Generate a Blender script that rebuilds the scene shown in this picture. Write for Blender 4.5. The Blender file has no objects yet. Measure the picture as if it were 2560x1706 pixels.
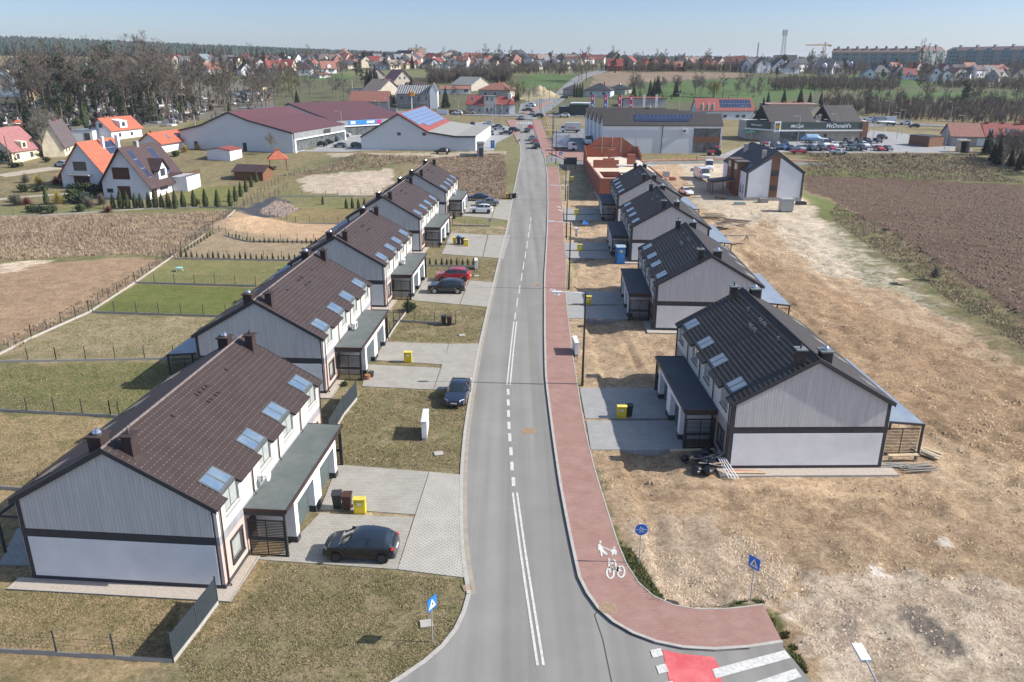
import bpy, bmesh, math, random
import numpy as np
from mathutils import Vector, Matrix
R = math.radians
random.seed(7)
sc = bpy.context.scene
COL = sc.collection
# ---------------------------------------------------------------- camera, sky, sun, exposure
CF, CP, CR, CH = 1974.06, .3392, -.0045, 27.0        # focal (in 2560 px), pitch, roll, height
cam = bpy.data.cameras.new('camera'); camo = bpy.data.objects.new('camera', cam); COL.objects.link(camo)
cam.sensor_width = 36; cam.lens = CF / 2560 * 36; cam.clip_end = 12000; cam.clip_start = .5
_c, _s = math.cos(CP), math.sin(CP)
fw = Vector((0, _c, -_s)); up = Vector((0, _s, _c)); rt = Vector((1, 0, 0))
rt2 = rt * math.cos(CR) - up * math.sin(CR) * -1; up2 = up * math.cos(CR) - rt * math.sin(CR)
rt2 = rt * math.cos(-CR) + up * math.sin(-CR); up2 = up * math.cos(-CR) - rt * math.sin(-CR)
camo.matrix_world = Matrix(((rt2.x, up2.x, -fw.x, 0), (rt2.y, up2.y, -fw.y, 0), (rt2.z, up2.z, -fw.z, CH), (0, 0, 0, 1)))
sc.camera = camo
SAZ, SEL = -3.5, 36.0
w = bpy.data.worlds.new("World"); sc.world = w; w.use_nodes = True
wn = w.node_tree; bg = wn.nodes['Background']
sky = wn.nodes.new('ShaderNodeTexSky'); sky.sky_type = 'NISHITA'; sky.sun_disc = False
sky.sun_elevation = R(SEL); sky.sun_rotation = R(90 - SAZ); sky.altitude = 0; sky.air_density = 1.0; sky.dust_density = .8; sky.ozone_density = 1.2
tint = wn.nodes.new('ShaderNodeMix'); tint.data_type = 'RGBA'; tint.blend_type = 'MULTIPLY'; tint.inputs[0].default_value = 1
# the low sky is held back so that it keeps the pale grey-blue of the day instead of a white glare
wc = wn.nodes.new('ShaderNodeTexCoord'); wx = wn.nodes.new('ShaderNodeSeparateXYZ'); wn.links.new(wc.outputs['Generated'], wx.inputs[0])
wr = wn.nodes.new('ShaderNodeValToRGB'); wr.color_ramp.elements[0].position = .0; wr.color_ramp.elements[0].color = (.52, .60, .80, 1); wr.color_ramp.elements[1].position = .7; wr.color_ramp.elements[1].color = (1.15, 1.05, .95, 1)
e_ = wr.color_ramp.elements.new(.12); e_.color = (.33, .42, .66, 1)
wn.links.new(wx.outputs[2], wr.inputs[0]); wn.links.new(wr.outputs[0], tint.inputs[7])
wn.links.new(sky.outputs[0], tint.inputs[6]); wn.links.new(tint.outputs[2], bg.inputs[0]); bg.inputs[1].default_value = .13
sun = bpy.data.lights.new('sun', 'SUN'); sun.energy = 4.4; sun.angle = R(.5); sun.color = (1, .945, .865)
suno = bpy.data.objects.new('sun', sun); COL.objects.link(suno)
sv = Vector((math.cos(R(SAZ)) * math.cos(R(SEL)), math.sin(R(SAZ)) * math.cos(R(SEL)), math.sin(R(SEL))))
suno.rotation_euler = sv.to_track_quat('Z', 'Y').to_euler(); suno.location = (60, 0, 80)
sc.view_settings.view_transform = 'Standard'; sc.view_settings.look = 'None'
sc.view_settings.exposure = .75; sc.view_settings.gamma = 1
sc.cycles.max_bounces = 6; sc.cycles.transparent_max_bounces = 12
# ---------------------------------------------------------------- terrain height and pixel -> ground
_yy = np.arange(-100, 9000, 5.0)
_hz = np.interp(_yy, [0, 152, 185, 218, 320, 430, 520, 600, 900, 1500, 2500, 9000], [0, 0, 1.6, 4.0, 5.7, 12.5, 20.5, 24.6, 26.9, 26.6, 25, 10])
_k = np.hanning(9); _k /= _k.sum(); _hs = np.convolve(np.pad(_hz, 4, mode='edge'), _k, 'valid')
_hs[_yy < 145] = 0
def H(x, y):
 x = np.asarray(x, float); y = np.asarray(y, float)
 z = np.interp(y, _yy, _hs)
 z = z + 34 * np.clip((y - 900) / 900, 0, 1) * np.clip((-x - 150) / 900, 0, 1)
 return z
def h1(x, y): return float(H(x, y))
def ray(v, w_):
 k = 2560 / 2353; u = (v * k - 1280) / CF; t = -(w_ * k - 853) / CF
 d = rt2 * u + up2 * t + fw
 return d
_cache = {}
def at(v, w_, z=0.0):
 """terrain point (plus z) seen at photograph coordinates (v, w)"""
 key = (v, w_, z)
 if key in _cache: return _cache[key].copy()
 d = ray(v, w_); d = d / d.y
 Y = np.concatenate([np.arange(5, 400, .5), np.arange(400, 3000, 4), np.arange(3000, 9000, 50)])
 f = CH + d.z * Y - (H(d.x * Y, Y) + z)
 i = int(np.argmax(f < 0)) if (f < 0).any() else len(Y) - 1
 if i > 0: a = f[i - 1] / (f[i - 1] - f[i] + 1e-9); y = Y[i - 1] + a * (Y[i] - Y[i - 1])
 else: y = Y[0]
 p = Vector((d.x * y, y, CH + d.z * y)); _cache[key] = p
 return p.copy()
def px(p):
 q = Vector(p) - Vector((0, 0, CH)); z = q.dot(fw)
 return ((1280 + CF * q.dot(rt2) / z) * 2353 / 2560, (853 - CF * q.dot(up2) / z) * 2353 / 2560)
def hz(p, w_):
 """height above p whose image lies at photograph row w"""
 lo, hi = 0.0, 120.0
 for _ in range(40):
  m = (lo + hi) / 2
  if px((p[0], p[1], p[2] + m))[1] > w_: lo = m
  else: hi = m
 return lo
def ppm(p): return CF * 2353 / 2560 / (Vector(p) - Vector((0, 0, CH))).dot(fw)
# ---------------------------------------------------------------- materials
MATS = {}
def M(name, c, r=.8, c2=None, sc_=1.0, bump=0.0, bs=12.0, metal=0.0, amt=.22, sx=(1, 1, 1), spec=.5, obj=False, coat=0, lo=.35, hi=.65):
 if name in MATS: return MATS[name]
 m = bpy.data.materials.new(name); m.use_nodes = True; n = m.node_tree; L = n.links; b = n.nodes['Principled BSDF']
 b.inputs['Roughness'].default_value = r; b.inputs['Metallic'].default_value = metal
 b.inputs['Specular IOR Level'].default_value = spec; b.inputs['Coat Weight'].default_value = coat
 if c2 is None: c2 = tuple(k * (1 - amt) for k in c); c = tuple(min(1, k * (1 + amt * .5)) for k in c)
 tc = n.nodes.new('ShaderNodeTexCoord' if obj else 'ShaderNodeNewGeometry')
 src = tc.outputs['Object' if obj else 'Position']
 mp = n.nodes.new('ShaderNodeMapping'); mp.inputs['Scale'].default_value = sx; L.new(src, mp.inputs[0])
 nz = n.nodes.new('ShaderNodeTexNoise'); nz.inputs['Scale'].default_value = sc_; nz.inputs['Detail'].default_value = 6; nz.inputs['Roughness'].default_value = .65
 L.new(mp.outputs[0], nz.inputs['Vector'])
 rp = n.nodes.new('ShaderNodeMapRange'); rp.inputs[1].default_value = lo; rp.inputs[2].default_value = hi
 L.new(nz.outputs[0], rp.inputs[0])
 mx = n.nodes.new('ShaderNodeMix'); mx.data_type = 'RGBA'
 mx.inputs[6].default_value = (*c, 1); mx.inputs[7].default_value = (*c2, 1); L.new(rp.outputs[0], mx.inputs[0])
 L.new(mx.outputs[2], b.inputs['Base Color'])
 if bump:
  nb = n.nodes.new('ShaderNodeTexNoise'); nb.inputs['Scale'].default_value = bs; nb.inputs['Detail'].default_value = 4
  L.new(mp.outputs[0], nb.inputs['Vector'])
  bp = n.nodes.new('ShaderNodeBump'); bp.inputs['Strength'].default_value = bump; bp.inputs['Distance'].default_value = .05
  L.new(nb.outputs[0], bp.inputs['Height']); L.new(bp.outputs[0], b.inputs['Normal'])
 MATS[name] = m; return m
def addwave(m, direction, scale, dark, obj=True, bump=0.0, prof='SIN', w0=.8, w1=1.0, dist=0.0):
 """multiply the base colour of a material by stripes"""
 n = m.node_tree; L = n.links; b = n.nodes['Principled BSDF']
 tc = n.nodes.new('ShaderNodeTexCoord' if obj else 'ShaderNodeNewGeometry')
 wv = n.nodes.new('ShaderNodeTexWave'); wv.bands_direction = direction; wv.wave_profile = prof
 wv.inputs['Scale'].default_value = scale; wv.inputs['Distortion'].default_value = dist; wv.inputs['Detail'].default_value = 0
 L.new(tc.outputs['Object' if obj else 'Position'], wv.inputs['Vector'])
 rp = n.nodes.new('ShaderNodeMapRange'); rp.inputs[1].default_value = w0; rp.inputs[2].default_value = w1
 rp.inputs[3].default_value = 1; rp.inputs[4].default_value = dark; L.new(wv.outputs['Fac'], rp.inputs[0])
 old = b.inputs['Base Color'].links[0].from_socket
 mx = n.nodes.new('ShaderNodeMix'); mx.data_type = 'RGBA'; mx.blend_type = 'MULTIPLY'; mx.inputs[0].default_value = 1
 L.new(old, mx.inputs[6]); L.new(rp.outputs[0], mx.inputs[7]); L.new(mx.outputs[2], b.inputs['Base Color'])
 if bump:
  bp = n.nodes.new('ShaderNodeBump'); bp.inputs['Strength'].default_value = bump; bp.inputs['Distance'].default_value = .03
  L.new(wv.outputs['Fac'], bp.inputs['Height'])
  if b.inputs['Normal'].links: L.new(b.inputs['Normal'].links[0].from_socket, bp.inputs['Normal'])
  L.new(bp.outputs[0], b.inputs['Normal'])
 return m
def glassm(name, c, r=.08, spec=.9):
 return M(name, c, r, amt=.1, spec=spec)
# ---------------------------------------------------------------- mesh builder
class MB:
 def __init__(s): s.v = []; s.f = []; s.m = []; s.mi = 0
 def quad(s, *p):
  i = len(s.v); s.v += [tuple(q) for q in p]; s.f.append(tuple(range(i, i + len(p)))); s.m.append(s.mi); return s
 def box(s, x0, x1, y0, y1, z0, z1):
  i = len(s.v); s.v += [(x0, y0, z0), (x1, y0, z0), (x1, y1, z0), (x0, y1, z0), (x0, y0, z1), (x1, y0, z1), (x1, y1, z1), (x0, y1, z1)]
  for f in ((0, 3, 2, 1), (4, 5, 6, 7), (0, 1, 5, 4), (1, 2, 6, 5), (2, 3, 7, 6), (3, 0, 4, 7)):
   s.f.append(tuple(i + k for k in f)); s.m.append(s.mi)
  return s
 def bar(s, a, b, w, t=None, upv=(0, 0, 1)):
  a = Vector(a); b = Vector(b); t = t or w; d = (b - a).normalized(); u = Vector(upv)
  if abs(d.dot(u)) > .98: u = Vector((0, 1, 0))
  x = d.cross(u).normalized() * (w / 2); y = x.cross(d).normalized() * (t / 2); i = len(s.v)
  for p in (a, b): s.v += [tuple(p - x - y), tuple(p + x - y), tuple(p + x + y), tuple(p - x + y)]
  for f in ((0, 3, 2, 1), (4, 5, 6, 7), (0, 1, 5, 4), (1, 2, 6, 5), (2, 3, 7, 6), (3, 0, 4, 7)):
   s.f.append(tuple(i + k for k in f)); s.m.append(s.mi)
  return s
 def tube(s, pts, rad, n=6, cap=True):
  pts = [Vector(p) for p in pts]; base = len(s.v); k = len(pts)
  rad = rad if isinstance(rad, (list, tuple)) else [rad] * k
  for j, p in enumerate(pts):
   d = (pts[min(j + 1, k - 1)] - pts[max(j - 1, 0)]).normalized(); u = Vector((0, 0, 1)) if abs(d.z) < .95 else Vector((1, 0, 0))
   x = d.cross(u).normalized(); y = x.cross(d).normalized()
   for q in range(n):
    a = 2 * math.pi * q / n; s.v.append(tuple(p + (x * math.cos(a) + y * math.sin(a)) * rad[j]))
  for j in range(k - 1):
   for q in range(n):
    a = base + j * n + q; b = base + j * n + (q + 1) % n; s.f.append((a, b, b + n, a + n)); s.m.append(s.mi)
  if cap:
   s.f.append(tuple(base + q for q in range(n))[::-1]); s.m.append(s.mi)
   s.f.append(tuple(base + (k - 1) * n + q for q in range(n))); s.m.append(s.mi)
  return s
 def prism(s, poly, z0, z1):
  n = len(poly); i = len(s.v)
  s.v += [(p[0], p[1], z0) for p in poly] + [(p[0], p[1], z1) for p in poly]
  s.f.append(tuple(range(i, i + n))[::-1]); s.f.append(tuple(range(i + n, i + 2 * n))); s.m += [s.mi] * 2
  for k in range(n): a = i + k; b = i + (k + 1) % n; s.f.append((a, b, b + n, a + n)); s.m.append(s.mi)
  return s
 def ext(s, poly, axis, a0, a1):
  """extrude a 2-D polygon along 'x' or 'y': poly of (other, z)"""
  n = len(poly); i = len(s.v); g = (lambda p, a: (a, p[0], p[1])) if axis == 'x' else (lambda p, a: (p[0], a, p[1]))
  s.v += [g(p, a0) for p in poly] + [g(p, a1) for p in poly]
  s.f.append(tuple(range(i, i + n))[::-1]); s.f.append(tuple(range(i + n, i + 2 * n))); s.m += [s.mi] * 2
  for k in range(n): a = i + k; b = i + (k + 1) % n; s.f.append((a, b, b + n, a + n)); s.m.append(s.mi)
  return s
 def xf(s, mat, i0=0):
  for k in range(i0, len(s.v)): s.v[k] = tuple(mat @ Vector(s.v[k]))
  return s
 def mesh(s, name, mats, flipx=False):
  me = bpy.data.meshes.new(name)
  v = [(-a, b, c) for a, b, c in s.v] if flipx else s.v; f = [q[::-1] for q in s.f] if flipx else s.f
  me.from_pydata(v, [], f)
  for m in (mats if isinstance(mats, (list, tuple)) else [mats]): me.materials.append(m)
  if len(me.materials) > 1: me.polygons.foreach_set('material_index', s.m)
  return me
 def build(s, name, mats, parent=None, flipx=False, smooth=False):
  me = s.mesh(name, mats, flipx)
  if smooth: me.polygons.foreach_set('use_smooth', [True] * len(me.polygons))
  o = bpy.data.objects.new(name, me); COL.objects.link(o)
  if parent is not None: o.parent = parent
  return o
def tag(o, label=None, cat=None, group=None, kind=None):
 if label: o['label'] = label
 if cat: o['category'] = cat
 if group: o['group'] = group
 if kind: o['kind'] = kind
 return o
def empty(name, loc, rz=0, label=None, cat=None, group=None, s=1):
 o = bpy.data.objects.new(name, None); COL.objects.link(o); o.location = loc; o.rotation_euler = (0, 0, rz); o.scale = (s, s, s)
 return tag(o, label, cat, group)
_kids = {}
def kids(o):
 return [c for c in bpy.data.objects if c.parent == o]
def freeze(o, d=None):
 """remember a thing's tree once, so that copying it is fast"""
 return (o, [freeze(c) for c in o.children])
def copy_tree(t, parent=None, swap=None):
 o, ch = t; c = o.copy(); COL.objects.link(c); c.parent = parent
 if swap and o.type == 'MESH' and o.data.name in swap: c.data = swap[o.data.name]
 for k in ch: copy_tree(k, c, swap)
 return c
def place(t, loc, rz=0, label=None, group=None, s=1, swap=None):
 c = copy_tree(t, None, swap); c.location = loc; c.rotation_euler = (0, 0, rz); c.scale = (s, s, s) if not isinstance(s, tuple) else s
 if label: c['label'] = label
 if group: c['group'] = group
 c.hide_render = False
 return c
ORD = ['first', 'second', 'third', 'fourth', 'fifth', 'sixth', 'seventh', 'eighth', 'ninth', 'tenth', 'eleventh', 'twelfth', 'thirteenth', 'fourteenth', 'fifteenth', 'sixteenth', 'seventeenth', 'eighteenth', 'nineteenth', 'twentieth']
def ordw(i):
 if i < 20: return ORD[i]
 t = ['', '', 'twenty', 'thirty', 'forty', 'fifty', 'sixty', 'seventy', 'eighty', 'ninety'][((i + 1) // 10) % 10]
 hnd = 'hundred ' if i + 1 >= 100 else ''
 u = (i + 1) % 10
 if (i + 1) % 100 < 20 and i + 1 >= 100: return 'hundred and ' + ORD[(i + 1) % 100 - 1] if (i + 1) % 100 else 'hundredth'
 return hnd + (t + '-' + ORD[u - 1] if u else t[:-1] + 'ieth')
# ---------------------------------------------------------------- noise in numpy
def vnoise(x, y, s, seed=0):
 rs = np.random.RandomState(seed); g = rs.rand(64, 64); X = x / s; Y = y / s
 xi = np.floor(X).astype(int); yi = np.floor(Y).astype(int); fx = X - xi; fy = Y - yi
 fx = fx * fx * (3 - 2 * fx); fy = fy * fy * (3 - 2 * fy)
 a = g[xi % 64, yi % 64]; b = g[(xi + 1) % 64, yi % 64]; c = g[xi % 64, (yi + 1) % 64]; d = g[(xi + 1) % 64, (yi + 1) % 64]
 return (a * (1 - fx) + b * fx) * (1 - fy) + (c * (1 - fx) + d * fx) * fy
def inpoly(X, Y, P):
 r = np.zeros(X.shape, bool); n = len(P)
 for i in range(n):
  x0, y0 = P[i][:2]; x1, y1 = P[(i + 1) % n][:2]
  if y0 == y1: continue
  c = ((y0 > Y) != (y1 > Y)) & (X < (x1 - x0) * (Y - y0) / (y1 - y0) + x0); r ^= c
 return r
# ---------------------------------------------------------------- ground
REG = []   # (polygon in photograph coordinates, colour A, colour B, clod bump, furrow, edge jitter in m)
def reg(pts, a, b, bump=.4, fur=0., jit=.6, world=False):
 P = pts if world else [at(*p)[:2] for p in pts]
 REG.append((P, a, b, bump, fur, jit))
DRY = ((.25, .20, .12), (.16, .145, .07))
SAND = ((.53, .40, .265), (.37, .262, .165))
reg([(0, 150), (2353, 150), (2353, 262), (1600, 262), (1100, 262), (700, 262), (0, 300)], (.13, .125, .075), (.085, .095, .05), .3, 0, 3)
reg([(0, 190), (620, 185), (640, 262), (470, 275), (0, 330)], (.12, .11, .085), (.19, .175, .15), .6, 0, 2)          # cemetery
reg([(430, 285), (540, 262), (640, 262), (700, 240), (760, 245), (640, 250), (480, 330), (400, 330)], (.16, .15, .07), (.10, .12, .045), .4)
reg([(1170, 196), (1225, 171), (1330, 168), (1338, 180), (1304, 203), (1180, 209)], (.07, .12, .04), (.09, .13, .05), .1, 0, 2)
reg([(1380, 206), (1500, 190), (1760, 178), (1830, 175), (2040, 172), (2160, 178), (2230, 195), (1900, 205), (1760, 238), (1440, 232)], (.068, .118, .04), (.09, .13, .048), .1, 0, 3)
reg([(1990, 208), (2500, 214), (2500, 234), (2000, 228)], (.07, .12, .04), (.09, .13, .05), .1, 0, 3)
reg([(1365, 170), (1420, 164), (1730, 168), (1720, 176), (1480, 190), (1362, 203)], (.24, .18, .13), (.19, .145, .10), .3, 0, 3)
reg([(1300, 160), (1330, 162), (1330, 170), (1290, 172), (1240, 170)], (.2, .17, .11), (.16, .14, .08), .2, 0, 3)
reg([(680, 166), (1000, 161), (1280, 164), (1230, 172), (960, 175), (700, 172)], (.17, .16, .09), (.12, .15, .06), .2, 0, 3)
reg([(690, 172), (800, 170), (810, 182), (690, 185)], (.07, .13, .04), (.09, .14, .05), .1, 0, 2)
reg([(1900, 236), (2353, 232), (2353, 262), (1900, 262)], (.16, .135, .10), (.10, .10, .06), .4, 0, 3)
reg([(1210, 213), (1290, 218), (1290, 226), (1245, 240), (1190, 226)], (.42, .33, .23), (.2, .2, .1), .3, 0, 2)      # sandy lot by the crossroads
# left wild field and bare soil
reg([(-900, 500), (0, 492), (250, 488), (500, 484), (538, 482), (470, 545), (400, 600), (300, 590), (100, 606), (0, 612), (-900, 640)], (.30, .235, .165), (.19, .145, .10), .9, 0, .8)
reg([(-900, 640), (0, 612), (110, 598), (300, 592), (392, 598), (300, 660), (160, 725), (0, 800), (-900, 1000)], (.37, .26, .165), (.27, .185, .115), .6, .0, .5)
reg([(-900, 480), (0, 478), (240, 472), (540, 470), (540, 486), (250, 490), (0, 495), (-900, 515)], (.14, .15, .06), (.2, .18, .09), .4)
reg([(0, 600), (110, 590), (300, 583), (400, 585), (392, 598), (300, 590), (110, 604), (0, 612)], (.12, .135, .05), (.22, .18, .1), .5)
reg([(0, 608), (80, 598), (105, 598), (60, 620), (0, 632)], (.55, .47, .37), (.4, .3, .2), .3)
# gardens behind the left row, near to far
reg([(-900, 1100), (0, 950), (270, 958), (760, 1090), (560, 1400), (300, 1568), (0, 1568), (-900, 2000)], (.34, .25, .145), (.21, .17, .085), .5)
reg([(0, 835), (250, 838), (420, 828), (420, 930), (260, 956), (0, 950)], (.19, .17, .08), (.125, .135, .05), .6)
reg([(0, 800), (215, 722), (330, 726), (520, 728), (560, 750), (440, 830), (0, 835)], (.29, .235, .145), (.19, .17, .085), .5)
reg([(214, 717), (310, 653), (600, 662), (640, 680), (505, 729)], (.105, .125, .032), (.14, .145, .05), .25, 0, .05)
reg([(315, 648), (388, 597), (690, 604), (660, 664), (588, 658)], (.21, .185, .085), (.15, .16, .06), .25, 0, .05)
reg([(400, 592), (500, 532), (780, 552), (760, 600)], (.27, .215, .14), (.36, .28, .18), .6, 0, .3)
reg([(488, 530), (545, 485), (640, 508), (800, 515), (770, 558)], (.48, .34, .215), (.40, .275, .17), .5, 0, .2)
reg([(600, 508), (690, 478), (820, 482), (800, 516), (680, 514)], (.27, .20, .10), (.18, .155, .07), .4, 0, .1)
reg([(545, 484), (632, 450), (700, 478), (610, 508)], (.055, .062, .075), (.08, .085, .095), .3, 0, .1)
reg([(600, 482), (636, 458), (690, 478), (650, 500), (600, 492)], (.30, .235, .195), (.2, .155, .13), 1.0, 0, .2)
reg([(630, 448), (690, 420), (830, 448), (820, 480), (700, 476)], (.21, .185, .10), (.15, .15, .06), .4, 0, .3)
reg([(690, 410), (760, 385), (905, 385), (905, 420), (850, 452), (700, 440)], (.50, .42, .33), (.36, .29, .22), .7, 0, 1)
reg([(640, 470), (830, 452), (830, 482), (690, 478)], (.16, .165, .065), (.22, .2, .1), .2, 0, .2)
reg([(420, 432), (565, 425), (540, 468), (400, 480)], (.14, .15, .045), (.17, .16, .07), .2, 0, .3)
reg([(640, 405), (700, 372), (880, 352), (1010, 358), (900, 388), (720, 402)], (.20, .175, .11), (.13, .14, .06), .6, 0, 1)
reg([(750, 352), (1000, 352), (1160, 345), (1165, 356), (1000, 362), (760, 362)], (.42, .36, .28), (.3, .25, .18), .4, 0, .6)
reg([(1000, 362), (1160, 352), (1166, 420), (1160, 458), (1090, 460), (1020, 430), (940, 380)], (.27, .205, .145), (.17, .135, .09), 1.0, 0, 1)
reg([(1163, 345), (1192, 345), (1192, 400), (1184, 455), (1158, 455)], (.15, .15, .07), (.2, .175, .1), .5, 0, .4)
reg([(1100, 310), (1180, 310), (1190, 345), (1100, 350)], (.14, .15, .06), (.2, .175, .1), .5, 0, 1)
reg([(1040, 505), (1175, 510), (1168, 541), (1035, 533)], (.34, .255, .17), (.14, .145, .065), .5, 0, .4)
reg([(1050, 498), (1180, 505), (1178, 520), (1050, 512)], (.15, .16, .06), (.2, .17, .1), .5)
# embankment, ploughed field and grass strip on the right
reg([(1842, 350), (2240, 352), (2300, 385), (2353, 395), (3600, 420), (3600, 480), (2353, 430), (1850, 407)], (.185, .165, .09), (.10, .115, .045), 1.0, 0, 1)
reg([(1850, 385), (2000, 390), (2160, 412), (2000, 415), (1850, 402)], (.10, .135, .04), (.15, .15, .06), .7, 0, 1)
# building site sand
reg([(1300, 378), (1560, 372), (1700, 440), (1850, 455), (1900, 520), (2050, 640), (2353, 830), (3600, 1500), (3600, 2600), (1850, 2600), (1700, 1400), (1450, 1330), (1350, 1030), (1300, 700), (1290, 480)], SAND[0], SAND[1], 1.1, 0, .5)
reg([(1560, 372), (1760, 372), (1720, 440), (1850, 460), (1720, 520), (1600, 470)], (.5, .43, .33), (.4, .33, .24), .4, 0, .8)
reg([(1700, 560), (1850, 620), (2000, 700), (2300, 830), (2700, 1000), (2353, 1060), (2150, 1000), (1950, 850), (1800, 700)], (.46, .32, .195), (.32, .215, .13), 1.3, 0, 1.2)
reg([(1760, 480), (1870, 470), (1950, 560), (2000, 640), (1880, 620), (1800, 550)], (.52, .45, .35), (.38, .31, .22), .6, 0, 1)
reg([(1360, 1040), (1640, 1080), (2100, 1090), (2353, 1180), (2353, 1290), (2000, 1260), (1750, 1200), (1380, 1110)], (.54, .395, .255), (.37, .26, .165), 1.1, 0, .8)
reg([(1440, 1180), (1640, 1180), (1820, 1300), (1780, 1410), (1560, 1415), (1460, 1340)], (.60, .475, .35), (.45, .34, .235), 1.2, 0, .7)
reg([(1850, 1330), (2100, 1290), (2353, 1330), (3000, 1500), (2353, 1700), (1900, 1568), (1800, 1440)], (.62, .52, .40), (.42, .325, .235), .9, 0, 1.0)
reg([(2060, 1375), (2110, 1370), (2150, 1420), (2230, 1480), (2180, 1490), (2090, 1430)], (.19, .165, .14), (.30, .25, .2), .9, 0, .5)
reg([(1930, 1400), (2000, 1395), (1980, 1450), (1930, 1490), (1900, 1460)], (.27, .225, .18), (.38, .3, .24), .9, 0, .5)
reg([(1990, 1285), (2022, 1280), (2050, 1312), (2000, 1312)], (.68, .63, .56), (.5, .43, .35), .5, 0, .3)
reg([(2160, 1225), (2182, 1222), (2190, 1252), (2165, 1245)], (.68, .63, .56), (.5, .43, .35), .5, 0, .3)
reg([(1700, 1085), (1900, 1100), (2150, 1140), (1900, 1130), (1650, 1115), (1450, 1085)], (.50, .37, .24), (.36, .25, .16), .5, 0, .3)
reg([(1330, 740), (1345, 742), (1560, 750), (1550, 885), (1335, 888)], (.55, .42, .28), (.37, .265, .17), 1.2, 0, .4)
# grass verge by the foot path
reg([(1405, 1205), (1422, 1215), (1440, 1260), (1475, 1300), (1510, 1360), (1560, 1392), (1640, 1398), (1730, 1365), (1790, 1400), (1800, 1450), (1860, 1568), (1790, 1480), (1752, 1400), (1600, 1416), (1500, 1390), (1440, 1320)], (.115, .13, .05), (.20, .18, .09), .8, 0, .25)
reg([(1300, 580), (1330, 590), (1318, 640), (1310, 720), (1303, 720), (1300, 640)], (.2, .19, .1), (.36, .28, .18), .8, 0, .4)
reg([(1298, 395), (1360, 385), (1355, 440), (1340, 470), (1296, 455)], (.21, .20, .12), (.36, .3, .21), .8, 0, .6)
reg([(1850, 440), (1900, 500), (2000, 570), (2120, 650), (2353, 800), (3400, 1400), (3400, 1180), (2353, 735), (2060, 545), (1915, 462), (1850, 446)], (.22, .185, .11), (.12, .135, .055), 1.0, 0, 1.6)
reg([(1850, 446), (1915, 465), (1960, 495), (1900, 500), (1870, 470)], (.11, .14, .045), (.15, .16, .06), .6, 0, .5)
reg([(1900, 500), (2000, 570), (2200, 730), (2080, 680), (1980, 640), (1920, 560)], (.17, .16, .085), (.42, .37, .29), .8, 0, 1.2)
reg([(1848, 402), (2353, 425), (3600, 480), (3600, 1250), (2353, 727), (2200, 630), (2060, 540), (1915, 458), (1848, 440)], (.155, .104, .074), (.10, .068, .05), .9, 1, .3)
# verge sand lines beside the carriageway and between driveways
reg([(735, 1173), (800, 1172), (955, 1185), (950, 1192), (735, 1180)], (.42, .33, .22), (.3, .22, .14), .5, 0, .05)
# strip under the right-hand front gardens
def axis(a, b, fine, ranges):
 out = [a]
 while out[-1] < b:
  s_ = next((st for lo, hi, st in ranges if lo <= out[-1] < hi), 12.0); out.append(out[-1] + s_)
 return np.array(out)
YS = axis(8, 8200, 1, [(0, 70, .3), (70, 110, .5), (110, 160, .8), (160, 260, 1.6), (260, 420, 3), (420, 700, 6), (700, 1500, 25), (1500, 9000, 250)])
XS = np.unique(np.concatenate([np.arange(-3800, -1100, 270), np.arange(-1100, -400, 30), np.arange(-400, -130, 8), np.arange(-130, -50, 1.2), np.arange(-50, 50, .4), np.arange(50, 130, 1.2), np.arange(130, 400, 8), np.arange(400, 1100, 30), np.arange(1100, 3900, 270)]))
GX, GY = np.meshgrid(XS, YS); GZ = H(GX, GY)
fx, fy = GX.ravel(), GY.ravel(); n_ = len(fx)
ca = np.tile(np.array(DRY[0]), (n_, 1)); cb = np.tile(np.array(DRY[1]), (n_, 1)); bu = np.full(n_, .55); fu = np.zeros(n_)
j1 = (vnoise(fx, fy, 2.2, 1) - .5) * 2 + (vnoise(fx, fy, .7, 2) - .5) * 1.2; j2 = (vnoise(fx, fy, 2.2, 3) - .5) * 2 + (vnoise(fx, fy, .7, 4) - .5) * 1.2
for P, a, b, k, f_, jt in REG:
 xs = [p[0] for p in P]; ys = [p[1] for p in P]; big = max(xs) - min(xs)
 m = (fx > min(xs) - jt * 3) & (fx < max(xs) + jt * 3) & (fy > min(ys) - jt * 3) & (fy < max(ys) + jt * 3)
 idx = np.nonzero(m)[0]
 if not len(idx): continue
 q = inpoly(fx[idx] + j1[idx] * jt, fy[idx] + j2[idx] * jt, P); idx = idx[q]
 ca[idx] = a; cb[idx] = b; bu[idx] = k; fu[idx] = f_
# relief of the heaps and clods, kept low beside buildings
rel = np.zeros(n_)
for cx_, cy_, rr, hh in [(*at(*p)[:2], r_, h_) for p, r_, h_ in (((560, 520), 7, 1.5), ((830, 370), 6, 1.6), ((1245, 222), 9, 3.2), ((1235, 222), 5, 2), ((1890, 690), 5, .5), ((2030, 760), 6, .6), ((1780, 500), 4, .5))]:
 d2 = ((fx - cx_) ** 2 + (fy - cy_) ** 2) / rr ** 2; rel += hh * np.exp(-d2 * 1.5) * (.8 + .4 * vnoise(fx, fy, 1.2, 9))
dirt = (bu > .35) & (fy < 150) & (fx > 8) & (fu < .5)
near = np.ones(n_)
for X_, Y_, T_ in ((22.97, 55.12, .02), (22.92, 88.79, -.05), (24.84, 122.96, -.05), (26.55, 154.02, -.05)):
 dx_, dy_ = fx - X_ * .9, fy - Y_ * .9; lx_ = -(dx_ * math.cos(T_) + dy_ * math.sin(T_)); ly_ = -dx_ * math.sin(T_) + dy_ * math.cos(T_)
 near = np.minimum(near, np.clip(np.maximum(np.abs(lx_ + .6) - 9.2, np.abs(ly_ - 8.6) - 10.2) / 1.5, .12, 1))
rg_ = 1 - np.abs(vnoise(fx + j1 * .8, fy * .6 + j2 * .8, 2.6, 15) * 2 - 1)
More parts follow.
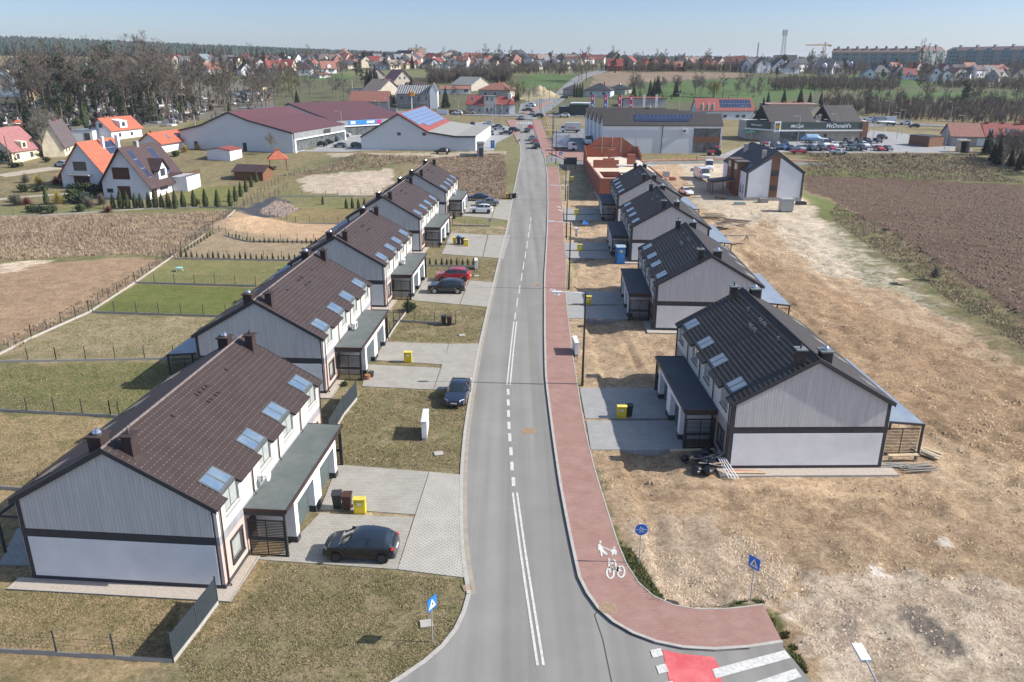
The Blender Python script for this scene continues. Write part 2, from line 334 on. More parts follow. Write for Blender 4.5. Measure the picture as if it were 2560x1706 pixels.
rel += np.where(dirt, ((vnoise(fx, fy, 3.4, 14) - 1) * .24 - rg_ ** 3 * .22 + (vnoise(fx, fy, 1.1, 11) - 1) * .26 + (vnoise(fx, fy, .6, 12) - .9) * .2) * near, 0)
rel += np.where(fu > .5, np.sin((fx * .83 + fy * .56) * 2 * math.pi / 3.6) * .11 + (vnoise(fx, fy, .9, 13) - .5) * .16, 0) * (fy < 150)
for TR_ in ([(1400, 1075), (1560, 1092), (1750, 1102), (1950, 1115), (2150, 1140)], [(1395, 1095), (1560, 1112), (1750, 1122), (1960, 1136), (2160, 1160)], [(1420, 1118), (1650, 1150), (1850, 1172), (2050, 1165)], [(1930, 850), (2010, 930), (2100, 960), (2353, 975)], [(1990, 880), (2070, 950), (2353, 1010)], [(1760, 640), (1850, 720), (1960, 860)], [(2353, 1040), (2200, 1010), (2130, 960)], [(1430, 760), (1455, 820), (1500, 880)]):
 P_ = [at(*q_) for q_ in TR_]; dm_ = np.full(n_, 9.0)
 for a_, b_ in zip(P_[:-1], P_[1:]):
  vx, vy = b_.x - a_.x, b_.y - a_.y; t_ = np.clip(((fx - a_.x) * vx + (fy - a_.y) * vy) / (vx * vx + vy * vy), 0, 1); dm_ = np.minimum(dm_, np.hypot(fx - a_.x - t_ * vx + (j1 * .25), fy - a_.y - t_ * vy))
 rel += np.where(fy < 130, (-.2 * np.exp(-(dm_ / .32) ** 2) + .10 * np.exp(-((dm_ - .75) / .28) ** 2)) * near, 0); k_ = np.exp(-(dm_ / .6) ** 2)[:, None] * .45; ca = ca * (1 - k_) + np.array([.50, .37, .24]) * k_; cb = cb * (1 - k_) + np.array([.44, .32, .2]) * k_; k_ = np.exp(-(dm_ / .22) ** 2)[:, None] * .6; ca = ca * (1 - k_) + np.array([.27, .185, .115]) * k_; cb = cb * (1 - k_) + np.array([.24, .165, .10]) * k_
GRZ = GZ.ravel() + rel - .03
def build_grid():
 ny, nx = GX.shape; me = bpy.data.meshes.new('ground')
 co = np.stack([fx, fy, GRZ], 1).astype(np.float32); me.vertices.add(n_); me.vertices.foreach_set('co', co.ravel())
 i = np.arange(n_).reshape(ny, nx); q = np.stack([i[:-1, :-1], i[:-1, 1:], i[1:, 1:], i[1:, :-1]], -1).reshape(-1, 4)
 nf = len(q); me.loops.add(nf * 4); me.loops.foreach_set('vertex_index', q.ravel().astype(np.int32))
 me.polygons.add(nf); me.polygons.foreach_set('loop_start', (np.arange(nf) * 4).astype(np.int32)); me.polygons.foreach_set('loop_total', np.full(nf, 4, np.int32))
 me.update(); me.validate()
 me.polygons.foreach_set('use_smooth', [True] * nf)
 for nm, arr in (('ca', ca), ('cb', cb)):
  A = me.attributes.new(nm, 'FLOAT_COLOR', 'POINT'); A.data.foreach_set('color', np.concatenate([arr, np.ones((n_, 1))], 1).astype(np.float32).ravel())
 for nm, arr in (('bu', bu), ('fu', fu)):
  A = me.attributes.new(nm, 'FLOAT', 'POINT'); A.data.foreach_set('value', arr.astype(np.float32))
 return me
def ground_mat():
 m = bpy.data.materials.new('soil_and_grass'); m.use_nodes = True; n = m.node_tree; L = n.links; b = n.nodes['Principled BSDF']
 b.inputs['Roughness'].default_value = .95; b.inputs['Specular IOR Level'].default_value = .15
 g = n.nodes.new('ShaderNodeNewGeometry')
 def A(nm): a = n.nodes.new('ShaderNodeAttribute'); a.attribute_name = nm; return a
 def N(s, d=6, r=.65, vec=None, dist=0):
  k = n.nodes.new('ShaderNodeTexNoise'); k.inputs['Scale'].default_value = s; k.inputs['Detail'].default_value = d; k.inputs['Roughness'].default_value = r
  k.inputs['Distortion'].default_value = dist; L.new(vec or g.outputs['Position'], k.inputs['Vector']); return k
 def MR(src, a, b_, c, d):
  k = n.nodes.new('ShaderNodeMapRange')
  for i_, v_ in enumerate((a, b_, c, d)): k.inputs[i_ + 1].default_value = v_
  L.new(src, k.inputs[0]); return k
 def MX(fac, a, b_, bt='MIX'):
  k = n.nodes.new('ShaderNodeMix'); k.data_type = 'RGBA'; k.blend_type = bt
  if isinstance(fac, float): k.inputs[0].default_value = fac
  else: L.new(fac, k.inputs[0])
  L.new(a, k.inputs[6]); L.new(b_, k.inputs[7]); return k
 n1 = N(.55, 10, .78, dist=.7); f1 = MR(n1.outputs[0], .42, .58, 0, 1)
 c1 = MX(f1.outputs[0], A('ca').outputs['Color'], A('cb').outputs['Color'])
 n2 = N(3.2, 10, .85); f2 = MR(n2.outputs[0], .36, .64, .6, 1.36); c2 = MX(1.0, c1.outputs[2], f2.outputs[0], 'MULTIPLY')
 n3 = N(.045, 4); f3 = MR(n3.outputs[0], .3, .7, .84, 1.16); c3 = MX(1.0, c2.outputs[2], f3.outputs[0], 'MULTIPLY')
 n5 = N(9, 4, .7); f5 = MR(n5.outputs[0], .35, .66, .8, 1.2); c5 = MX(1.0, c3.outputs[2], f5.outputs[0], 'MULTIPLY')
    # sparse dark tufts and stones
 vo = n.nodes.new('ShaderNodeTexVoronoi'); vo.inputs['Scale'].default_value = 1.6; L.new(g.outputs['Position'], vo.inputs['Vector'])
 f6 = MR(vo.outputs['Distance'], .1, .3, .72, 1.0); c6 = MX(1.0, c5.outputs[2], f6.outputs[0], 'MULTIPLY')
 L.new(c6.outputs[2], b.inputs['Base Color'])
 bp = n.nodes.new('ShaderNodeBump'); bp.inputs['Distance'].default_value = .28
 h_ = N(2.2, 10, .85); L.new(h_.outputs[0], bp.inputs['Height']); L.new(A('bu').outputs['Fac'], bp.inputs['Strength']); L.new(bp.outputs[0], b.inputs['Normal'])
 return m
gm = build_grid(); gm.materials.append(ground_mat())
gob = bpy.data.objects.new('ground', gm); COL.objects.link(gob); tag(gob, kind='structure')
# ---------------------------------------------------------------- sheets laid on the ground
asphalt = M('asphalt', (.205, .201, .187), .9, (.23, .225, .211), .28, .25, 40, spec=.25)
asphalt2 = M('fresh_asphalt', (.17, .175, .18), .9, (.205, .21, .21), .5, .25, 40, spec=.25)
redpave = M('red_pavers', (.285, .165, .14), .9, (.335, .21, .18), .7, .15, 30, spec=.2)
lightpave = M('light_pavers', (.32, .305, .27), .9, (.375, .36, .325), .8, .2, 30, spec=.2)
greypave = M('grey_pavers', (.30, .305, .30), .9, (.35, .35, .345), .9, .2, 30, spec=.2)
lotpave = M('car_park_pavers', (.27, .275, .28), .9, (.33, .33, .33), .2, .1, 30, spec=.2)
openpave = M('perforated_pavers', (.34, .325, .29), .9, (.40, .385, .345), .8, .2, 30, spec=.2)
def holes(m, sx, sy, size, dark, hard=.1):
 n = m.node_tree; L = n.links; b = n.nodes['Principled BSDF']; g = n.nodes.new('ShaderNodeNewGeometry')
 br = n.nodes.new('ShaderNodeTexBrick'); br.offset = .5; br.inputs['Scale'].default_value = 1; br.inputs['Brick Width'].default_value = sx; br.inputs['Row Height'].default_value = sy
 br.inputs['Mortar Size'].default_value = size; br.inputs['Mortar Smooth'].default_value = hard
 br.inputs['Color1'].default_value = (1, 1, 1, 1); br.inputs['Color2'].default_value = (.9, .9, .9, 1); br.inputs['Mortar'].default_value = (*dark, 1)
 L.new(g.outputs['Position'], br.inputs['Vector']); old = b.inputs['Base Color'].links[0].from_socket
 mx = n.nodes.new('ShaderNodeMix'); mx.data_type = 'RGBA'; mx.blend_type = 'MULTIPLY'; mx.inputs[0].default_value = 1
 L.new(old, mx.inputs[6]); L.new(br.outputs[0], mx.inputs[7]); L.new(mx.outputs[2], b.inputs['Base Color'])
holes(redpave, .4, .2, .01, (.8, .78, .78)); holes(lightpave, .4, .2, .016, (.66, .64, .6)); holes(greypave, .4, .2, .016, (.66, .64, .6)); holes(lotpave, .4, .2, .01, (.8, .8, .8))
def dots(m, s, size, dark):
 n = m.node_tree; L = n.links; b = n.nodes['Principled BSDF']; g = n.nodes.new('ShaderNodeNewGeometry')
 mp = n.nodes.new('ShaderNodeMapping'); mp.inputs['Rotation'].default_value = (0, 0, R(45)); mp.inputs['Scale'].default_value = (s, s, 1); L.new(g.outputs['Position'], mp.inputs[0])
 v = n.nodes.new('ShaderNodeTexVoronoi'); v.voronoi_dimensions = '2D'; v.inputs['Randomness'].default_value = .12; v.inputs['Scale'].default_value = 1; L.new(mp.outputs[0], v.inputs['Vector'])
 rp = n.nodes.new('ShaderNodeMapRange'); rp.inputs[1].default_value = size; rp.inputs[2].default_value = size + .1; rp.inputs[3].default_value = dark; rp.inputs[4].default_value = 1; L.new(v.outputs['Distance'], rp.inputs[0])
 old = b.inputs['Base Color'].links[0].from_socket
 mx = n.nodes.new('ShaderNodeMix'); mx.data_type = 'RGBA'; mx.blend_type = 'MULTIPLY'; mx.inputs[0].default_value = 1
 L.new(old, mx.inputs[6]); L.new(rp.outputs[0], mx.inputs[7]); L.new(mx.outputs[2], b.inputs['Base Color'])
dots(openpave, 4.6, .16, .55)
# tyre-worn lanes of the carriageway: broad pale and grey bands that belong to the surface
def lanes(m):
 n = m.node_tree; L = n.links; b = n.nodes['Principled BSDF']; g = n.nodes.new('ShaderNodeNewGeometry')
 mp = n.nodes.new('ShaderNodeMapping'); mp.inputs['Scale'].default_value = (.75, .012, 1); L.new(g.outputs['Position'], mp.inputs[0])
 k = n.nodes.new('ShaderNodeTexNoise'); k.inputs['Scale'].default_value = 1; k.inputs['Detail'].default_value = 3; L.new(mp.outputs[0], k.inputs['Vector'])
 rp = n.nodes.new('ShaderNodeMapRange'); rp.inputs[1].default_value = .36; rp.inputs[2].default_value = .64; rp.inputs[3].default_value = .86; rp.inputs[4].default_value = 1.12; L.new(k.outputs[0], rp.inputs[0])
 old = b.inputs['Base Color'].links[0].from_socket
 mx = n.nodes.new('ShaderNodeMix'); mx.data_type = 'RGBA'; mx.blend_type = 'MULTIPLY'; mx.inputs[0].default_value = 1
 L.new(old, mx.inputs[6]); L.new(rp.outputs[0], mx.inputs[7]); L.new(mx.outputs[2], b.inputs['Base Color'])
lanes(asphalt); lanes(asphalt2)
white = M('road_paint', (.60, .60, .57), .8, (.40, .40, .385), 5, spec=.3)
kerbm = M('kerb_concrete', (.40, .39, .36), .9, (.33, .31, .28), 2)
def drape(name, poly, mat, off, step=None, kind='structure', world=False, parent=None, rim=0):
 P = [Vector((p[0], p[1], 0)) for p in poly] if world else [at(*p) for p in poly]
 bm = bmesh.new(); vs = [bm.verts.new((p[0], p[1], 0)) for p in P]; f = bm.faces.new(vs); bmesh.ops.triangulate(bm, faces=[f])
 ys = [p[1] for p in P]; y0, y1 = min(ys), max(ys)
 if y1 > 145:
  y = max(y0, 145); st = step or max(1.5, (y1 - y) / 60)
  while y < y1:
   bmesh.ops.bisect_plane(bm, geom=bm.verts[:] + bm.edges[:] + bm.faces[:], plane_co=(0, y, 0), plane_no=(0, 1, 0)); y += st
 for v_ in bm.verts: v_.co.z = h1(v_.co.x, v_.co.y) + off
 bmesh.ops.recalc_face_normals(bm, faces=bm.faces[:])
 if sum(f_.normal.z for f_ in bm.faces) < 0: bmesh.ops.reverse_faces(bm, faces=bm.faces[:])
 if rim:
  ge = bmesh.ops.extrude_face_region(bm, geom=bm.faces[:])
  for v_ in [e for e in ge['geom'] if isinstance(e, bmesh.types.BMVert)]: v_.co.z -= rim
 me = bpy.data.meshes.new(name); bm.to_mesh(me); bm.free(); me.materials.append(mat)
 o = bpy.data.objects.new(name, me); COL.objects.link(o)
 if kind: tag(o, kind=kind)
 if parent: o.parent = parent
 return o
def dense(pts, step=1.5, world=False):
 P = [Vector((p[0], p[1], 0)) for p in pts] if world else [at(*p) for p in pts]; out = []
 for a, b in zip(P[:-1], P[1:]):
  k = max(1, int((b - a).length / step)); out += [a.lerp(b, i / k) for i in range(k)]
 return out + [P[-1]]
def smooth_line(P, it=4):
 P = list(P)
 for _ in range(it): P = [P[0]] + [(P[i - 1] + P[i] * 2 + P[i + 1]) / 4 for i in range(1, len(P) - 1)] + [P[-1]]
 return P
def ribbon(name, pts, w0, w1, mat, z0, z1, kind='structure', step=1.5, sm=3, world=False, off=0, parent=None):
 """box-section strip along a ground line, from w0 to w1 on its right-hand side"""
 P = smooth_line(dense(pts, step, world), sm); mb = MB(); n = len(P)
 for i, p in enumerate(P):
  d = (P[min(i + 1, n - 1)] - P[max(i - 1, 0)]); nx, ny = d.y, -d.x; l = math.hypot(nx, ny) or 1; nx /= l; ny /= l
  for ww, zz in ((w0, z0), (w0, z1), (w1, z1), (w1, z0)):
   x, y = p.x + nx * ww, p.y + ny * ww; mb.v.append((x, y, h1(x, y) + zz))
 for i in range(n - 1):
  for k in range(3):
   a = i * 4 + k; mb.f.append((a, a + 1, a + 5, a + 4)[::-1]); mb.m.append(0)
 mb.f.append((0, 1, 2, 3)); mb.f.append(tuple((n - 1) * 4 + k for k in (3, 2, 1, 0))); mb.m += [0, 0]
 o = mb.build(name, mat, parent)
 if kind: tag(o, kind=kind)
 return o
LE = [(1082, 1366), (1068, 1300), (1063, 1200), (1063, 1100), (1070, 1000), (1085, 900), (1105, 790), (1125, 700), (1148, 600), (1166, 525), (1180, 450), (1190, 400), (1198, 363), (1197, 336), (1188, 313), (1186, 290), (1187, 276)]
RE = [(1328, 1330), (1310, 1250), (1285, 1120), (1268, 1000), (1252, 870), (1250, 770), (1250, 700), (1250, 640), (1256, 540), (1258, 470), (1257, 410), (1252, 366), (1240, 334), (1228, 301), (1224, 278)]
RC = [(1328, 1330), (1340, 1372), (1365, 1408), (1400, 1438), (1450, 1466), (1505, 1487), (1560, 1500), (1640, 1508), (1720, 1501), (1800, 1481)]
LC = [(1082, 1366), (1078, 1410), (1060, 1450), (1030, 1490), (985, 1525), (930, 1558), (860, 1600)]
LEw, REw = smooth_line(dense(LE), 3), smooth_line(dense(RE), 3)
B = at(1176, 1568)
cross_w = [Vector((-60, 8, 0)), Vector((70, 8, 0)), Vector((70, 20, 0)), at(1860, 1568), at(1800, 1481)] + smooth_line(dense(RC), 3)[::-1][1:]
def resample(P, ys):
 px_, py_ = [p.x for p in P], [p.y for p in P]; o = np.argsort(py_); return np.interp(ys, np.array(py_)[o], np.array(px_)[o])
ysr = np.concatenate([np.arange(at(1082, 1366).y, 110, 1.5), np.arange(110, at(1187, 276).y, 3)])
xl, xr = resample(LEw, ysr), resample([p for p in smooth_line(dense(RC), 3)[::-1]] [-40:] + REw, ysr)
mb_ = MB()
for i in range(len(ysr)):
 for j in range(9):
  x = xl[i] + (xr[i] - xl[i]) * j / 8; mb_.v.append((x, ysr[i], h1(x, ysr[i]) + .015 + (.02 if ysr[i] > 145 else 0)))
for i in range(len(ysr) - 1):
 for j in range(8): k = i * 9 + j; mb_.f.append((k, k + 1, k + 10, k + 9)); mb_.m.append(0)
tag(mb_.build('road', asphalt), kind='structure')
y0_ = ysr[0]; rc_ = [p for p in smooth_line(dense(RC), 3) if p.y < y0_ - .2]; lc_ = [p for p in smooth_line(dense(LC), 3) if p.y < y0_ - .1 and p.y > 23.5]
jp = [(xl[0], y0_)] + [(p.x, p.y) for p in lc_] + [(lc_[-1].x - 12, lc_[-1].y - 3.5), (-60, 20), (-60, 6), (60, 6)] + [(22.5, 22)] + [tuple(at(1862, 1565)[:2]), tuple(at(1797, 1484)[:2])] + [(p.x, p.y) for p in rc_[::-1]] + [(xr[0], y0_)]
drape('road', jp, asphalt, .015, 2, world=True)
# kerbs of the carriageway (flush lip on the left, raised step on the right)
ribbon('kerb', LE, -.22, 0, kerbm, -.1, .035); ribbon('dust_strip', LE, 0, .28, M('sandy_dust', (.33, .29, .23), .95, (.24, .225, .195), 1.5), -.05, .019); ribbon('kerb', LC, 0, .22, kerbm, -.1, .035)
ribbon('kerb', RE, 0, .18, kerbm, -.1, .14); ribbon('kerb', RC, -.18, 0, kerbm, -.1, .12) if False else ribbon('kerb', RC[::-1], 0, .18, kerbm, -.1, .14)
PR = [(1283, 384), (1288, 430), (1293, 480), (1297, 560), (1302, 607), (1300, 670), (1306, 733), (1313, 794), (1327, 883), (1341, 972), (1357, 1040), (1372, 1100), (1392, 1160), (1410, 1215), (1421, 1262), (1438, 1308), (1462, 1350), (1495, 1383), (1540, 1404), (1600, 1411), (1660, 1406), (1712, 1399), (1752, 1392)]
PRw = smooth_line(dense(PR), 3)
ix = [i for i, p in enumerate(REw) if p.y < at(1257, 384).y]
pathpoly = [(p.x, p.y) for p in PRw] + [tuple(at(1797, 1480)[:2])] + [(p.x, p.y) for p in smooth_line(dense(RC), 3)[::-1][1:-1]] + [(REw[i].x, REw[i].y) for i in ix] + [tuple(at(1257, 384)[:2])]
def inset(poly, k=.17): return poly
drape('path', pathpoly, redpave, .125, 2, world=True, rim=.9)
ribbon('path_edging', PR, 0, .08, kerbm, -.8, .14)
# path and verge beyond the side turning
drape('path', [(1252, 362), (1240, 334), (1228, 301), (1224, 278), (1243, 276), (1250, 300), (1262, 325), (1300, 340), (1356, 352), (1356, 372), (1300, 368), (1278, 360), (1262, 352)], redpave, .14, 2, rim=.2)
drape('road', [(1255, 366), (1262, 356), (1290, 366), (1355, 372), (1360, 384), (1310, 380), (1283, 386), (1256, 386)], asphalt2, .03, 2)
drape('grass_island', [(1255, 378), (1280, 372), (1290, 377), (1284, 384), (1258, 386)], M('verge_grass', (.13, .15, .06), .95, (.2, .18, .1), 1), .16, 2, rim=.2)
drape('path', [(1163, 276), (1187, 276), (1188, 313), (1190, 330), (1176, 300)], redpave, .12, 2, rim=.2)
# cross street, road beyond and side roads
CS = [(560, 247), (700, 251), (780, 252), (860, 256), (960, 260), (1070, 262), (1187, 266), (1230, 265), (1345, 266), (1500, 268), (1600, 268), (1700, 266), (1780, 268), (2000, 274), (2060, 285), (2200, 291), (2353, 300)]
ribbon('road', CS, -3.4, 4.6, asphalt2, -.2, .16, step=6, sm=2)
ribbon('road', [(1205, 276), (1226, 264), (1252, 248), (1278, 230), (1296, 212), (1312, 197), (1330, 180), (1360, 170), (1396, 160)], -3.6, 3.6, asphalt2, -.2, .24, step=8, sm=2)
drape('path', [(1200, 262), (1215, 256), (1262, 232), (1268, 236), (1222, 262)], redpave, .26, 3)
drape('road', [(1190, 262), (1196, 240), (1240, 228), (1262, 228), (1256, 240), (1222, 258)], asphalt2, .2, 3)
drape('road', [(1190, 330), (1240, 340), (1260, 350)], asphalt2, .02, 3) if False else None
# ---------------------------------------------------------------- painted lines, driveways, car parks
def mark(pts, wd, off=0, step=2, z=.03, mat=None, sm=1, name='road_marking'):
 return ribbon(name, pts, off - wd / 2, off + wd / 2, mat or white, -.02, z, step=step, sm=sm)
D0 = [(1242, 1530), (1220, 1390), (1200, 1260), (1183, 1133)]
for o_ in (-.14, .14): mark(D0, .13, o_)
for vx, y0, y1 in ((1167.6, 895, 908), (1167.8, 919, 933), (1168.4, 944, 959), (1169.5, 970, 987), (1171.4, 997, 1015), (1174, 1029, 1047), (1176.3, 1062, 1082), (1179.6, 1098, 1118)):
 mark([(vx - .5, y0), (vx + .5, y1)], .24)
for o_ in (-.14, .14): mark([(1184, 740), (1177, 800), (1168.5, 885)], .13, o_)
DS = [(1472, 1215, 1265), (1487, 1105, 1172), (1505, 1008, 1068), (1521, 915, 975), (1535, 833, 890), (1549, 755, 805), (1562, 676, 730), (1573, 605, 650), (1582, 545, 590), (1590, 487, 528), (1597, 432, 470), (1600, 380, 415), (1604, 330, 360), (1606, 285, 315), (1607, 243, 270), (1608, 205, 225), (1607, 175, 192)]
for X, a, b in DS: mark([(735 + (X + (.04 * (b - a) + 1)) * .3048, 349 + a * .3048), (735 + (X - (.06 * (b - a))) * .3048, 349 + b * .3048)], .13)
for o_ in (-.13, .13): mark([(1225, 400), (1224, 372), (1221, 350)], .11, o_)
mark([(1219, 342), (1212, 310), (1208, 302)], .13); mark([(1206, 296), (1205, 283), (1206, 276)], .14); mark([(1207, 268), (1214, 258)], .14)
for k in range(6): mark([(1189 + k * 6.4, 282), (1189 + k * 6.4, 284.6)], .5, z=.05)
# crossing over the side turning, bottom right
drape('cycle_crossing', [(1522, 1494), (1560, 1503), (1640, 1511), (1652, 1533), (1665, 1600), (1545, 1600)], M('red_paint', (.50, .085, .095), .85, (.60, .17, .17), .8, spec=.25), .03)
def quadmark(*p): drape('road_marking', p, white, .045)
quadmark((1494, 1496), (1518, 1491), (1524, 1508), (1500, 1514)); quadmark((1507, 1532), (1528, 1527), (1537, 1545), (1514, 1551)); quadmark((1520, 1571), (1545, 1567), (1552, 1583), (1527, 1590))
quadmark((1636, 1540), (1803, 1496), (1817, 1514), (1645, 1561)); quadmark((1668, 1592), (1828, 1538), (1842, 1557), (1684, 1612))
# pictograms on the shared path
def pict(lines, wd=.1):
 for pts in lines: ribbon('path_symbol', [(1323.6 + X * .1911, 1268.5 + Y * .1911) for X, Y in pts], -wd / 2, wd / 2, white, .1, .145, step=.3, sm=0)
def ell(cx, cy, rx, ry, n=18): return [(cx + rx * math.cos(i / n * 6.2832), cy + ry * math.sin(i / n * 6.2832)) for i in range(n + 1)]
pict([ell(412, 275, 42, 68), ell(540, 262, 42, 68), [(382, 110), (398, 106), (396, 200), (412, 275)], [(398, 160), (470, 160)], [(440, 122), (465, 122), (480, 200), (505, 260), (540, 262)], [(412, 210), (490, 270), (500, 200), (480, 195)], [(498, 205), (540, 262)]])
def blob(pts): drape('path_symbol', [(1323.6 + X * .1911, 1268.5 + Y * .1911) for X, Y in pts], white, .142)
# walking adult and child
blob([(262, -60), (282, -75), (300, -60), (322, -30), (330, 0), (380, 45), (372, 66), (340, 55), (318, 25), (318, 78), (300, 80), (290, 20), (262, -10)]); blob(ell(292, -95, 14, 18)[:-1])
blob([(418, 10), (440, -12), (470, -10), (485, 10), (498, 30), (480, 42), (495, 55), (470, 60), (456, 40), (440, 70), (425, 66), (432, 35), (412, 28)]); blob(ell(458, -28, 12, 14)[:-1])
pict([[(320, -35), (370, -12), (420, 10)]], .08)
for v_, w_ in ((1270, 668), (1280, 676)): pict([[((v_ - 1323.6) / .1911 + a, (w_ - 1268.5) / .1911 + b) for a, b in q] for q in ([(-30, 0), (0, 8), (30, 0)], [(-40, 14), (40, 20)], [(-20, -10), (20, 30)])], .25)
for v_, w_ in ((1284, 477), (1287, 485)): pict([[((v_ - 1323.6) / .1911 + a, (w_ - 1268.5) / .1911 + b) for a, b in q] for q in ([(-25, 0), (25, 4)], [(-15, -8), (15, 12)])], .3)
# manholes
def manhole(v_, w_, r=.42, z=.03):
 p = at(v_, w_); mb = MB(); mb.tube([(0, 0, -.05), (0, 0, 0)], r, 20)
 for k in range(6): mb.box(-r * .7, r * .7, -r * .72 + k * r * .28, -r * .72 + k * r * .28 + .03, -.01, .008)
 o = mb.build('manhole_cover', M('rusty_iron', (.24, .16, .09), .8, (.33, .24, .16), 6)); o.location = (p.x, p.y, p.z + z); return o
tag(manhole(1215, 991, .55), 'rusty round manhole cover in the carriageway beside the short dashes', 'manhole cover')
tag(manhole(1398, 1402, .5, .145), 'rusty round manhole cover in the red path at the bend', 'manhole cover')
tag(manhole(1275, 655, .55, .03) if False else manhole(1238, 656, .5), 'brown manhole cover in the right lane beside the long dashes', 'manhole cover')
def gully(v_, w_, lab):
 p = at(v_, w_); mb = MB(); mb.box(-.25, .25, -.25, .25, -.1, 0)
 for k in range(5): mb.box(-.2, .2, -.2 + k * .09, -.16 + k * .09, 0, .01)
 o = mb.build('drain_grate', M('rusty_iron', (0, 0, 0))); o.location = (p.x, p.y, p.z + .03); o.rotation_euler[2] = .3; tag(o, lab, 'drain grate')
gully(1074, 1351, 'rusty drain grate at the left kerb below the perforated pavers'); gully(1332, 1326, 'rusty drain grate at the right kerb beside the bicycle symbol')
tar = M('tar_joint', (.06, .06, .062), .8)
ribbon('road_joint', [(1366, 1414), (1385, 1470), (1412, 1600)], -.03, .03, tar, -.02, .021, step=.8, sm=0); ribbon('road_joint', [(1366, 1414), (1371, 1408)], -.03, .03, tar, -.02, .021)
# driveways on the left
def dw(pts, mat=None, off=.02, name='driveway'): return drape(name, pts, mat or lightpave, off, rim=.9)
dw([(563, 1284), (640, 1278), (735, 1180), (950, 1190), (912, 1309)]); dw([(735, 1172), (776, 1068), (985, 1085), (953, 1183), (800, 1172)])
dw([(914, 1309), (987, 1085), (1063, 1092), (1066, 1328)], openpave, .024)
dw([(832, 888), (845, 838), (1012, 846), (995, 896)]); dw([(860, 828), (884, 786), (1030, 791), (1018, 838)]); dw([(997, 896), (1032, 791), (1105, 790), (1086, 893)], lightpave, .022)
dw([(940, 690), (960, 668), (975, 640), (1076, 645), (1055, 700)]); dw([(1057, 700), (1078, 645), (1141, 650), (1119, 706)], lightpave, .022)
dw([(1015, 584), (1026, 560), (1036, 535), (1120, 540), (1108, 591)]); dw([(1110, 591), (1122, 540), (1172, 541), (1157, 595)], lightpave, .022)
dw([(1060, 496), (1072, 459), (1140, 460), (1128, 502)]); dw([(1130, 502), (1142, 460), (1186, 461), (1174, 508)], lightpave, .022)
# driveways on the right
dw([(1332, 892), (1520, 892), (1545, 962), (1345, 962)], greypave); dw([(1347, 967), (1560, 967), (1572, 1034), (1358, 1034)], greypave)
dw([(1300, 671), (1432, 671), (1440, 700), (1303, 700)], greypave); dw([(1303, 703), (1440, 703), (1446, 734), (1306, 732)], greypave)
dw([(1298, 558), (1400, 558), (1404, 575), (1299, 575)], greypave); dw([(1299, 577), (1404, 577), (1408, 594), (1302, 593)], greypave)
dw([(1295, 480), (1380, 480), (1383, 492), (1296, 492)], greypave); dw([(1296, 494), (1383, 494), (1386, 507), (1297, 506)], greypave)
# back terraces
dw([(0, 1292), (40, 1215), (95, 1215), (120, 1300), (0, 1298)], greypave, .02, 'terrace')
# car parks
lot = lambda p, m=lotpave, off=.05, nm='car_park': drape(nm, p, m, off, 3)
lot([(664, 349), (720, 345), (754, 322), (836, 291), (860, 286), (1010, 300), (990, 345), (830, 347), (800, 350)])
lot([(1093, 347), (1105, 300), (1030, 292), (1110, 280), (1188, 296), (1186, 306), (1140, 330), (1135, 347)])
lot([(1262, 325), (1278, 300), (1300, 296), (1400, 296), (1420, 350), (1380, 362), (1300, 345)], asphalt2)
lot([(1600, 362), (1665, 354), (1725, 330), (1800, 322), (1980, 320), (2000, 300), (2060, 305), (2180, 320), (2240, 346), (2200, 353), (1960, 353), (1800, 350), (1700, 365)])
lot([(1225, 290), (1260, 290), (1345, 290), (1360, 276), (1330, 274), (1270, 274), (1240, 278)], M('rough_verge', (.17, .16, .08), .95, (.22, .17, .12), .3), .06, 'verge')
lot([(1990, 292), (2060, 290), (2060, 280), (1985, 276), (1960, 284)], asphalt2)
ribbon('road', [(1350, 384), (1500, 375), (1640, 372), (1800, 378), (1900, 376)], -1.2, 1.6, asphalt2, -.1, .05, step=4)
ribbon('path', [(1350, 378), (1500, 368), (1640, 366), (1800, 368), (1880, 370)], -.9, .9, redpave, -.1, .09, step=4)
ribbon('farm_track', [(0, 405), (60, 395), (110, 388), (150, 382), (205, 378)], -2.2, 2.2, M('dusty_track', (.40, .35, .27), .95, (.33, .29, .22), .5), -.1, .05, step=4)
ribbon('path', [(-60, 465), (0, 458), (70, 450), (230, 443), (260, 440)], -.5, .5, kerbm, -.1, .08, step=4)
# ---------------------------------------------------------------- the nine terraced houses
trim = M('dark_trim', (.035, .035, .042), .7, (.05, .05, .055), 3)
edgem = M('pale_tile_edge', (.15, .13, .125), .6, (.07, .058, .056), 6)  # paler colour on alternate step risers of the brown tile roofs
whiter = M('white_render', (.80, .80, .79), .85, (.68, .69, .69), .45, .1, 30)
clad = M('grey_cladding', (.58, .575, .56), .8, (.48, .48, .475), 1.0, .1, 20, sx=(6, 6, .5), obj=True, lo=.38, hi=.64)
addwave(clad, 'X', 1.55, .86, w0=.55, dist=.6)
boards = M('cream_boards', (.66, .64, .58), .8, (.56, .54, .49), 2, sx=(1, 4, .3), obj=True); addwave(boards, 'Y', 1.25, .6, w0=.95)
bandm = M('band_grey', (.30, .30, .32), .8)
brickb = M('beige_brick', (.55, .43, .38), .85, (.47, .36, .32), 8, sx=(1, 1, 4), obj=True)
brickd = M('taupe_brick', (.36, .31, .27), .85, (.28, .24, .21), 8, sx=(1, 1, 4), obj=True)
feltm = M('roofing_felt', (.085, .10, .10), .85, (.12, .135, .13), .8); feltd = M('roofing_felt_dark', (.035, .045, .058), .8, (.05, .062, .075), .8)
brownt = M('brown_roof_tiles', (.044, .030, .028), .6, (.055, .040, .037), .8, spec=.3)
blackt = M('anthracite_roof_tiles', (.034, .029, .027), .6, (.048, .042, .039), 1.0, spec=.35)
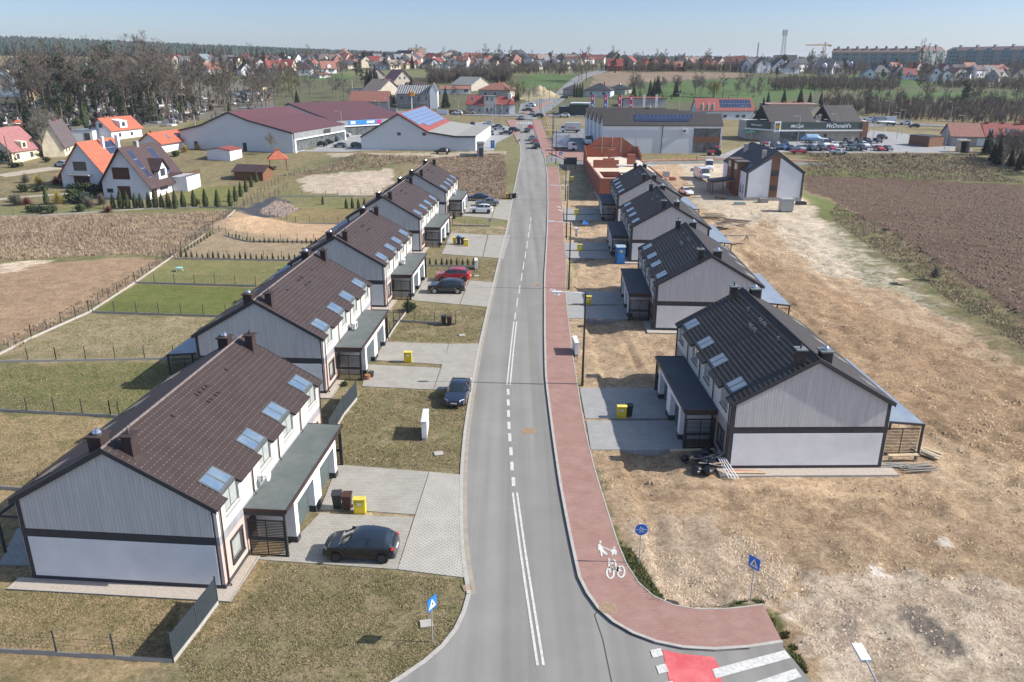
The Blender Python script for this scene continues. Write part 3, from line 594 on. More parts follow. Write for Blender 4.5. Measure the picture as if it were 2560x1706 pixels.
gutterm = M('brown_gutter', (.05, .028, .024), .45); frameg = M('window_frame_grey', (.10, .112, .12), .8, spec=.15)
glasss = M('sky_glass', (.09, .15, .24), .08, (.16, .21, .26), .8, spec=1.0); glassw = M('pale_sky_glass', (.22, .27, .31), .1, (.30, .35, .38), 2, spec=1.0); glassd = M('dark_glass', (.05, .07, .08), .08, (.16, .17, .16), .9, spec=.9)
garaged = M('garage_door_green', (.085, .11, .11), .6); steel = M('bright_steel', (.75, .75, .76), .18, metal=1.0)
polyc = M('blue_polycarbonate', (.17, .21, .26), .4, (.23, .27, .32), .9, spec=.4); louvre = M('black_slats', (.022, .024, .028), .6)
frostg = M('curtained_glass', (.33, .37, .36), .12, (.42, .44, .40), 2, spec=.9)
HW, HL, HE, HR = 5.65, 17.55, 5.05, 8.31; SLP = (HR - HE) / HW
WIN = [(1.15, 2.98), (6.0, 7.82), (9.98, 11.82), (14.8, 16.6)]
def rz_(x): return HR - SLP * abs(x)
def roof_slope(x0, x1, y0, y1, n, sg=1, wave=.022, thick=.12, st=.05):
 """one slope of tile courses from the ridge side x0 to the eave side x1, real ripples and steps"""
 mb = MB(); ny = max(2, int(round((y1 - y0) / .16))); dy = (y1 - y0) / ny
 for i in range(n):
  a = x0 + (x1 - x0) * i / n; b = x0 + (x1 - x0) * (i + 1) / n; base = len(mb.v)
  for j in range(ny + 1):
   r = wave if j % 2 else -wave; y = y0 + j * dy
   mb.v += [(sg * a, y, rz_(a) + r * .25), (sg * b, y, rz_(b) + r + st), (sg * b + sg * .012, y, rz_(b) - .02)]
  for j in range(ny):
   k = base + j * 3
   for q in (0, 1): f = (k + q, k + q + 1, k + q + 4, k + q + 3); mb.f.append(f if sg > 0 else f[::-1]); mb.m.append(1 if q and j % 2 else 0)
    # underside board and verge
 mb.quad((sg * x0, y0, rz_(x0) - thick), (sg * x0, y1, rz_(x0) - thick), (sg * x1, y1, rz_(x1) - thick), (sg * x1, y0, rz_(x1) - thick))
 for y in (y0, y1): mb.quad((sg * x0, y, rz_(x0) - thick), (sg * x1, y, rz_(x1) - thick), (sg * x1, y, rz_(x1) + .02), (sg * x0, y, rz_(x0) + .02))
 mb.quad((sg * x1, y0, rz_(x1) - thick), (sg * x1, y1, rz_(x1) - thick), (sg * x1, y1, rz_(x1) + .02), (sg * x1, y0, rz_(x1) + .02))
 return mb
def slope_box(mb, x0, x1, y0, y1, h0, h1_):
 i = len(mb.v)
 for h in (h0, h1_):
  for x, y in ((x0, y0), (x1, y0), (x1, y1), (x0, y1)): mb.v.append((x, y, rz_(x) + h))
 for f in ((0, 3, 2, 1), (4, 5, 6, 7), (0, 1, 5, 4), (1, 2, 6, 5), (2, 3, 7, 6), (3, 0, 4, 7)): mb.f.append(tuple(i + k for k in f)); mb.m.append(mb.mi)
 return mb
def slats(mb, x0, x1, y, z0, z1, step=.105, th=.045):
 z = z0
 while z < z1: mb.box(x0, x1, y - .012, y + .012, z, z + th); z += step
 return mb
def townhouse(side, canopy=True, screen=True):
 left = side == 'L'; fl = not left; roofm = brownt if left else blackt; felt = feltm if left else feltd; brick = brickb if left else brickd
 root = empty('terraced_house', (0, 0, 0)); P = lambda mb, name, m, par=root: mb.build(name, m, par, fl)
    # body
 mb = MB(); mb.ext([(-5.5, -.3), (5.36, -.3), (5.36, rz_(5.36) - .14), (0, rz_(0) - .14), (-5.5, rz_(5.5) - .14)], 'y', .1, HL - .1); P(mb, 'wall', [trim])
    # gable ends: grey cladding above the dark band, white render below
 for y0, y1 in ((.085, .1), (HL - .1, HL - .085)):
  mb = MB(); mb.ext([(-5.22, 3.25), (5.25, 3.25), (5.25, rz_(5.25) - .3), (0, rz_(0) - .3), (-5.22, rz_(5.22) - .3)], 'y', y0 - .005, y1 + .005); P(mb, 'gable_cladding', clad)
  mb = MB(); mb.box(-5.22, 5.25, y0 - .005, y1 + .005, .27, 2.74); P(mb, 'gable_panel', whiter)
    # street front
 lowin = [(1.28, 2.7), (14.85, 16.3)]
 for nm, z0, z1, m, ws in (('plinth', -.3, .3, trim, []), ('brick_front', .3, 2.72, brick, lowin), ('band', 2.72, 3.25, bandm, []), ('board_front', 3.25, 5.0, boards, WIN)):
  mb = MB(); ys = [.1] + [q for ab in ws for q in ab] + [HL - .1]; zb = .85 if nm == 'brick_front' else 3.93; zt = 2.25 if nm == 'brick_front' else 9
  for k in range(0, len(ys), 2): mb.box(5.36, 5.53, ys[k], ys[k + 1], z0, z1)
  for a, b in ws:
   mb.box(5.36, 5.53, a, b, z0, zb)
   if zt < z1: mb.box(5.36, 5.53, a, b, zt, z1)
  P(mb, nm, m)
 for y in ((.085, .32), (HL - .32, HL - .085)): mb = MB(); mb.box(5.3, 5.55, *y, -.3, 5.0); P(mb, 'corner_trim', trim) if not left else None
    # rear
 mb = MB(); mb.box(-5.53, -5.5, .12, HL - .12, 3.25, 4.9).box(-5.53, -5.5, .12, HL - .12, .3, 2.74); P(mb, 'rear_render', whiter)
 for y in (3.2, 7.0, 10.55, 14.3):
  mb = MB(); mb.box(-5.56, -5.53, y - 1.1, y + 1.1, .1, 2.3); d = P(mb, 'patio_door', frameg); mb = MB(); mb.box(-5.57, -5.56, y - 1, y + 1, .2, 2.2); P(mb, 'pane', glassd, d)
    # roof
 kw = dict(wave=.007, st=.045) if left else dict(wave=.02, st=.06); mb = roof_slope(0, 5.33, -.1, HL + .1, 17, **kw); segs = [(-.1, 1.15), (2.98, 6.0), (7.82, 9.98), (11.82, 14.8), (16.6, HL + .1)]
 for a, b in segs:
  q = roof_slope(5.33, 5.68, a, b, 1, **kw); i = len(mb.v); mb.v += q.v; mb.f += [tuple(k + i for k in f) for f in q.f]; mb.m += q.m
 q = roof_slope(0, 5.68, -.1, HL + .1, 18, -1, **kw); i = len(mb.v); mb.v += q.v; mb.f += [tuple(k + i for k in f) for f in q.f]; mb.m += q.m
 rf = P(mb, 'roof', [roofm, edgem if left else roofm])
 mb = MB(); y = -.1
 while y < HL: mb.tube([(0, y, HR + .01), (0, y + .34, HR + .01)], [.075, .095], 7); y += .33
 P(mb, 'ridge_tiles', M('ridge_caps', (.11, .085, .08), .6, (.2, .17, .16), 5) if left else roofm, rf)
 mb = MB()
 for sg in (1, -1):
  for y in (-.13, HL + .1): mb = MB(); mb.ext([(0, HR - .24), (sg * 5.68, rz_(5.68) - .24), (sg * 5.68, rz_(5.68) + .06), (0, HR + .06)], 'y', y, y + .03); P(mb, 'verge_board', trim, rf)
 for X, Y in ((.97, 8.25), (.97, 8.65), (.97, 9.2), (.97, 9.6), (1.72, 8.2), (1.72, 8.6), (1.72, 9.2), (1.72, 9.6), (1.0, 12.5), (1.0, 5.2)):
  mb = MB()
  if left: slope_box(mb, X - .07, X + .16, Y, Y + .12, -.02, .075)
  else: slope_box(mb, X - .05, X + .05, Y, Y + .1, 0, .3); slope_box(mb, X - .1, X + .1, Y - .05, Y + .15, .3, .34)
  P(mb, 'roof_vent', M('vent_black', (.02, .015, .015), .5) if left else M('vent_light', (.2, .2, .2), .5), rf)
    # dormer windows: a roof light running into an upright window
 for a, b in WIN:
  mb = MB(); slope_box(mb, 4.2, 5.36, a + .02, b - .02, -.05, .075); f = P(mb, 'roof_light', frameg); m_ = (a + b) / 2
  for c, d in ((a + .14, m_ - .07), (m_ + .07, b - .14)): mb = MB(); slope_box(mb, 4.27, 5.24, c, d, .07, .082); P(mb, 'pane', glasss if left else glassw, f)
  mb = MB(); mb.box(5.36, 5.41, a + .01, b - .01, 3.98, 5.19); f = P(mb, 'window', frameg)
  for c, d in ((a + .1, m_ - .05), (m_ + .05, b - .1)): mb = MB(); mb.box(5.4, 5.417, c, d, 4.06, 5.1); P(mb, 'pane', frostg, f)
  mb = MB(); mb.ext([(5.37, 3.93), (5.6, 3.9), (5.6, 3.86), (5.37, 3.86)], 'y', a - .02, b + .02); P(mb, 'sill', bandm if left else trim, f)
  mb = MB(); slope_box(mb, -5.3, -4.15, a + .02, b - .02, -.0, .0) if False else None
 for a, b in WIN:
  mb = MB(); i0 = len(mb.v); slope_box(mb, 4.1, 5.2, a, b, -.03, .075); mb.v = [(-x, y, z) for x, y, z in mb.v]; mb.f = [f[::-1] for f in mb.f]; f = P(mb, 'roof_light', frameg)
  mb = MB(); slope_box(mb, 4.2, 5.1, a + .1, b - .1, .07, .082); mb.v = [(-x, y, z) for x, y, z in mb.v]; mb.f = [f_[::-1] for f_ in mb.f]; P(mb, 'pane', glasss, f)
 for a, b in lowin:
  mb = MB(); mb.box(5.36, 5.42, a + .02, b - .02, .9, 2.22); f = P(mb, 'window', frameg)
  mb = MB(); mb.box(5.41, 5.427, a + .12, b - .12, 1.0, 2.12); P(mb, 'pane', frostg if left else glassd, f)
  mb = MB(); mb.box(5.5, 5.6, a - .1, a, .82, 2.3).box(5.5, 5.6, b, b + .1, .82, 2.3).box(5.5, 5.62, a - .1, b + .1, 2.25, 2.36).box(5.45, 5.64, a - .1, b + .1, .78, .87); P(mb, 'surround', trim, f)
    # gutters and downpipes
 for a, b in segs:
  mb = MB(); mb.tube([(5.72, a, 5.0), (5.72, b, 5.0)], .06, 6); P(mb, 'gutter', gutterm)
 mb = MB(); mb.tube([(-5.74, 0, 5.0), (-5.74, HL, 5.0)], .06, 6); P(mb, 'gutter', gutterm)
 for y, zb in ((.42, .05), (4.75, 3.2), (8.9, 3.2), (13.0, 3.2), (17.15, .05)):
  mb = MB(); mb.tube([(5.72, y, 4.98), (5.62, y, 4.75), (5.6, y, zb + .15), (5.72, y, zb)], .045, 6); P(mb, 'downpipe', gutterm)
    # chimneys
 for X, Y in ((1.05, .8), (1.05, 16.75)):
  mb = MB(); mb.box(X - .27, X + .27, Y - .33, Y + .33, rz_(X) - .5, 8.72); c = P(mb, 'chimney', roofm)
  mb = MB(); mb.box(X - .38, X + .38, Y - .43, Y + .43, 8.72, 8.8); P(mb, 'cap', roofm if left else M('grey_lead', (.16, .18, .18), .5), c)
  mb = MB(); mb.tube([(X, Y, 8.8), (X, Y, 9.0)], .07, 8).tube([(X, Y, 9.0), (X, Y, 9.12)], [.1, .04], 8); P(mb, 'pot', trim, c)
  mb = MB(); slope_box(mb, X - .5, X + .55, Y - .45, Y + .45, .0, .045); P(mb, 'flashing', roofm, c)
 for X, Y in ((-.75, .95), (-.75, 16.6)):
  mb = MB(); mb.box(X - .36, X + .36, Y - .4, Y + .4, rz_(X) - .5, 8.55); c = P(mb, 'chimney', roofm)
  mb = MB(); mb.box(X - .46, X + .46, Y - .5, Y + .5, 8.55, 8.64); P(mb, 'cap', roofm if left else M('grey_lead', (0, 0, 0)), c)
  mb = MB(); mb.tube([(X, Y, 8.64), (X, Y, 8.74), (X, Y, 8.82), (X, Y, 8.92), (X, Y, 8.97)], [.24, .24, .2, .1, .02], 12); P(mb, 'cowl', steel, c)
    # garage block with flat roof
 mb = MB(); mb.box(5.54, 7.98, 3.25, 14.43, 2.99, 3.12); cr = P(mb, 'garage_roof', felt)
 mb = MB(); mb.box(7.98, 8.03, 3.2, 14.48, 2.93, 3.15).box(5.54, 8.03, 3.2, 3.25, 2.93, 3.15).box(5.54, 8.03, 14.43, 14.48, 2.93, 3.15); P(mb, 'edge', gutterm, cr)
 mb = MB(); mb.box(7.7, 7.9, 3.25, 14.43, 2.7, 2.99).box(5.54, 7.9, 3.26, 3.36, 2.7, 2.99).box(5.54, 7.9, 14.32, 14.42, 2.7, 2.99); P(mb, 'beam', trim, cr)
 mb = MB(); mb.box(5.54, 7.3, 4.72, 4.86, .0, 2.98).box(5.54, 7.3, 12.83, 12.97, 0, 2.98)
 for a, b in ((4.72, 5.25), (8.2, 9.48), (12.45, 12.97)): mb.box(7.3, 7.9, a, b, .42, 2.7)
 mb.box(7.72, 7.88, 5.25, 8.2, 2.35, 2.7).box(7.72, 7.88, 9.48, 12.45, 2.35, 2.7).box(7.3, 7.7, 4.72, 12.97, 2.7, 2.98); P(mb, 'garage_wall', whiter)
 for a, b in ((4.72, 5.25), (8.2, 9.48), (12.45, 12.97)): mb = MB(); mb.box(7.28, 7.93, a - .015, b + .015, -.1, .42); P(mb, 'pier_base', trim)
 for a, b in ((5.25, 8.2), (9.48, 12.45)):
  mb = MB(); mb.box(7.42, 7.46, a, b, 0, 2.35)
  for k in range(5): mb.box(7.46, 7.475, a + .02, b - .02, .04 + k * .47, .46 + k * .47)
  P(mb, 'garage_door', garaged)
 for y in (3.3, 14.37): mb = MB(); mb.box(7.78, 7.9, y - .06, y + .06, -.1, 2.7); P(mb, 'post', trim)
 for y, dd in ((4.05, 1), (13.6, 1)):
  mb = MB(); mb.box(5.54, 5.6, y - .5, y + .5, .05, 2.15); d = P(mb, 'front_door', M('door_dark', (.05, .04, .035), .5)); mb = MB(); mb.tube([(5.65, y + .35, .9), (5.65, y + .35, 1.5)], .02, 5); P(mb, 'handle', steel, d)
 for y in (3.32, 14.36):
  mb = MB(); mb.box(5.62, 5.68, y - .02, y + .02, .05, 2.4).box(7.7, 7.76, y - .02, y + .02, .05, 2.4).box(6.66, 6.71, y - .02, y + .02, .05, 2.4).box(5.62, 7.76, y - .02, y + .02, .02, .1).box(5.62, 7.76, y - .02, y + .02, 2.32, 2.38).box(5.62, 7.76, y - .02, y + .02, 1.02, 1.28)
  slats(mb, 5.66, 7.72, y, .16, .98); slats(mb, 5.66, 7.72, y, 1.34, 2.3); P(mb, 'slatted_screen', louvre)
    # rear canopy
 if canopy:
  mb = MB(); mb.quad((-5.5, 2.1, 2.82), (-9.2, 2.1, 2.5), (-9.2, 15.4, 2.5), (-5.5, 15.4, 2.82)); mb.quad((-5.5, 2.1, 2.78), (-5.5, 15.4, 2.78), (-9.2, 15.4, 2.46), (-9.2, 2.1, 2.46)); cn = P(mb, 'canopy_roof', polyc)
  mb = MB(); mb.box(-9.25, -9.1, 2.0, 15.5, 2.3, 2.47)
  for k in range(15): y = 2.12 + k * .945; mb.bar((-5.5, y, 2.76), (-9.2, y, 2.44), .05, .06)
  mb.bar((-5.5, 2.06, 2.74), (-9.2, 2.06, 2.42), .1, .16); P(mb, 'rafters', trim, cn)
  for y in (2.1, 6.5, 11, 15.35): mb = MB(); mb.box(-9.24, -9.1, y - .07, y + .07, -.1, 2.3); P(mb, 'post', trim, cn)
  mb = MB(); mb.box(-8.95, -6.45, 2.06, 2.1, .1, .16).box(-8.95, -6.45, 2.06, 2.1, 2.1, 2.16).box(-7.75, -7.7, 2.06, 2.1, .1, 2.16); slats(mb, -8.95, -6.45, 2.08, .2, 2.1, .12); P(mb, 'slatted_screen', louvre, cn)
 else:
  mb = MB()
  for k in range(8): mb.box(-8.6, -5.5, 2.2 + k * 1.7, 2.3 + k * 1.7, 2.4, 2.52)
  mb.box(-8.7, -8.58, 2.1, 14.3, 2.36, 2.5); cn = P(mb, 'pergola', trim)
  for y in (2.2, 8, 14.2): mb = MB(); mb.box(-8.7, -8.58, y, y + .12, -.1, 2.36); P(mb, 'post', trim, cn)
 return root
FIT = {'L1': (-23.27, 40.22, -.08), 'L2': (-23.85, 69.86, -.06), 'L3': (-22.42, 98.14, -.06), 'L4': (-21.42, 130.06, -.07), 'L5': (-19.39, 158.49, -.05),
       'R1': (22.97, 55.12, .02), 'R2': (22.92, 88.79, -.05), 'R3': (24.84, 122.96, -.05), 'R4': (26.55, 154.02, -.05)}
LAB = {'L1': 'nearest brown-roofed terraced house on the left, dark smart hatchback parked before it', 'L2': 'brown-roofed terraced house on the left, second from the viewer, flower pots by its garage',
       'L3': 'brown-roofed terraced house with the black and the red car on its drive', 'L4': 'brown-roofed terraced house with yellow, blue and brown bins on its drive', 'L5': 'farthest brown-roofed terraced house on the left, white car on its drive',
       'R1': 'nearest anthracite-roofed terraced house on the right with a rubbish heap at its corner', 'R2': 'anthracite-roofed terraced house on the right, second from the viewer', 'R3': 'anthracite-roofed terraced house with the blue portable toilet at its corner', 'R4': 'farthest anthracite-roofed terraced house, just before the brick shell'}
LAB['L1'] = 'nearest brown-roofed terraced house on the left, dark hatchback parked before it'
tl1 = freeze(townhouse('L', False)); tl2 = freeze(townhouse('L', True)); tr = freeze(townhouse('R', True))
gravel = M('pale_gravel', (.50, .44, .37), .95, (.33, .28, .24), 14, .5, 40)
used_t = set(); FR = {}
for k, (x, y, th) in FIT.items():
 t = tl1 if k == 'L1' else tl2 if k[0] == 'L' else tr
 o = t[0] if id(t) not in used_t else copy_tree(t); used_t.add(id(t))
 o.location = (x * .9, y * .9, 0); o.rotation_euler[2] = th; tag(o, LAB[k], 'house', 'terraced houses along the street'); FR[k] = (x * .9, y * .9, th, 1 if k[0] == 'L' else -1)
def hl(k, x, y, z=0):
 """point given in a house's own frame (x towards the street, y away from the viewer)"""
 X, Y, th, s = FR[k]; return Vector((X + math.cos(th) * x * s - math.sin(th) * y, Y + math.sin(th) * x * s + math.cos(th) * y, z))
for k in FIT:
 far = k in ('L3', 'L4', 'L5', 'R3', 'R4')
 drape('gravel_strip', [tuple(hl(k, *q)[:2]) for q in ((-6.3, -.95), (6.2, -.95), (6.2, 3.2), (5.5, 3.2), (5.5, .1), (-6.3, .1))], gravel, .03, world=True, rim=.6)
 o = ribbon('kerb', [tuple(hl(k, *q)[:2]) for q in ((-6.3, -.95), (6.2, -.95), (6.2, 3.1))], -.06, 0, kerbm, -.6, .07, world=True, sm=0, step=50)
# ---------------------------------------------------------------- cars
tyre = M('tyre_rubber', (.018, .018, .019), .8); rimm = M('alloy_rim', (.42, .43, .45), .3, metal=.8); rimd = M('dark_rim', (.05, .05, .055), .35)
cglass = M('car_glass', (.02, .028, .034), .05, spec=1.0); lampw = M('headlamp_glass', (.62, .66, .7), .15, spec=.9); lampr = M('tail_lamp_red', (.45, .02, .02), .2, spec=.8); blk = M('black_plastic', (.02, .02, .022), .5)
platem = M('number_plate', (.7, .7, .68), .5); chrome = M('chrome', (.6, .6, .62), .15, metal=1)
PAINT = {}
def paint(n, c=None, r=.22):
 if n not in PAINT: PAINT[n] = M('paint_' + n, c, r, amt=.04, spec=.6, coat=.8)
 return PAINT[n]
paint('black', (.012, .013, .016)); paint('navy', (.012, .02, .045)); paint('dark_grey', (.035, .038, .042)); paint('graphite', (.010, .016, .026)); paint('grey', (.13, .14, .15)); paint('silver', (.36, .38, .40), .3); paint('white', (.72, .73, .74)); paint('red', (.35, .012, .02)); paint('wine', (.16, .02, .03)); paint('blue', (.04, .10, .28)); paint('green', (.02, .07, .05)); paint('beige', (.42, .38, .30)); paint('yellow', (.60, .42, .04))
# side profiles: station x, half width, belt z, roof z (equal to belt where there is no cabin), roof half width
CARS = {
 'hatchback': (3.98, 1.74, .30, [(-1.99, .62, .60, .60, .55), (-1.93, .76, .72, .72, .6), (-1.6, .83, .86, .86, .66), (-1.05, .86, .96, .98, .66), (-.35, .87, .98, 1.38, .60), (.15, .87, .99, 1.47, .60), (.8, .87, 1.0, 1.46, .60), (1.45, .86, 1.02, 1.36, .57), (1.72, .85, 1.02, 1.12, .6), (1.92, .8, .9, .92, .62), (1.99, .72, .55, .55, .6)], (-1.22, 1.27)),
 'sedan': (4.7, 1.8, .28, [(-2.35, .62, .55, .55, .5), (-2.28, .8, .68, .68, .6), (-1.9, .86, .8, .8, .66), (-1.0, .89, .9, .92, .66), (-.25, .9, .93, 1.36, .6), (.3, .9, .94, 1.42, .6), (.95, .9, .95, 1.38, .58), (1.6, .89, .97, 1.02, .62), (2.1, .86, .96, .97, .66), (2.3, .8, .86, .86, .66), (2.35, .7, .5, .5, .6)], (-1.42, 1.4)),
 'suv': (4.5, 1.84, .34, [(-2.25, .64, .65, .65, .55), (-2.18, .82, .82, .82, .6), (-1.85, .88, .98, .98, .68), (-1.05, .91, 1.05, 1.07, .68), (-.35, .92, 1.08, 1.52, .62), (.2, .92, 1.09, 1.62, .62), (1.2, .92, 1.1, 1.6, .61), (1.85, .91, 1.12, 1.42, .58), (2.08, .88, 1.08, 1.12, .62), (2.2, .82, .9, .9, .62), (2.25, .7, .6, .6, .6)], (-1.38, 1.36)),
 'van': (5.5, 2.0, .34, [(-2.75, .75, .7, .7, .65), (-2.68, .9, .95, .95, .75), (-2.35, .96, 1.15, 1.17, .8), (-1.85, .98, 1.25, 1.7, .84), (-1.35, .99, 1.28, 2.35, .86), (-.9, .99, 1.3, 2.45, .86), (1.0, .99, 1.3, 2.5, .87), (2.65, .99, 1.3, 2.48, .87), (2.72, .98, 1.3, 2.4, .86), (2.75, .9, .5, .5, .8)], (-1.75, 1.75)),
}
def car_thing(kind, color, detail=True, name=None, rim=None, label=None):
 L_, W_, zb, st, axl = CARS[kind]; wr = .31 if kind in ('hatchback', 'sedan') else .35; root = empty(name or kind, (0, 0, 0)); root['category'] = {'hatchback': 'car', 'sedan': 'car', 'suv': 'car', 'van': 'van'}[kind]
 xs = sorted(set([round(s[0], 3) for s in st] + [round(a + d, 3) for a in axl for d in (-wr - .06, -wr * .72, -wr * .3, wr * .3, wr * .72, wr + .06)]))
 A = np.array(st); f = lambda x, c: float(np.interp(x, A[:, 0], A[:, c]))
 sec = []
 for x in xs:
  z0 = zb
  for a in axl:
   d = abs(x - a)
   if d <= wr + .061: z0 = max(z0, math.sqrt(max(0, (wr + .06) ** 2 - d * d)) + wr)
  w_, zl, zr, rw = f(x, 1), f(x, 2), f(x, 3), f(x, 4); z0 = min(z0, zl - .02)
  has = zr > zl + .12
  sec.append((x, [(w_ - .03, z0), (w_, (z0 + zl) / 2), (w_ - .05, zl), (rw + (w_ - .05 - rw) * .45 if has else rw, (zl + zr) / 2 if has else zr - .004), (rw, zr - .03 if has else zr - .002), (rw * .5, zr + (.015 if has else 0.01)), (0, zr + (.03 if has else .02))], has))
 mb = MB(); g = MB(); n = 7
 for x, pts, h in sec:
  for y, z in pts: mb.v.append((x, -y, z))
  for y, z in reversed(pts[:-1]): mb.v.append((x, y, z))
 w2 = 2 * n - 1
 for i in range(len(sec) - 1):
  for k in range(w2 - 1):
   a = i * w2 + k; q = (a, a + 1, a + w2 + 1, a + w2); mb.f.append(q); mb.m.append(0)
   hs = sec[i][2] and sec[i + 1][2]; side = k in (2, 3, 8, 9)
   z_ = [mb.v[j] for j in q]
   slo = (sec[i + 1][1][4][1] - sec[i][1][4][1]) / (sec[i + 1][0] - sec[i][0]); rise = abs(z_[0][2] - z_[3][2]) > .1 and abs(z_[1][2] - z_[2][2]) > .1
   if kind == 'van': glaz = (side and sec[i][0] >= -1.9 and sec[i + 1][0] <= -.85 and sec[i + 1][2] and k in (2, 9)) or (not side and 2 < k < 9 and -2.3 <= sec[i][0] < -1.38 and slo > .8)
   else: glaz = (side and hs) or (not side and 2 < k < 9 and (sec[i][2] or sec[i + 1][2]) and (slo > .45 or slo < -.5))
   if glaz:
    c = sum((Vector(p) for p in z_), Vector()) / 4; nn = (Vector(z_[1]) - Vector(z_[0])).cross(Vector(z_[3]) - Vector(z_[0])); nn = nn.normalized() if nn.length else Vector((0, 0, 1))
    if nn.dot(c - Vector((c.x * .6, 0, .8))) < 0: nn = -nn
    sh = .93 if side else .97; g.quad(*[tuple(c + (Vector(p) - c) * (1.0 if (side and kind != 'van') else .96) * sh ** 0 + nn * .012) for p in z_])
 m0 = len(mb.v); mb.f.append(tuple(range(w2))[::-1]); mb.f.append(tuple(range((len(sec) - 1) * w2, len(sec) * w2))); mb.m += [0, 0]
 for i in range(len(sec) - 1): mb.f.append((i * w2, (i + 1) * w2, (i + 1) * w2 + w2 - 1, i * w2 + w2 - 1)); mb.m.append(0)
 body = mb.build('body', paint(color) if color in PAINT else color, root, smooth=False)
 for p_ in body.data.polygons: p_.use_smooth = True
 try: body.data.set_sharp_from_angle(angle=R(38))
 except Exception: pass
 g.build('windows', cglass, root)
 if detail and kind != 'van':
  pm = MB(); xm = (A[4, 0] + A[7, 0]) / 2
  for sg in (-1, 1):
   pm.bar((xm, sg * (.86), 1.0), (xm + .03, sg * (.63), f(xm, 3) - .02), .07, .03)
  pm.build('pillars', paint(color), root)
 for a in axl:
  for sg in (-1, 1):
   t = MB(); t.tube([(a, sg * (W_ / 2 - .22), wr), (a, sg * (W_ / 2 - .015), wr)], wr, 18); wo = t.build('wheel', tyre, root)
   if detail:
    t = MB(); t.tube([(a, sg * (W_ / 2 - .03), wr), (a, sg * (W_ / 2 - .003), wr)], wr * .66, 14); t.build('rim', rim or rimm, wo)
 if detail:
  zf = f(-L_ / 2 + .08, 2); zr2 = f(L_ / 2 - .1, 2)
  for sg in (-1, 1):
   t = MB(); t.quad((-L_ / 2 + .0, sg * .5, zf - .1), (-L_ / 2 + .28, sg * .84, zf + .02), (-L_ / 2 + .30, sg * .80, zf + .11), (-L_ / 2 + .07, sg * .48, zf + .06)); t.build('headlight', lampw, root)
   t = MB(); t.bar((L_ / 2 - .06, sg * .68, zr2 - .1), (L_ / 2 - .2, sg * .8, zr2 + .03), .1, .14); t.build('tail_light', lampr, root)
   t = MB(); t.bar((-.62 if kind != 'van' else -2.0, sg * .84, 1.0), (-.62 if kind != 'van' else -2.0, sg * 1.02, 1.03), .16, .14) ; t.build('mirror', paint(color), root)
  t = MB(); t.box(-L_ / 2 - .012, -L_ / 2 + .03, -.26, .26, .42, .53); t.build('number_plate', platem, root)
  t = MB(); t.box(L_ / 2 - .04, L_ / 2 + .01, -.26, .26, .58, .69); t.build('number_plate', platem, root)
  t = MB(); t.box(-L_ / 2 - .006, -L_ / 2 + .05, -.42, .42, .56, .64); t.build('grille', blk, root)
 return root
CT = {}
def car(kind, color, p, ang, label, group=None, detail=True, s=.97, cat=None, rim=None):
 """ang: heading of the bonnet in degrees, 0 = +x (to the right), 90 = away from the viewer"""
 key = (kind, color, detail, rim and rim.name)
 if key not in CT:
  r = car_thing(kind, color, detail, name={'hatchback': 'parked_car', 'sedan': 'parked_sedan', 'suv': 'parked_suv', 'van': 'delivery_van'}[kind], rim=rim); CT[key] = freeze(r); o = r
 else: o = copy_tree(CT[key])
 P_ = at(*p) if len(p) == 2 else Vector(p); zz = max(h1(P_.x, P_.y), P_.z)
 o.location = (P_.x, P_.y, zz + (.05 if P_.y < 145 else .12)); o.rotation_euler = (0, 0, R(ang + 180)); o.scale = (s, s, s)
 o['label'] = label; o['category'] = cat or o['category']
 if group: o['group'] = group
 elif 'group' in o: del o['group']
 return o
# driveway and kerb-side cars
car('hatchback', 'graphite', (832, 1275), 177, 'dark grey hatchback on the nearest left driveway', s=1.06, rim=rimd)
car('sedan', 'navy', (1053, 915), -90 - 5, 'dark navy saloon parked on the grass at the kerb, facing the viewer', s=1.0)
car('suv', 'black', (1027, 672), 180 - 2, 'black crossover parked in front of the red car', s=1.04)
car('hatchback', 'red', (1042, 645), 176, 'red hatchback parked behind the black crossover', s=1.15, rim=rimd)
car('hatchback', 'white', (1106, 490), 178, 'white hatchback on the farthest left driveway', s=1.1, rim=rimd)
car('sedan', 'grey', (1120, 473), 178, 'grey saloon half hidden behind the white hatchback', s=1.0)
car('sedan', 'navy', (1098, 461), 180, 'dark blue saloon beside the farthest left garage', s=1.0)
# ---------------------------------------------------------------- bins, cabinets, lamps, signs
def obj1(name, mb, m, loc, rz, label, cat, group=None):
 o = mb.build(name, m); o.location = loc; o.rotation_euler[2] = rz; return tag(o, label, cat, group)
ycab = M('yellow_cabinet', (.68, .52, .03), .6); ycab2 = M('yellow_cabinet_top', (.74, .60, .10), .6)
def gascab():
 r = empty('gas_cabinet', (0, 0, 0), cat='meter cabinet'); mb = MB(); mb.box(-.36, .36, -.2, .2, 0, 1.0); mb.build('body', ycab, r)
 mb = MB(); mb.ext([(-.24, 1.0), (.24, 1.0), (.24, 1.04), (0, 1.1), (-.24, 1.04)], 'x', -.4, .4); mb.build('lid', ycab2, r)
 mb = MB(); mb.box(-.3, .3, -.215, -.2, .1, .92); d = mb.build('door', ycab, r); mb = MB(); mb.box(-.12, .12, -.22, -.215, .62, .8); mb.build('label_plate', platem, d); return r
gc = freeze(gascab()); first = [True]
def put(t, p, rz=0, label=None, group=None, s=1, dz=0):
 P_ = at(*p) if len(p) == 2 else Vector(p)
 o = t[0] if t[0].get('_u') is None else copy_tree(t); t[0]['_u'] = 1; o['_u'] = 1
 o.location = (P_.x, P_.y, P_.z + dz); o.rotation_euler = (0, 0, rz); o.scale = (s, s, s) if not isinstance(s, tuple) else s
 if label: o['label'] = label
 if group: o['group'] = group
 return o
G_ = 'yellow gas meter cabinets along the driveways'
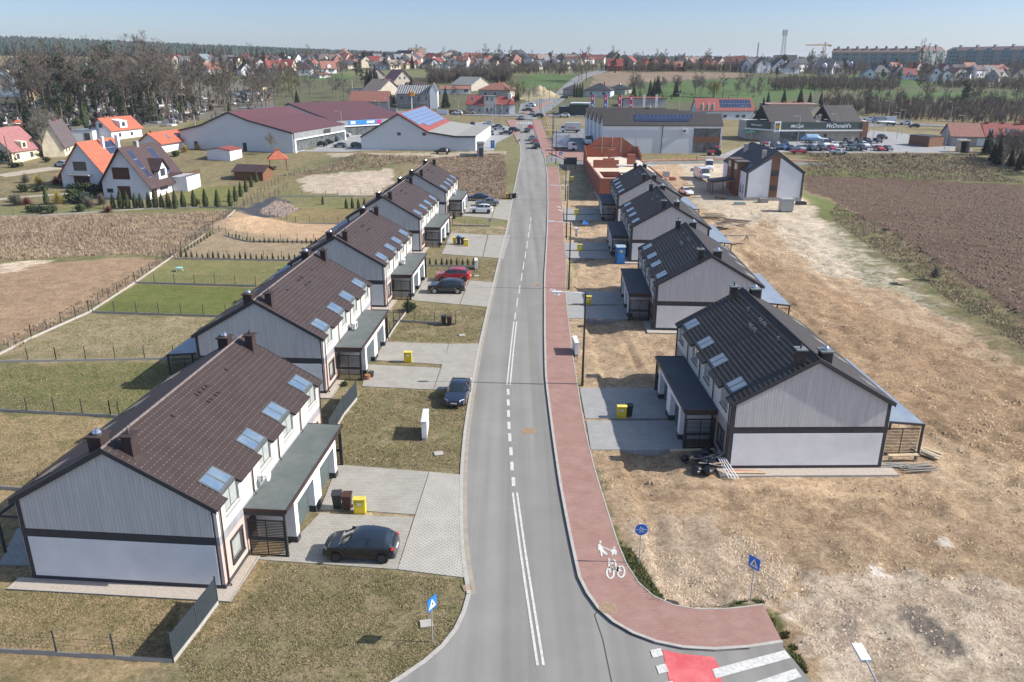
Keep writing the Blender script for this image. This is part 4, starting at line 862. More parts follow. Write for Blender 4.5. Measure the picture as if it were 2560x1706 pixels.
for p, l in (((828, 1178), 'beside the black and brown wheelie bins on the nearest left driveway'), ((938, 832), 'standing alone between the two left driveways with the flower pots'), ((1071, 566), 'at the right end of the row of coloured bins'),
             ((1428, 960), 'beside a black bin on the nearest right driveway'), ((1351, 700), 'just right of the lamp post arm on the second right driveway'), ((1332, 577), 'on the driveway left of the blue portable toilet'), ((1324, 494), 'near the blue heap on the fourth right driveway'), ((1314, 417), 'on the sandy lot before the brick shell')):
 put(gc, p, 0, 'yellow gas cabinet ' + l, G_)
def wheelie(col, lid=None):
 r = empty('wheelie_bin', (0, 0, 0), cat='bin'); mb = MB(); i = 0
 mb.v += [(-.2, -.22, .1), (.2, -.22, .1), (.2, .2, .1), (-.2, .2, .1), (-.26, -.3, .98), (.26, -.3, .98), (.26, .27, .98), (-.26, .27, .98)]
 for f in ((0, 3, 2, 1), (4, 5, 6, 7), (0, 1, 5, 4), (1, 2, 6, 5), (2, 3, 7, 6), (3, 0, 4, 7)): mb.f.append(f); mb.m.append(0)
 mb.build('bin_body', col, r); mb = MB(); mb.ext([(-.34, .98), (.32, .98), (.32, 1.03), (0, 1.08), (-.34, 1.03)], 'x', -.29, .29); mb.bar((-.26, .36, 1.0), (.26, .36, 1.0), .04); mb.build('lid', lid or col, r)
 for sg in (-1, 1): mb = MB(); mb.tube([(sg * .2, .22, .1), (sg * .26, .22, .1)], .1, 10); mb.build('wheel', tyre, r)
 return r
binc = {'black': M('bin_black', (.03, .033, .036), .6), 'brown': M('bin_brown', (.06, .025, .018), .6), 'yellow': M('bin_yellow', (.7, .45, .02), .6), 'blue': M('bin_blue', (.012, .04, .13), .6), 'white': M('bin_white', (.7, .7, .68), .6)}
bt = {k: freeze(wheelie(m)) for k, m in binc.items() if k != 'white'}
for k, p, l, s in (('black', (776, 1168), 'left of the brown one on the nearest left driveway', 1.1), ('brown', (799, 1171), 'between the black bin and the yellow cabinet', 1.1),
    ('black', (1020, 746), 'on the lawn beside the wire fence', 1), ('brown', (1033, 748), 'right of the black one on the lawn by the fence', 1),
    ('yellow', (1045, 562), 'at the left end of the row of coloured bins', 1.1), ('blue', (1054, 562), 'overflowing with blue bags in the row of coloured bins', 1.1), ('brown', (1063, 563), 'between the blue bin and the yellow cabinet', 1.1),
    ('yellow', (1165, 456), 'nearest the blue sedan at the farthest left driveway', 1), ('blue', (1171, 457), 'second in the far row of small bins', 1), ('black', (1178, 457), 'third in the far row of small bins', 1), ('black', (1183, 456), 'fourth in the far row of small bins', 1),
    ('black', (1445, 957), 'right of the yellow cabinet on the nearest right driveway', 1), ('black', (918, 596), '', 1)):
 if l: put(bt[k], p, 0 if k != 'black' or s != 1.1 else .1, f'{k} wheelie bin {l}', 'wheelie bins', s)
mb = MB(); 
for a, b, c, r_ in ((0, 0, .1, .24), (.3, .05, .12, .2), (.15, -.1, .25, .2)): mb.tube([(a, b, c - .12), (a, b, c), (a, b, c + r_ * .7)], [r_, r_ * 1.05, r_ * .3], 9)
pp = at(1054, 562); obj1('rubbish_bag', mb, M('blue_bag', (.02, .22, .5), .4), (pp.x - .1, pp.y - .1, 1.15), 0, 'crumpled blue rubbish bags on top of the blue bin', 'bags')
mb = MB(); mb.box(-.2, .2, -.2, .2, 0, 1.1); put(freeze(tag(mb.build('utility_box', M('cab_white', (.66, .68, .70), .6)), 'slim white box at the end of the far row of small bins', 'box')), (1188, 456))
whitecab = M('white_cabinet', (.66, .69, .72), .55)
def elcab(p, w, h, d, rz, lab, n=2):
 P_ = at(*p); r = empty('electric_cabinet', P_, rz, lab, 'electric cabinet'); mb = MB(); mb.box(-w / 2, w / 2, -d / 2, d / 2, .25, h); mb.build('body', whitecab, r); mb = MB(); mb.box(-w / 2 + .03, w / 2 - .03, -d / 2 + .02, d / 2 - .02, -.1, .25); mb.build('plinth', kerbm, r)
 mb = MB(); mb.box(-w / 2 - .03, w / 2 + .03, -d / 2 - .04, d / 2 + .04, h, h + .06); mb.build('lid', whitecab, r)
 for k in range(n): mb = MB(); mb.box(-w / 2 + w * k / n + .02, -w / 2 + w * (k + 1) / n - .02, -d / 2 - .01, -d / 2, .3, h - .05); mb.build('door', whitecab, r)
elcab((978, 998), 2.3, 1.55, .38, R(92), 'long white electric cabinet on the front lawn below the navy saloon', 3)
elcab((1322, 812), 2.1, 1.4, .35, R(93), 'white electric cabinet between the red path and the nearest bare plot', 3)
elcab((1094, 618), 1.7, 1.3, .35, R(92), 'white electric cabinet beside the row of small conifers', 2)
elcab((1324, 541), .9, 1.2, .3, R(92), 'white electric cabinet behind the lamp post near the right-hand drives', 1)
# street lamps
polem = M('black_pole', (.018, .016, .016), .5); polesil = M('galvanised_pole', (.42, .43, .44), .45, metal=.3); lamph = M('lamp_head_white', (.70, .72, .74), .4)
def lamp(ht, arm, col, name='street_lamp'):
 r = empty(name, (0, 0, 0), cat='street lamp'); mb = MB(); mb.tube([(0, 0, -.1), (0, 0, ht * .25), (0, 0, ht)], [.115, .095, .065], 8); mb.build('pole', col, r)
 if arm:
  mb = MB(); mb.tube([(0, 0, ht - .08), (-arm, 0, ht + .05)], .04, 6); mb.build('arm', polesil if col != polem else lamph, r)
 mb = MB(); mb.ext([(-arm - .85, ht + .02), (-arm, ht - .02), (-arm, ht + .1), (-arm - .8, ht + .1)], 'y', -.17, .17); mb.v = [(x, y, z) for x, y, z in mb.v]; h = mb.build('lamp_head', lamph, r)
 mb = MB(); mb.box(-arm - .7, -arm - .2, -.12, .12, ht - .03, ht + .0); mb.build('lens', lampw, h); return r
l1 = freeze(lamp(8.55, 2.05, polem)); l2 = freeze(lamp(8.3, 1.1, polesil)); l3 = freeze(lamp(7.5, .6, polem))
G2 = 'black street lamps along the red path'
for p, l, t in (((1338, 886), 'with its arm over the path, nearest to the viewer', l1), ((1307, 665), 'between the second and third yellow cabinets', l1), ((1301, 549), 'left of the blue portable toilet', l1), ((1299, 462), 'before the brick shell', l1),
             ((1268, 371), 'at the grassy island', l1), ((1277, 380), 'beside the grassy island, right of its twin', l1)):
 put(t, p, 0, 'black street lamp ' + l, G2)
# the nearest lamp pokes into the frame at the bottom right
a_, b_ = at(1990, 1522, 8.3), at(2024, 1580, 8.3); d_ = b_ - a_; d_.z = 0; d_.normalize(); q = a_ + d_ * 1.1; put(l2, (q.x, q.y, 0), math.atan2(d_.y, d_.x), label='galvanised street lamp leaning into the bottom right corner')
# road signs
blue = M('sign_blue', (.015, .17, .62), .45); signw = M('sign_white', (.75, .76, .77), .5); signback = M('sign_back', (.35, .36, .37), .5, metal=.4)
def poly(mb, pts, z0, z1): return mb.ext(pts, 'y', z0, z1)
def sign(kind, p, ht, rz, label, s=1.0):
 P_ = at(*p); r = empty('road_sign', (P_.x, P_.y, P_.z), rz, label, 'road sign'); mb = MB(); mb.tube([(0, 0, -.1), (0, 0, ht + .3)], .03, 8); mb.build('post', polesil, r)
 w_ = .3 * s; z = ht
 if kind == 'ped':
  mb = MB(); poly(mb, [(-w_, z - w_), (w_, z - w_), (w_, z + w_), (-w_, z + w_)], -.06, -.04); pl = mb.build('plate', blue, r)
  mb = MB(); poly(mb, [(-w_ * .78, z - w_ * .7), (w_ * .78, z - w_ * .7), (0, z + w_ * .75)], -.066, -.06); tr_ = mb.build('triangle', signw, pl)
  mb = MB(); poly(mb, [(-.05, z - .17), (.0, z - .02), (.04, z - .17), (.08, z - .17), (.04, z + .04), (-.03, z + .04), (-.1, z - .17)], -.07, -.066); poly(mb, [(-.02, z + .06), (.03, z + .06), (.03, z + .11), (-.02, z + .11)], -.07, -.066); mb.build('walking_figure', blk, tr_)
 elif kind == 'round':
  mb = MB(); mb.ext([(w_ * math.cos(a * R(15)), z + w_ * math.sin(a * R(15))) for a in range(24)], 'y', -.06, -.04); pl = mb.build('plate', blue, r)
  mb = MB(); poly(mb, [(-w_ * .93, z - .012), (w_ * .93, z - .012), (w_ * .93, z + .012), (-w_ * .93, z + .012)], -.066, -.06); mb.build('divider', signw, pl)
  mb = MB()
  for cx in (-.09, .09):
   for a in range(12): t0, t1 = a * R(30), (a + 1) * R(30); poly(mb, [(cx + .065 * math.cos(t0), z - .13 + .065 * math.sin(t0)), (cx + .065 * math.cos(t1), z - .13 + .065 * math.sin(t1)), (cx + .05 * math.cos(t1), z - .13 + .05 * math.sin(t1)), (cx + .05 * math.cos(t0), z - .13 + .05 * math.sin(t0))], -.066, -.06)
  mb.bar((-.09, -.063, z - .13), (-.04, -.063, z - .05), .012).bar((-.04, -.063, z - .06), (.06, -.063, z - .06), .012).bar((.09, -.063, z - .13), (.05, -.063, z - .04), .012).bar((-.04, -.063, z - .06), (0, -.063, z - .13), .012).bar((0, -.063, z - .13), (.06, -.063, z - .06), .012)
  mb.build('bicycle_symbol', signw, pl); mb = MB()
  poly(mb, [(-.09, z + .04), (-.05, z + .1), (-.03, z + .04), (-.01, z + .04), (-.03, z + .16), (-.08, z + .16), (-.12, z + .04)], -.066, -.06); poly(mb, [(-.07, z + .17), (-.04, z + .17), (-.04, z + .21), (-.07, z + .21)], -.066, -.06)
  poly(mb, [(.05, z + .04), (.08, z + .07), (.1, z + .04), (.12, z + .04), (.1, z + .12), (.06, z + .12), (.03, z + .04)], -.066, -.06); mb.bar((-.03, -.063, z + .13), (.06, -.063, z + .1), .012); mb.build('people_symbol', signw, pl)
 elif kind == 'diamond':
  mb = MB(); poly(mb, [(0, z - w_ * 1.3), (w_ * 1.3, z), (0, z + w_ * 1.3), (-w_ * 1.3, z)], -.06, -.04); pl = mb.build('plate', signw, r); w3 = w_ * .7; mb = MB(); poly(mb, [(0, z - w3), (w3, z), (0, z + w3), (-w3, z)], -.068, -.06); mb.build('centre', M('sign_orange', (.7, .33, .05), .5), pl)
 else:
  mb = MB(); mb.ext([(w_ * math.cos(a * R(30)), z + w_ * math.sin(a * R(30))) for a in range(12)], 'y', -.05, -.03); mb.build('plate', signback if kind == 'back' else M('sign_red', (.5, .02, .02), .5), r)
 return r
sign('ped', (994, 1475), 2.3, R(58), 'blue zebra crossing sign on the left verge, turned away', 1.15); sign('ped', (1724, 1377), 2.3, R(-52), 'blue zebra crossing sign standing in the sand on the right', 1.15)
sign('round', (1468, 1298), 2.35, 0, 'round blue cycle and foot path sign beside the red path', 1.2); sign('diamond', (1267, 383), 1.9, 0, 'priority road diamond sign on the grassy island', 1.3)
sign('back', (1126, 540), 2.5, 0, 'road sign seen from behind in front of the white hatchback', 1.1); sign('back', (1193, 340), 2.1, 0, 'dark backed road sign at the left kerb near the grey hall', 1.2)
sign('stop', (1257, 278), 2.3, 0, 'red stop sign at the crossroads', 1.3); sign('ped', (1288, 366), 1.4, 0, 'small blue crossing sign beside the white tipper truck', 1.4)
# portable toilets
def toilet(p, rz, lab, col=(.015, .13, .38), s=1):
 P_ = at(*p); r = empty('portable_toilet', P_, rz, lab, 'portable toilet', s=s); m = M('toilet_blue', col, .5); mb = MB(); mb.box(-.55, .55, -.55, .55, .05, 2.15); mb.box(-.6, .6, -.6, .6, 0, .1); mb.build('cabin', m, r)
 mb = MB(); mb.box(-.42, .42, -.57, -.55, .15, 2.0); d = mb.build('door', M('toilet_door', (.02, .16, .44), .5), r); mb = MB(); mb.box(-.14, .2, -.58, -.57, 1.5, 1.75); mb.build('sticker', M('sticker_yellow', (.6, .5, .1), .6), d)
 mb = MB(); mb.ext([(-.62, 2.15), (.62, 2.15), (.5, 2.3), (-.5, 2.3)], 'x', -.62, .62); mb.build('roof', M('toilet_roof', (.30, .42, .5), .5), r)
toilet((1424, 604), .06, 'blue portable toilet at the corner of a terraced house', s=1.1); toilet((1132, 341), 0, 'light blue portable toilet beside the grey hall')
toilet((1249, 214), 0, 'small blue portable toilet on the far building lot', s=1.3)
# ---------------------------------------------------------------- fences
fencep = M('fence_post', (.05, .055, .065), .5); wire = M('fence_wire', (.07, .075, .085), .5)
def fence(pts, label, ht=1.45, gap=2.5, plinth=True, mesh=True, world=False, name='wire_fence', post=None, pr=.05):
 P = [Vector((p[0], p[1], 0)) for p in pts] if world else [at(*p) for p in pts]
 r = empty(name, (P[0].x, P[0].y, h1(P[0].x, P[0].y)), 0, label, 'fence'); O = Vector((P[0].x, P[0].y, h1(P[0].x, P[0].y))); pl = MB(); wm = MB(); post = post or fencep
 for a, b in zip(P[:-1], P[1:]):
  L_ = (b - a).length; n = max(1, round(L_ / gap)); d = (b - a)
  for i in range(n + 1):
   p = a.lerp(b, i / n); p.z = h1(p.x, p.y); mb = MB(); q = p - O; mb.box(q.x - pr * .6, q.x + pr * .6, q.y - pr * .6, q.y + pr * .6, q.z - .2, q.z + ht); mb.build('post', post, r)
   if i < n:
    p2 = a.lerp(b, (i + 1) / n); p2.z = h1(p2.x, p2.y); q2 = p2 - O
    if plinth: pl.bar(q + Vector((0, 0, .08)), q2 + Vector((0, 0, .08)), .07, .24)
    if mesh:
     k = .22
     while k < ht - .05: wm.bar(q + Vector((0, 0, k)), q2 + Vector((0, 0, k)), .006); k += .2
     m_ = max(2, int((p2 - p).length / .2))
     for j in range(1, m_): e = q.lerp(q2, j / m_); wm.bar(e + Vector((0, 0, .2)), e + Vector((0, 0, ht - .08)), .005)
 if plinth: pl.build('plinth', kerbm, r)
 if mesh: wm.build('wire_panel', wire, r)
 return r
screenm = M('privacy_screen', (.018, .028, .036), .6, (.03, .042, .05), 5)
def solid_fence(pts, label):
 P = [at(*p) for p in pts]; r = empty('screened_fence', P[0], 0, label, 'fence'); O = P[0]
 for a, b in zip(P[:-1], P[1:]):
  n = max(1, round((b - a).length / 2.5))
  for i in range(n):
   p, q = a.lerp(b, i / n) - O, a.lerp(b, (i + 1) / n) - O; mb = MB(); mb.bar(p + Vector((0, 0, .9)), q + Vector((0, 0, .9)), .03, 1.4); mb.build('screen_panel', screenm, r)
   mb = MB(); mb.box(p.x - .035, p.x + .035, p.y - .035, p.y + .035, -.1, 1.72); mb.build('post', fencep, r); mb = MB(); mb.bar(p + Vector((0, 0, .08)), q + Vector((0, 0, .08)), .08, .26); mb.build('plinth', kerbm, r)
 e = P[-1] - O; mb = MB(); mb.box(e.x - .035, e.x + .035, e.y - .035, e.y + .035, -.1, 1.72); mb.build('post', fencep, r)
solid_fence([(399, 1522), (455, 1450), (501, 1388)], 'dark screened fence running up to the nearest gable'); solid_fence([(758, 1010), (790, 955), (820, 918)], 'dark screened fence between the first and second left houses')
fence([(-140, 1480), (0, 1498), (399, 1522)], 'low wire fence in the bottom left corner'); fence([(0, 945), (255, 958), (275, 960)], 'wire fence across the gardens, level with the first chimney')
fence([(-200, 1105), (0, 1123), (95, 1130)], 'wire fence beside the left edge behind the nearest house'); fence([(0, 833), (130, 831), (400, 826)], 'wire fence between two brown gardens meeting the polycarbonate canopy')
fence([(-160, 905), (0, 815), (73, 778), (205, 719), (310, 651), (392, 594), (500, 520), (540, 484)], 'long wire fence along the backs of the gardens')
fence([(213, 719), (520, 729)], 'wire fence on the near side of the green lawn'); fence([(310, 651), (588, 659)], 'wire fence on the far side of the green lawn'); fence([(400, 596), (690, 600)], 'wire fence behind the pale lawn')
fence([(490, 532), (520, 545), (570, 556), (760, 558)], 'curved wire fence at the foot of the sand heap'); fence([(620, 500), (680, 515), (810, 515)], 'wire fence beyond the sand heap')
fence([(545, 484), (580, 470), (632, 450), (660, 435)], 'wire fence left of the stone patch', plinth=False); fence([(600, 508), (660, 513)], 'short wire fence under the stone patch')
fence([(640, 452), (830, 452), (860, 452)], 'wire fence below the pale sand plot', mesh=False); fence([(0, 499), (95, 496), (240, 487), (330, 481), (460, 478), (560, 480)], 'garden fence in front of the white house', ht=1.3)
fence([(560, 472), (600, 445), (640, 420), (700, 395)], 'wire fence right of the thuja row', mesh=False, plinth=False)
fence([(888, 785), (905, 757), (932, 720)], 'wire fence at the second and third houses, turning to the lawn', ht=1.3); fence([(905, 738), (1047, 747)], 'wire fence behind the two bins on the lawn', ht=1.3); fence([(978, 612), (1094, 613)], 'wire fence behind the row of small conifers', ht=1.2)
fence([(1040, 519), (1125, 521)], 'wire fence on the lawn in front of the white hatchback', ht=1.2)
# ---------------------------------------------------------------- buildings of the middle distance
def rmat(n, c, amt=.2, sc_=1.2, wave=None, r=.65):
 m = M(n, c, r, amt=amt, sc_=sc_); 
 if wave and '_w' not in m: addwave(m, wave[0], wave[1], wave[2], w0=.6); m['_w'] = 1
 return m
ROOF = {'brown': rmat('dark_brown_tiles', (.065, .038, .038), wave=('Z', 3.0, .7)), 'orange': rmat('orange_tiles', (.42, .12, .065), wave=('Z', 3.0, .8)), 'red': rmat('red_tiles', (.27, .065, .055), wave=('Z', 3.0, .8)),
  'salmon': rmat('weathered_red_tiles', (.26, .115, .085)), 'plum': rmat('plum_sheet', (.115, .045, .052), wave=('X', 3, .85)), 'pinkred': rmat('pale_red_tiles', (.32, .14, .14), wave=('Z', 3, .8)), 'grey': rmat('grey_tiles', (.13, .13, .135)), 'dark': rmat('anthracite_tiles', (.035, .037, .045), wave=('Z', 3.0, .75)),
  'slate': rmat('slate_blue_sheet', (.17, .21, .24)), 'asbestos': rmat('old_grey_sheet', (.30, .295, .27), wave=('X', 2, .85)), 'greybrown': rmat('grey_brown_sheet', (.12, .095, .095), wave=('X', 2, .8)), 'tan': rmat('tan_tiles', (.24, .19, .16))}
WALL = {'white': M('white_plaster', (.74, .75, .77), .85, (.68, .69, .71), .5), 'cream': M('cream_plaster', (.70, .62, .45), .85), 'grey': M('grey_plaster', (.38, .37, .35), .85), 'bluewhite': M('pale_sheet', (.52, .57, .60), .7, (.57, .62, .65), .3), 'beige': M('beige_plaster', (.47, .42, .35), .85),
  'block': M('grey_block', (.42, .41, .39), .9, (.33, .33, .31), 2), 'brick': M('red_brick', (.36, .13, .08), .9, (.28, .09, .055), 3), 'wood': M('wood_cladding', (.20, .095, .05), .7, (.15, .07, .04), 3, sx=(1, 1, 6)), 'yellow': M('yellow_plaster', (.66, .56, .30), .85), 'green': M('dark_green_sheet', (.03, .05, .05), .6), 'tanb': M('tan_sheet', (.45, .38, .28), .8)}
addwave(WALL['brick'], 'Z', 4.2, .8, obj=True, w0=.8)
winm = M('window_dark', (.03, .035, .045), .06, (.07, .08, .09), .6, spec=1.0); winf = M('white_frame', (.65, .65, .65), .5); solar = M('solar_cell', (.018, .03, .075), .12, (.03, .045, .10), 2, spec=.9); solarp = M('pale_solar_cell', (.15, .21, .33), .18, (.18, .24, .36), 2, spec=1.0)
alu = M('aluminium', (.55, .56, .58), .35, metal=.6); doorb = M('brown_timber', (.09, .035, .02), .6)
def frame_of(A, B, C, dep=None):
 A, B = at(*A) if not isinstance(A, Vector) else A, at(*B) if not isinstance(B, Vector) else B; e = Vector((B.x - A.x, B.y - A.y)); w_ = e.length; e /= w_; n = Vector((-e.y, e.x))
 if dep is None: c = at(*C); d = (Vector((c.x, c.y)) - Vector((B.x, B.y))).dot(n); d2 = (Vector((c.x, c.y)) - Vector((A.x, A.y))).dot(n); d = max(d, d2, 3)
 else: d = dep
 return A, B, w_, d, math.atan2(e.y, e.x)
def house(A, B, C=None, dep=None, eave=3, ridge=6, axis='y', wall='white', roof='brown', over=.4, wins=(), chim=(), hip=0, name='house', label=None, cat='house', group=None, wfr=True, gapm=None, flat=False, rth=.18, basez=None, ovf=None, rx=.5):
 A, B, w_, d, th = frame_of(A, B, C, dep); z0 = min(h1(A.x, A.y), h1(B.x, B.y)); z0 = z0 if basez is None else basez
 root = empty(name, (A.x, A.y, z0), th, label, cat, group); ex = Vector((math.cos(th), math.sin(th), 0)); ey = Vector((-math.sin(th), math.cos(th), 0)); O = Vector((A.x, A.y, z0))
 def rows(v, p): return v if v < 60 else hz(p, v)
 eh = rows(eave, O); rp = O + (ex * w_ * rx if axis == 'y' else ey * d / 2); rh = rows(ridge, rp); ovf = over if ovf is None else ovf
 wm, rm = WALL.get(wall, wall) if isinstance(wall, str) else wall, ROOF[roof] if isinstance(roof, str) else roof
 mb = MB()
 if flat: mb.box(0, w_, 0, d, -1, eh)
 elif hip: mb.box(0, w_, 0, d, -1, eh)
 elif axis == 'y': mb.ext([(0, -1), (w_, -1), (w_, eh), (w_ * rx, rh - .05), (0, eh)], 'y', 0, d)
 else: mb.ext([(0, -1), (d, -1), (d, eh), (d / 2, rh - .05), (0, eh)], 'x', 0, w_)
 mb.build('wall', wm, root)
 sl = (rh - eh) / (w_ * rx if axis == 'y' else d / 2); mb = MB(); t = rth
 if flat: mb.box(-.1, w_ + .1, -.1, d + .1, eh, eh + .15)
 elif hip:
  o = over; m_ = min(w_, d) / 2; k = sl * o
  if w_ >= d: r1, r2 = (m_ * hip, d / 2), (w_ - m_ * hip, d / 2)
  else: r1, r2 = (w_ / 2, m_ * hip), (w_ / 2, d - m_ * hip)
  c = [(-o, -o, eh - .1), (w_ + o, -o, eh - .1), (w_ + o, d + o, eh - .1), (-o, d + o, eh - .1)]; R1, R2 = (*r1, rh), (*r2, rh)
  if w_ >= d: mb.quad(c[0], c[1], R2, R1).quad(c[1], c[2], R2).quad(c[2], c[3], R1, R2).quad(c[3], c[0], R1)
  else: mb.quad(c[0], c[1], R1).quad(c[1], c[2], R2, R1).quad(c[2], c[3], R2).quad(c[3], c[0], R1, R2)
  mb.quad(c[3], c[2], c[1], c[0]); mb.box(-o, w_ + o, -o, d + o, eh - .25, eh - .11)
 else:
  o = over
  if axis == 'y':
   xr_ = w_ * rx; sr = (rh - eh) / (w_ - xr_)
   mb.ext([(-o, eh - sl * o), (xr_, rh), (xr_, rh + t), (-o, eh - sl * o + t)], 'y', -ovf, d + ovf); mb.ext([(xr_, rh), (w_ + o, eh - sr * o), (w_ + o, eh - sr * o + t), (xr_, rh + t)], 'y', -ovf, d + ovf)
  else: mb.ext([(-o, eh - sl * o), (d / 2, rh), (d / 2, rh + t), (-o, eh - sl * o + t)], 'x', -ovf, w_ + ovf); mb.ext([(d / 2, rh), (d + o, eh - sl * o), (d + o, eh - sl * o + t), (d / 2, rh + t)], 'x', -ovf, w_ + ovf)
 rf = mb.build('roof', rm, root)
 for wn_ in wins:
  f, u0, u1, a, b = wn_[:5]; m = wn_[5] if len(wn_) > 5 else winm
  def bx(q, e, u0=u0, u1=u1, a=a, b=b):
   if f == 'f': q.box(u0, u1, -e, 0 + .01, a, b)
   elif f == 'r': q.box(w_ - .01, w_ + e, u0, u1, a, b)
   elif f == 'l': q.box(-e, .01, u0, u1, a, b)
  if u0 < 0: u0 += w_ if f == 'f' else d
  if u1 <= 0: u1 += w_ if f == 'f' else d
  if wfr: q = MB(); bx(q, .04, u0 - .08, u1 + .08, a - .08, b + .08); fr = q.build('window' if m is winm else 'door', winf if m is winm else doorb, root); q = MB(); bx(q, .055, u0, u1, a, b); q.build('pane', m, fr)
  else: q = MB(); bx(q, .05, u0, u1, a, b); q.build('window', m, root)
 for c in chim:
  x, y, s_ = c[:3]; x *= w_; y *= d; q = MB(); q.box(x - s_, x + s_, y - s_, y + s_, eh, rh + (c[3] if len(c) > 3 else .6)); q.build('chimney', WALL['brick'] if len(c) < 5 else WALL[c[4]], rf)
 info = dict(root=root, w=w_, d=d, eh=eh, rh=rh, sl=sl, roof=rf, axis=axis, ex=ex, ey=ey, O=O, th=th, rx=rx); return info
def sp(I, side, s, t, h):
 """point on a roof slope: s metres along the ridge, t 0 at the ridge .. 1 at the eave"""
 z = I['rh'] - (I['rh'] - I['eh']) * t + .18 + h
 if I['axis'] == 'y': return (I['w'] / 2 * (1 + t * (1 if side == 'r' else -1)), s, z)
 return (s, I['d'] / 2 * (1 + t * (-1 if side == 'f' else 1)), z)
def panels(I, side, s0, s1, t0, t1, nx, ny, m=None, skip=0):
 for i in range(nx):
  for j in range(ny):
   if skip and j == ny - 1 and i >= nx - skip: continue
   a, b = s0 + (s1 - s0) * i / nx + .03, s0 + (s1 - s0) * (i + 1) / nx - .03; c, d = t0 + (t1 - t0) * j / ny + .006, t0 + (t1 - t0) * (j + 1) / ny - .006
   q = MB(); q.quad(sp(I, side, a, c, .08), sp(I, side, b, c, .08), sp(I, side, b, d, .08), sp(I, side, a, d, .08)); o = q.build('solar_panel', m or solar, I['root'])
 q = MB(); P4 = [sp(I, side, *k, .05) for k in ((s0, t0), (s1, t0), (s1, t1), (s0, t1))]; q.quad(*P4) if not skip else q.quad(sp(I, side, s0, t0, .05), sp(I, side, s1, t0, .05), sp(I, side, s1, (t0 + t1) / 2, .05), sp(I, side, s0, (t0 + t1) / 2, .05)); q.build('panel_rack', alu, I['root'])
def rooflight(I, side, s0, s1, t0, t1):
 q = MB(); q.quad(*[sp(I, side, *k, .04) for k in ((s0, t0), (s1, t0), (s1, t1), (s0, t1))]); f = q.build('roof_light', frameg, I['root'])
 e = (s1 - s0) * .12; g_ = (t1 - t0) * .1; q = MB(); q.quad(*[sp(I, side, *k, .07) for k in ((s0 + e, t0 + g_), (s1 - e, t0 + g_), (s1 - e, t1 - g_), (s0 + e, t1 - g_))]); q.build('pane', glasss, f)
# left village: white house with dark roof and solar panels
I = house((240, 455.5), (346, 458.8), (415, 430), eave=3.3, ridge=341, wall='white', roof='brown', over=.9, ovf=.8, label='white gabled house with dark brown roof and solar panels behind the thuja row', chim=((.5, .45, .4, .9, 'grey'),),
          wins=(('f', 2.7, 6.2, 4.0, 6.2, doorb), ('f', 3.3, 5.9, .1, 2.5, doorb), ('f', .9, 2.2, 1.2, 2.0), ('r', .8, 2.6, .2, 2.4, doorb), ('r', 4.0, 7.0, 1.2, 2.2)))
panels(I, 'r', 1.2, 2.6, .12, .9, 2, 3); panels(I, 'r', 8.2, 10, .15, .9, 2, 2)
mb = MB(); w_, rh, eh, d = I['w'], I['rh'], I['eh'], I['d']
mb.ext([(4.2, eh), (7.4, eh), (7.4, eh + 2.2), (5.8, eh + 4.1), (4.2, eh + 2.2)], 'x', w_ * .55, w_ + .02); dm = mb.build('cross_gable', WALL['white'], I['root'])
mb = MB(); 
for sg in (-1, 1): mb.quad((w_ * .45, 5.8, eh + 4.25), (w_ + .5, 5.8, eh + 4.25), (w_ + .5, 5.8 + sg * 2.1, eh + 1.9), (w_ * .45, 5.8 + sg * 2.1, eh + 1.9)).quad((w_ + .5, 5.8, eh + 4.1), (w_ * .45, 5.8, eh + 4.1), (w_ * .45, 5.8 + sg * 2.1, eh + 1.75), (w_ + .5, 5.8 + sg * 2.1, eh + 1.75))
mb.build('dormer_roof', ROOF['brown'], dm); mb = MB(); mb.box(w_ + .02, w_ + .06, 4.9, 6.7, eh + .7, eh + 2.2); mb.build('window', winm, dm)
mb = MB(); mb.box(w_ - 1, w_ + 3.4, d - 4.2, d + 1.5, -.5, 3.4); an = mb.build('annex', WALL['white'], I['root']); mb = MB()
for k in range(5): mb.box(w_ - .2, w_ + 3.6, d - 4.3, d - 4.22, 3.5 + k * .2, 3.58 + k * .2)
for k in range(5): mb.box(w_ + 3.5, w_ + 3.6, d - 4.3, d + 1.6, 3.5 + k * .2, 3.58 + k * .2)
mb.build('railing', doorb, an)
I = house((146, 430.5), (246, 433.8), (330, 385), eave=3.0, ridge=329, wall='white', roof='orange', over=1.0, ovf=.5, dep=12, label='white gabled house with orange roof and a balcony, left of the dark-roofed one', wins=(('f', 3.2, 6.2, 3.6, 5.6), ('f', 2.9, 6.4, .3, 2.5, doorb)), chim=((.62, .55, .3, .8, 'white'), (.7, .9, .35, .8, 'white')))
panels(I, 'r', 7, 11, .1, .5, 5, 2)
mb = MB(); mb.box(2.2, 7.2, -1.3, 0, 2.75, 2.95); bc = mb.build('balcony', kerbm, I['root']); mb = MB(); mb.box(2.2, 7.2, -1.3, -1.26, 3.85, 3.9)
for k in range(26): mb.box(2.2 + k * .2, 2.22 + k * .2, -1.29, -1.27, 2.95, 3.88)
mb.build('railing', alu, bc)
I = house((210, 321), (258, 323), (322, 308), eave=3.0, ridge=273, wall='white', roof='orange', over=.5, dep=13, label='white house with orange tiled roof and a white dormer, beside the cemetery', wins=(('f', 1.3, 2.5, 3.6, 4.8), ('f', 3.6, 4.8, 3.6, 4.8), ('r', 3, 4, .8, 1.9), ('r', 8, 9, .8, 1.9)), chim=((.5, .2, .3), (.5, .5, .3)))
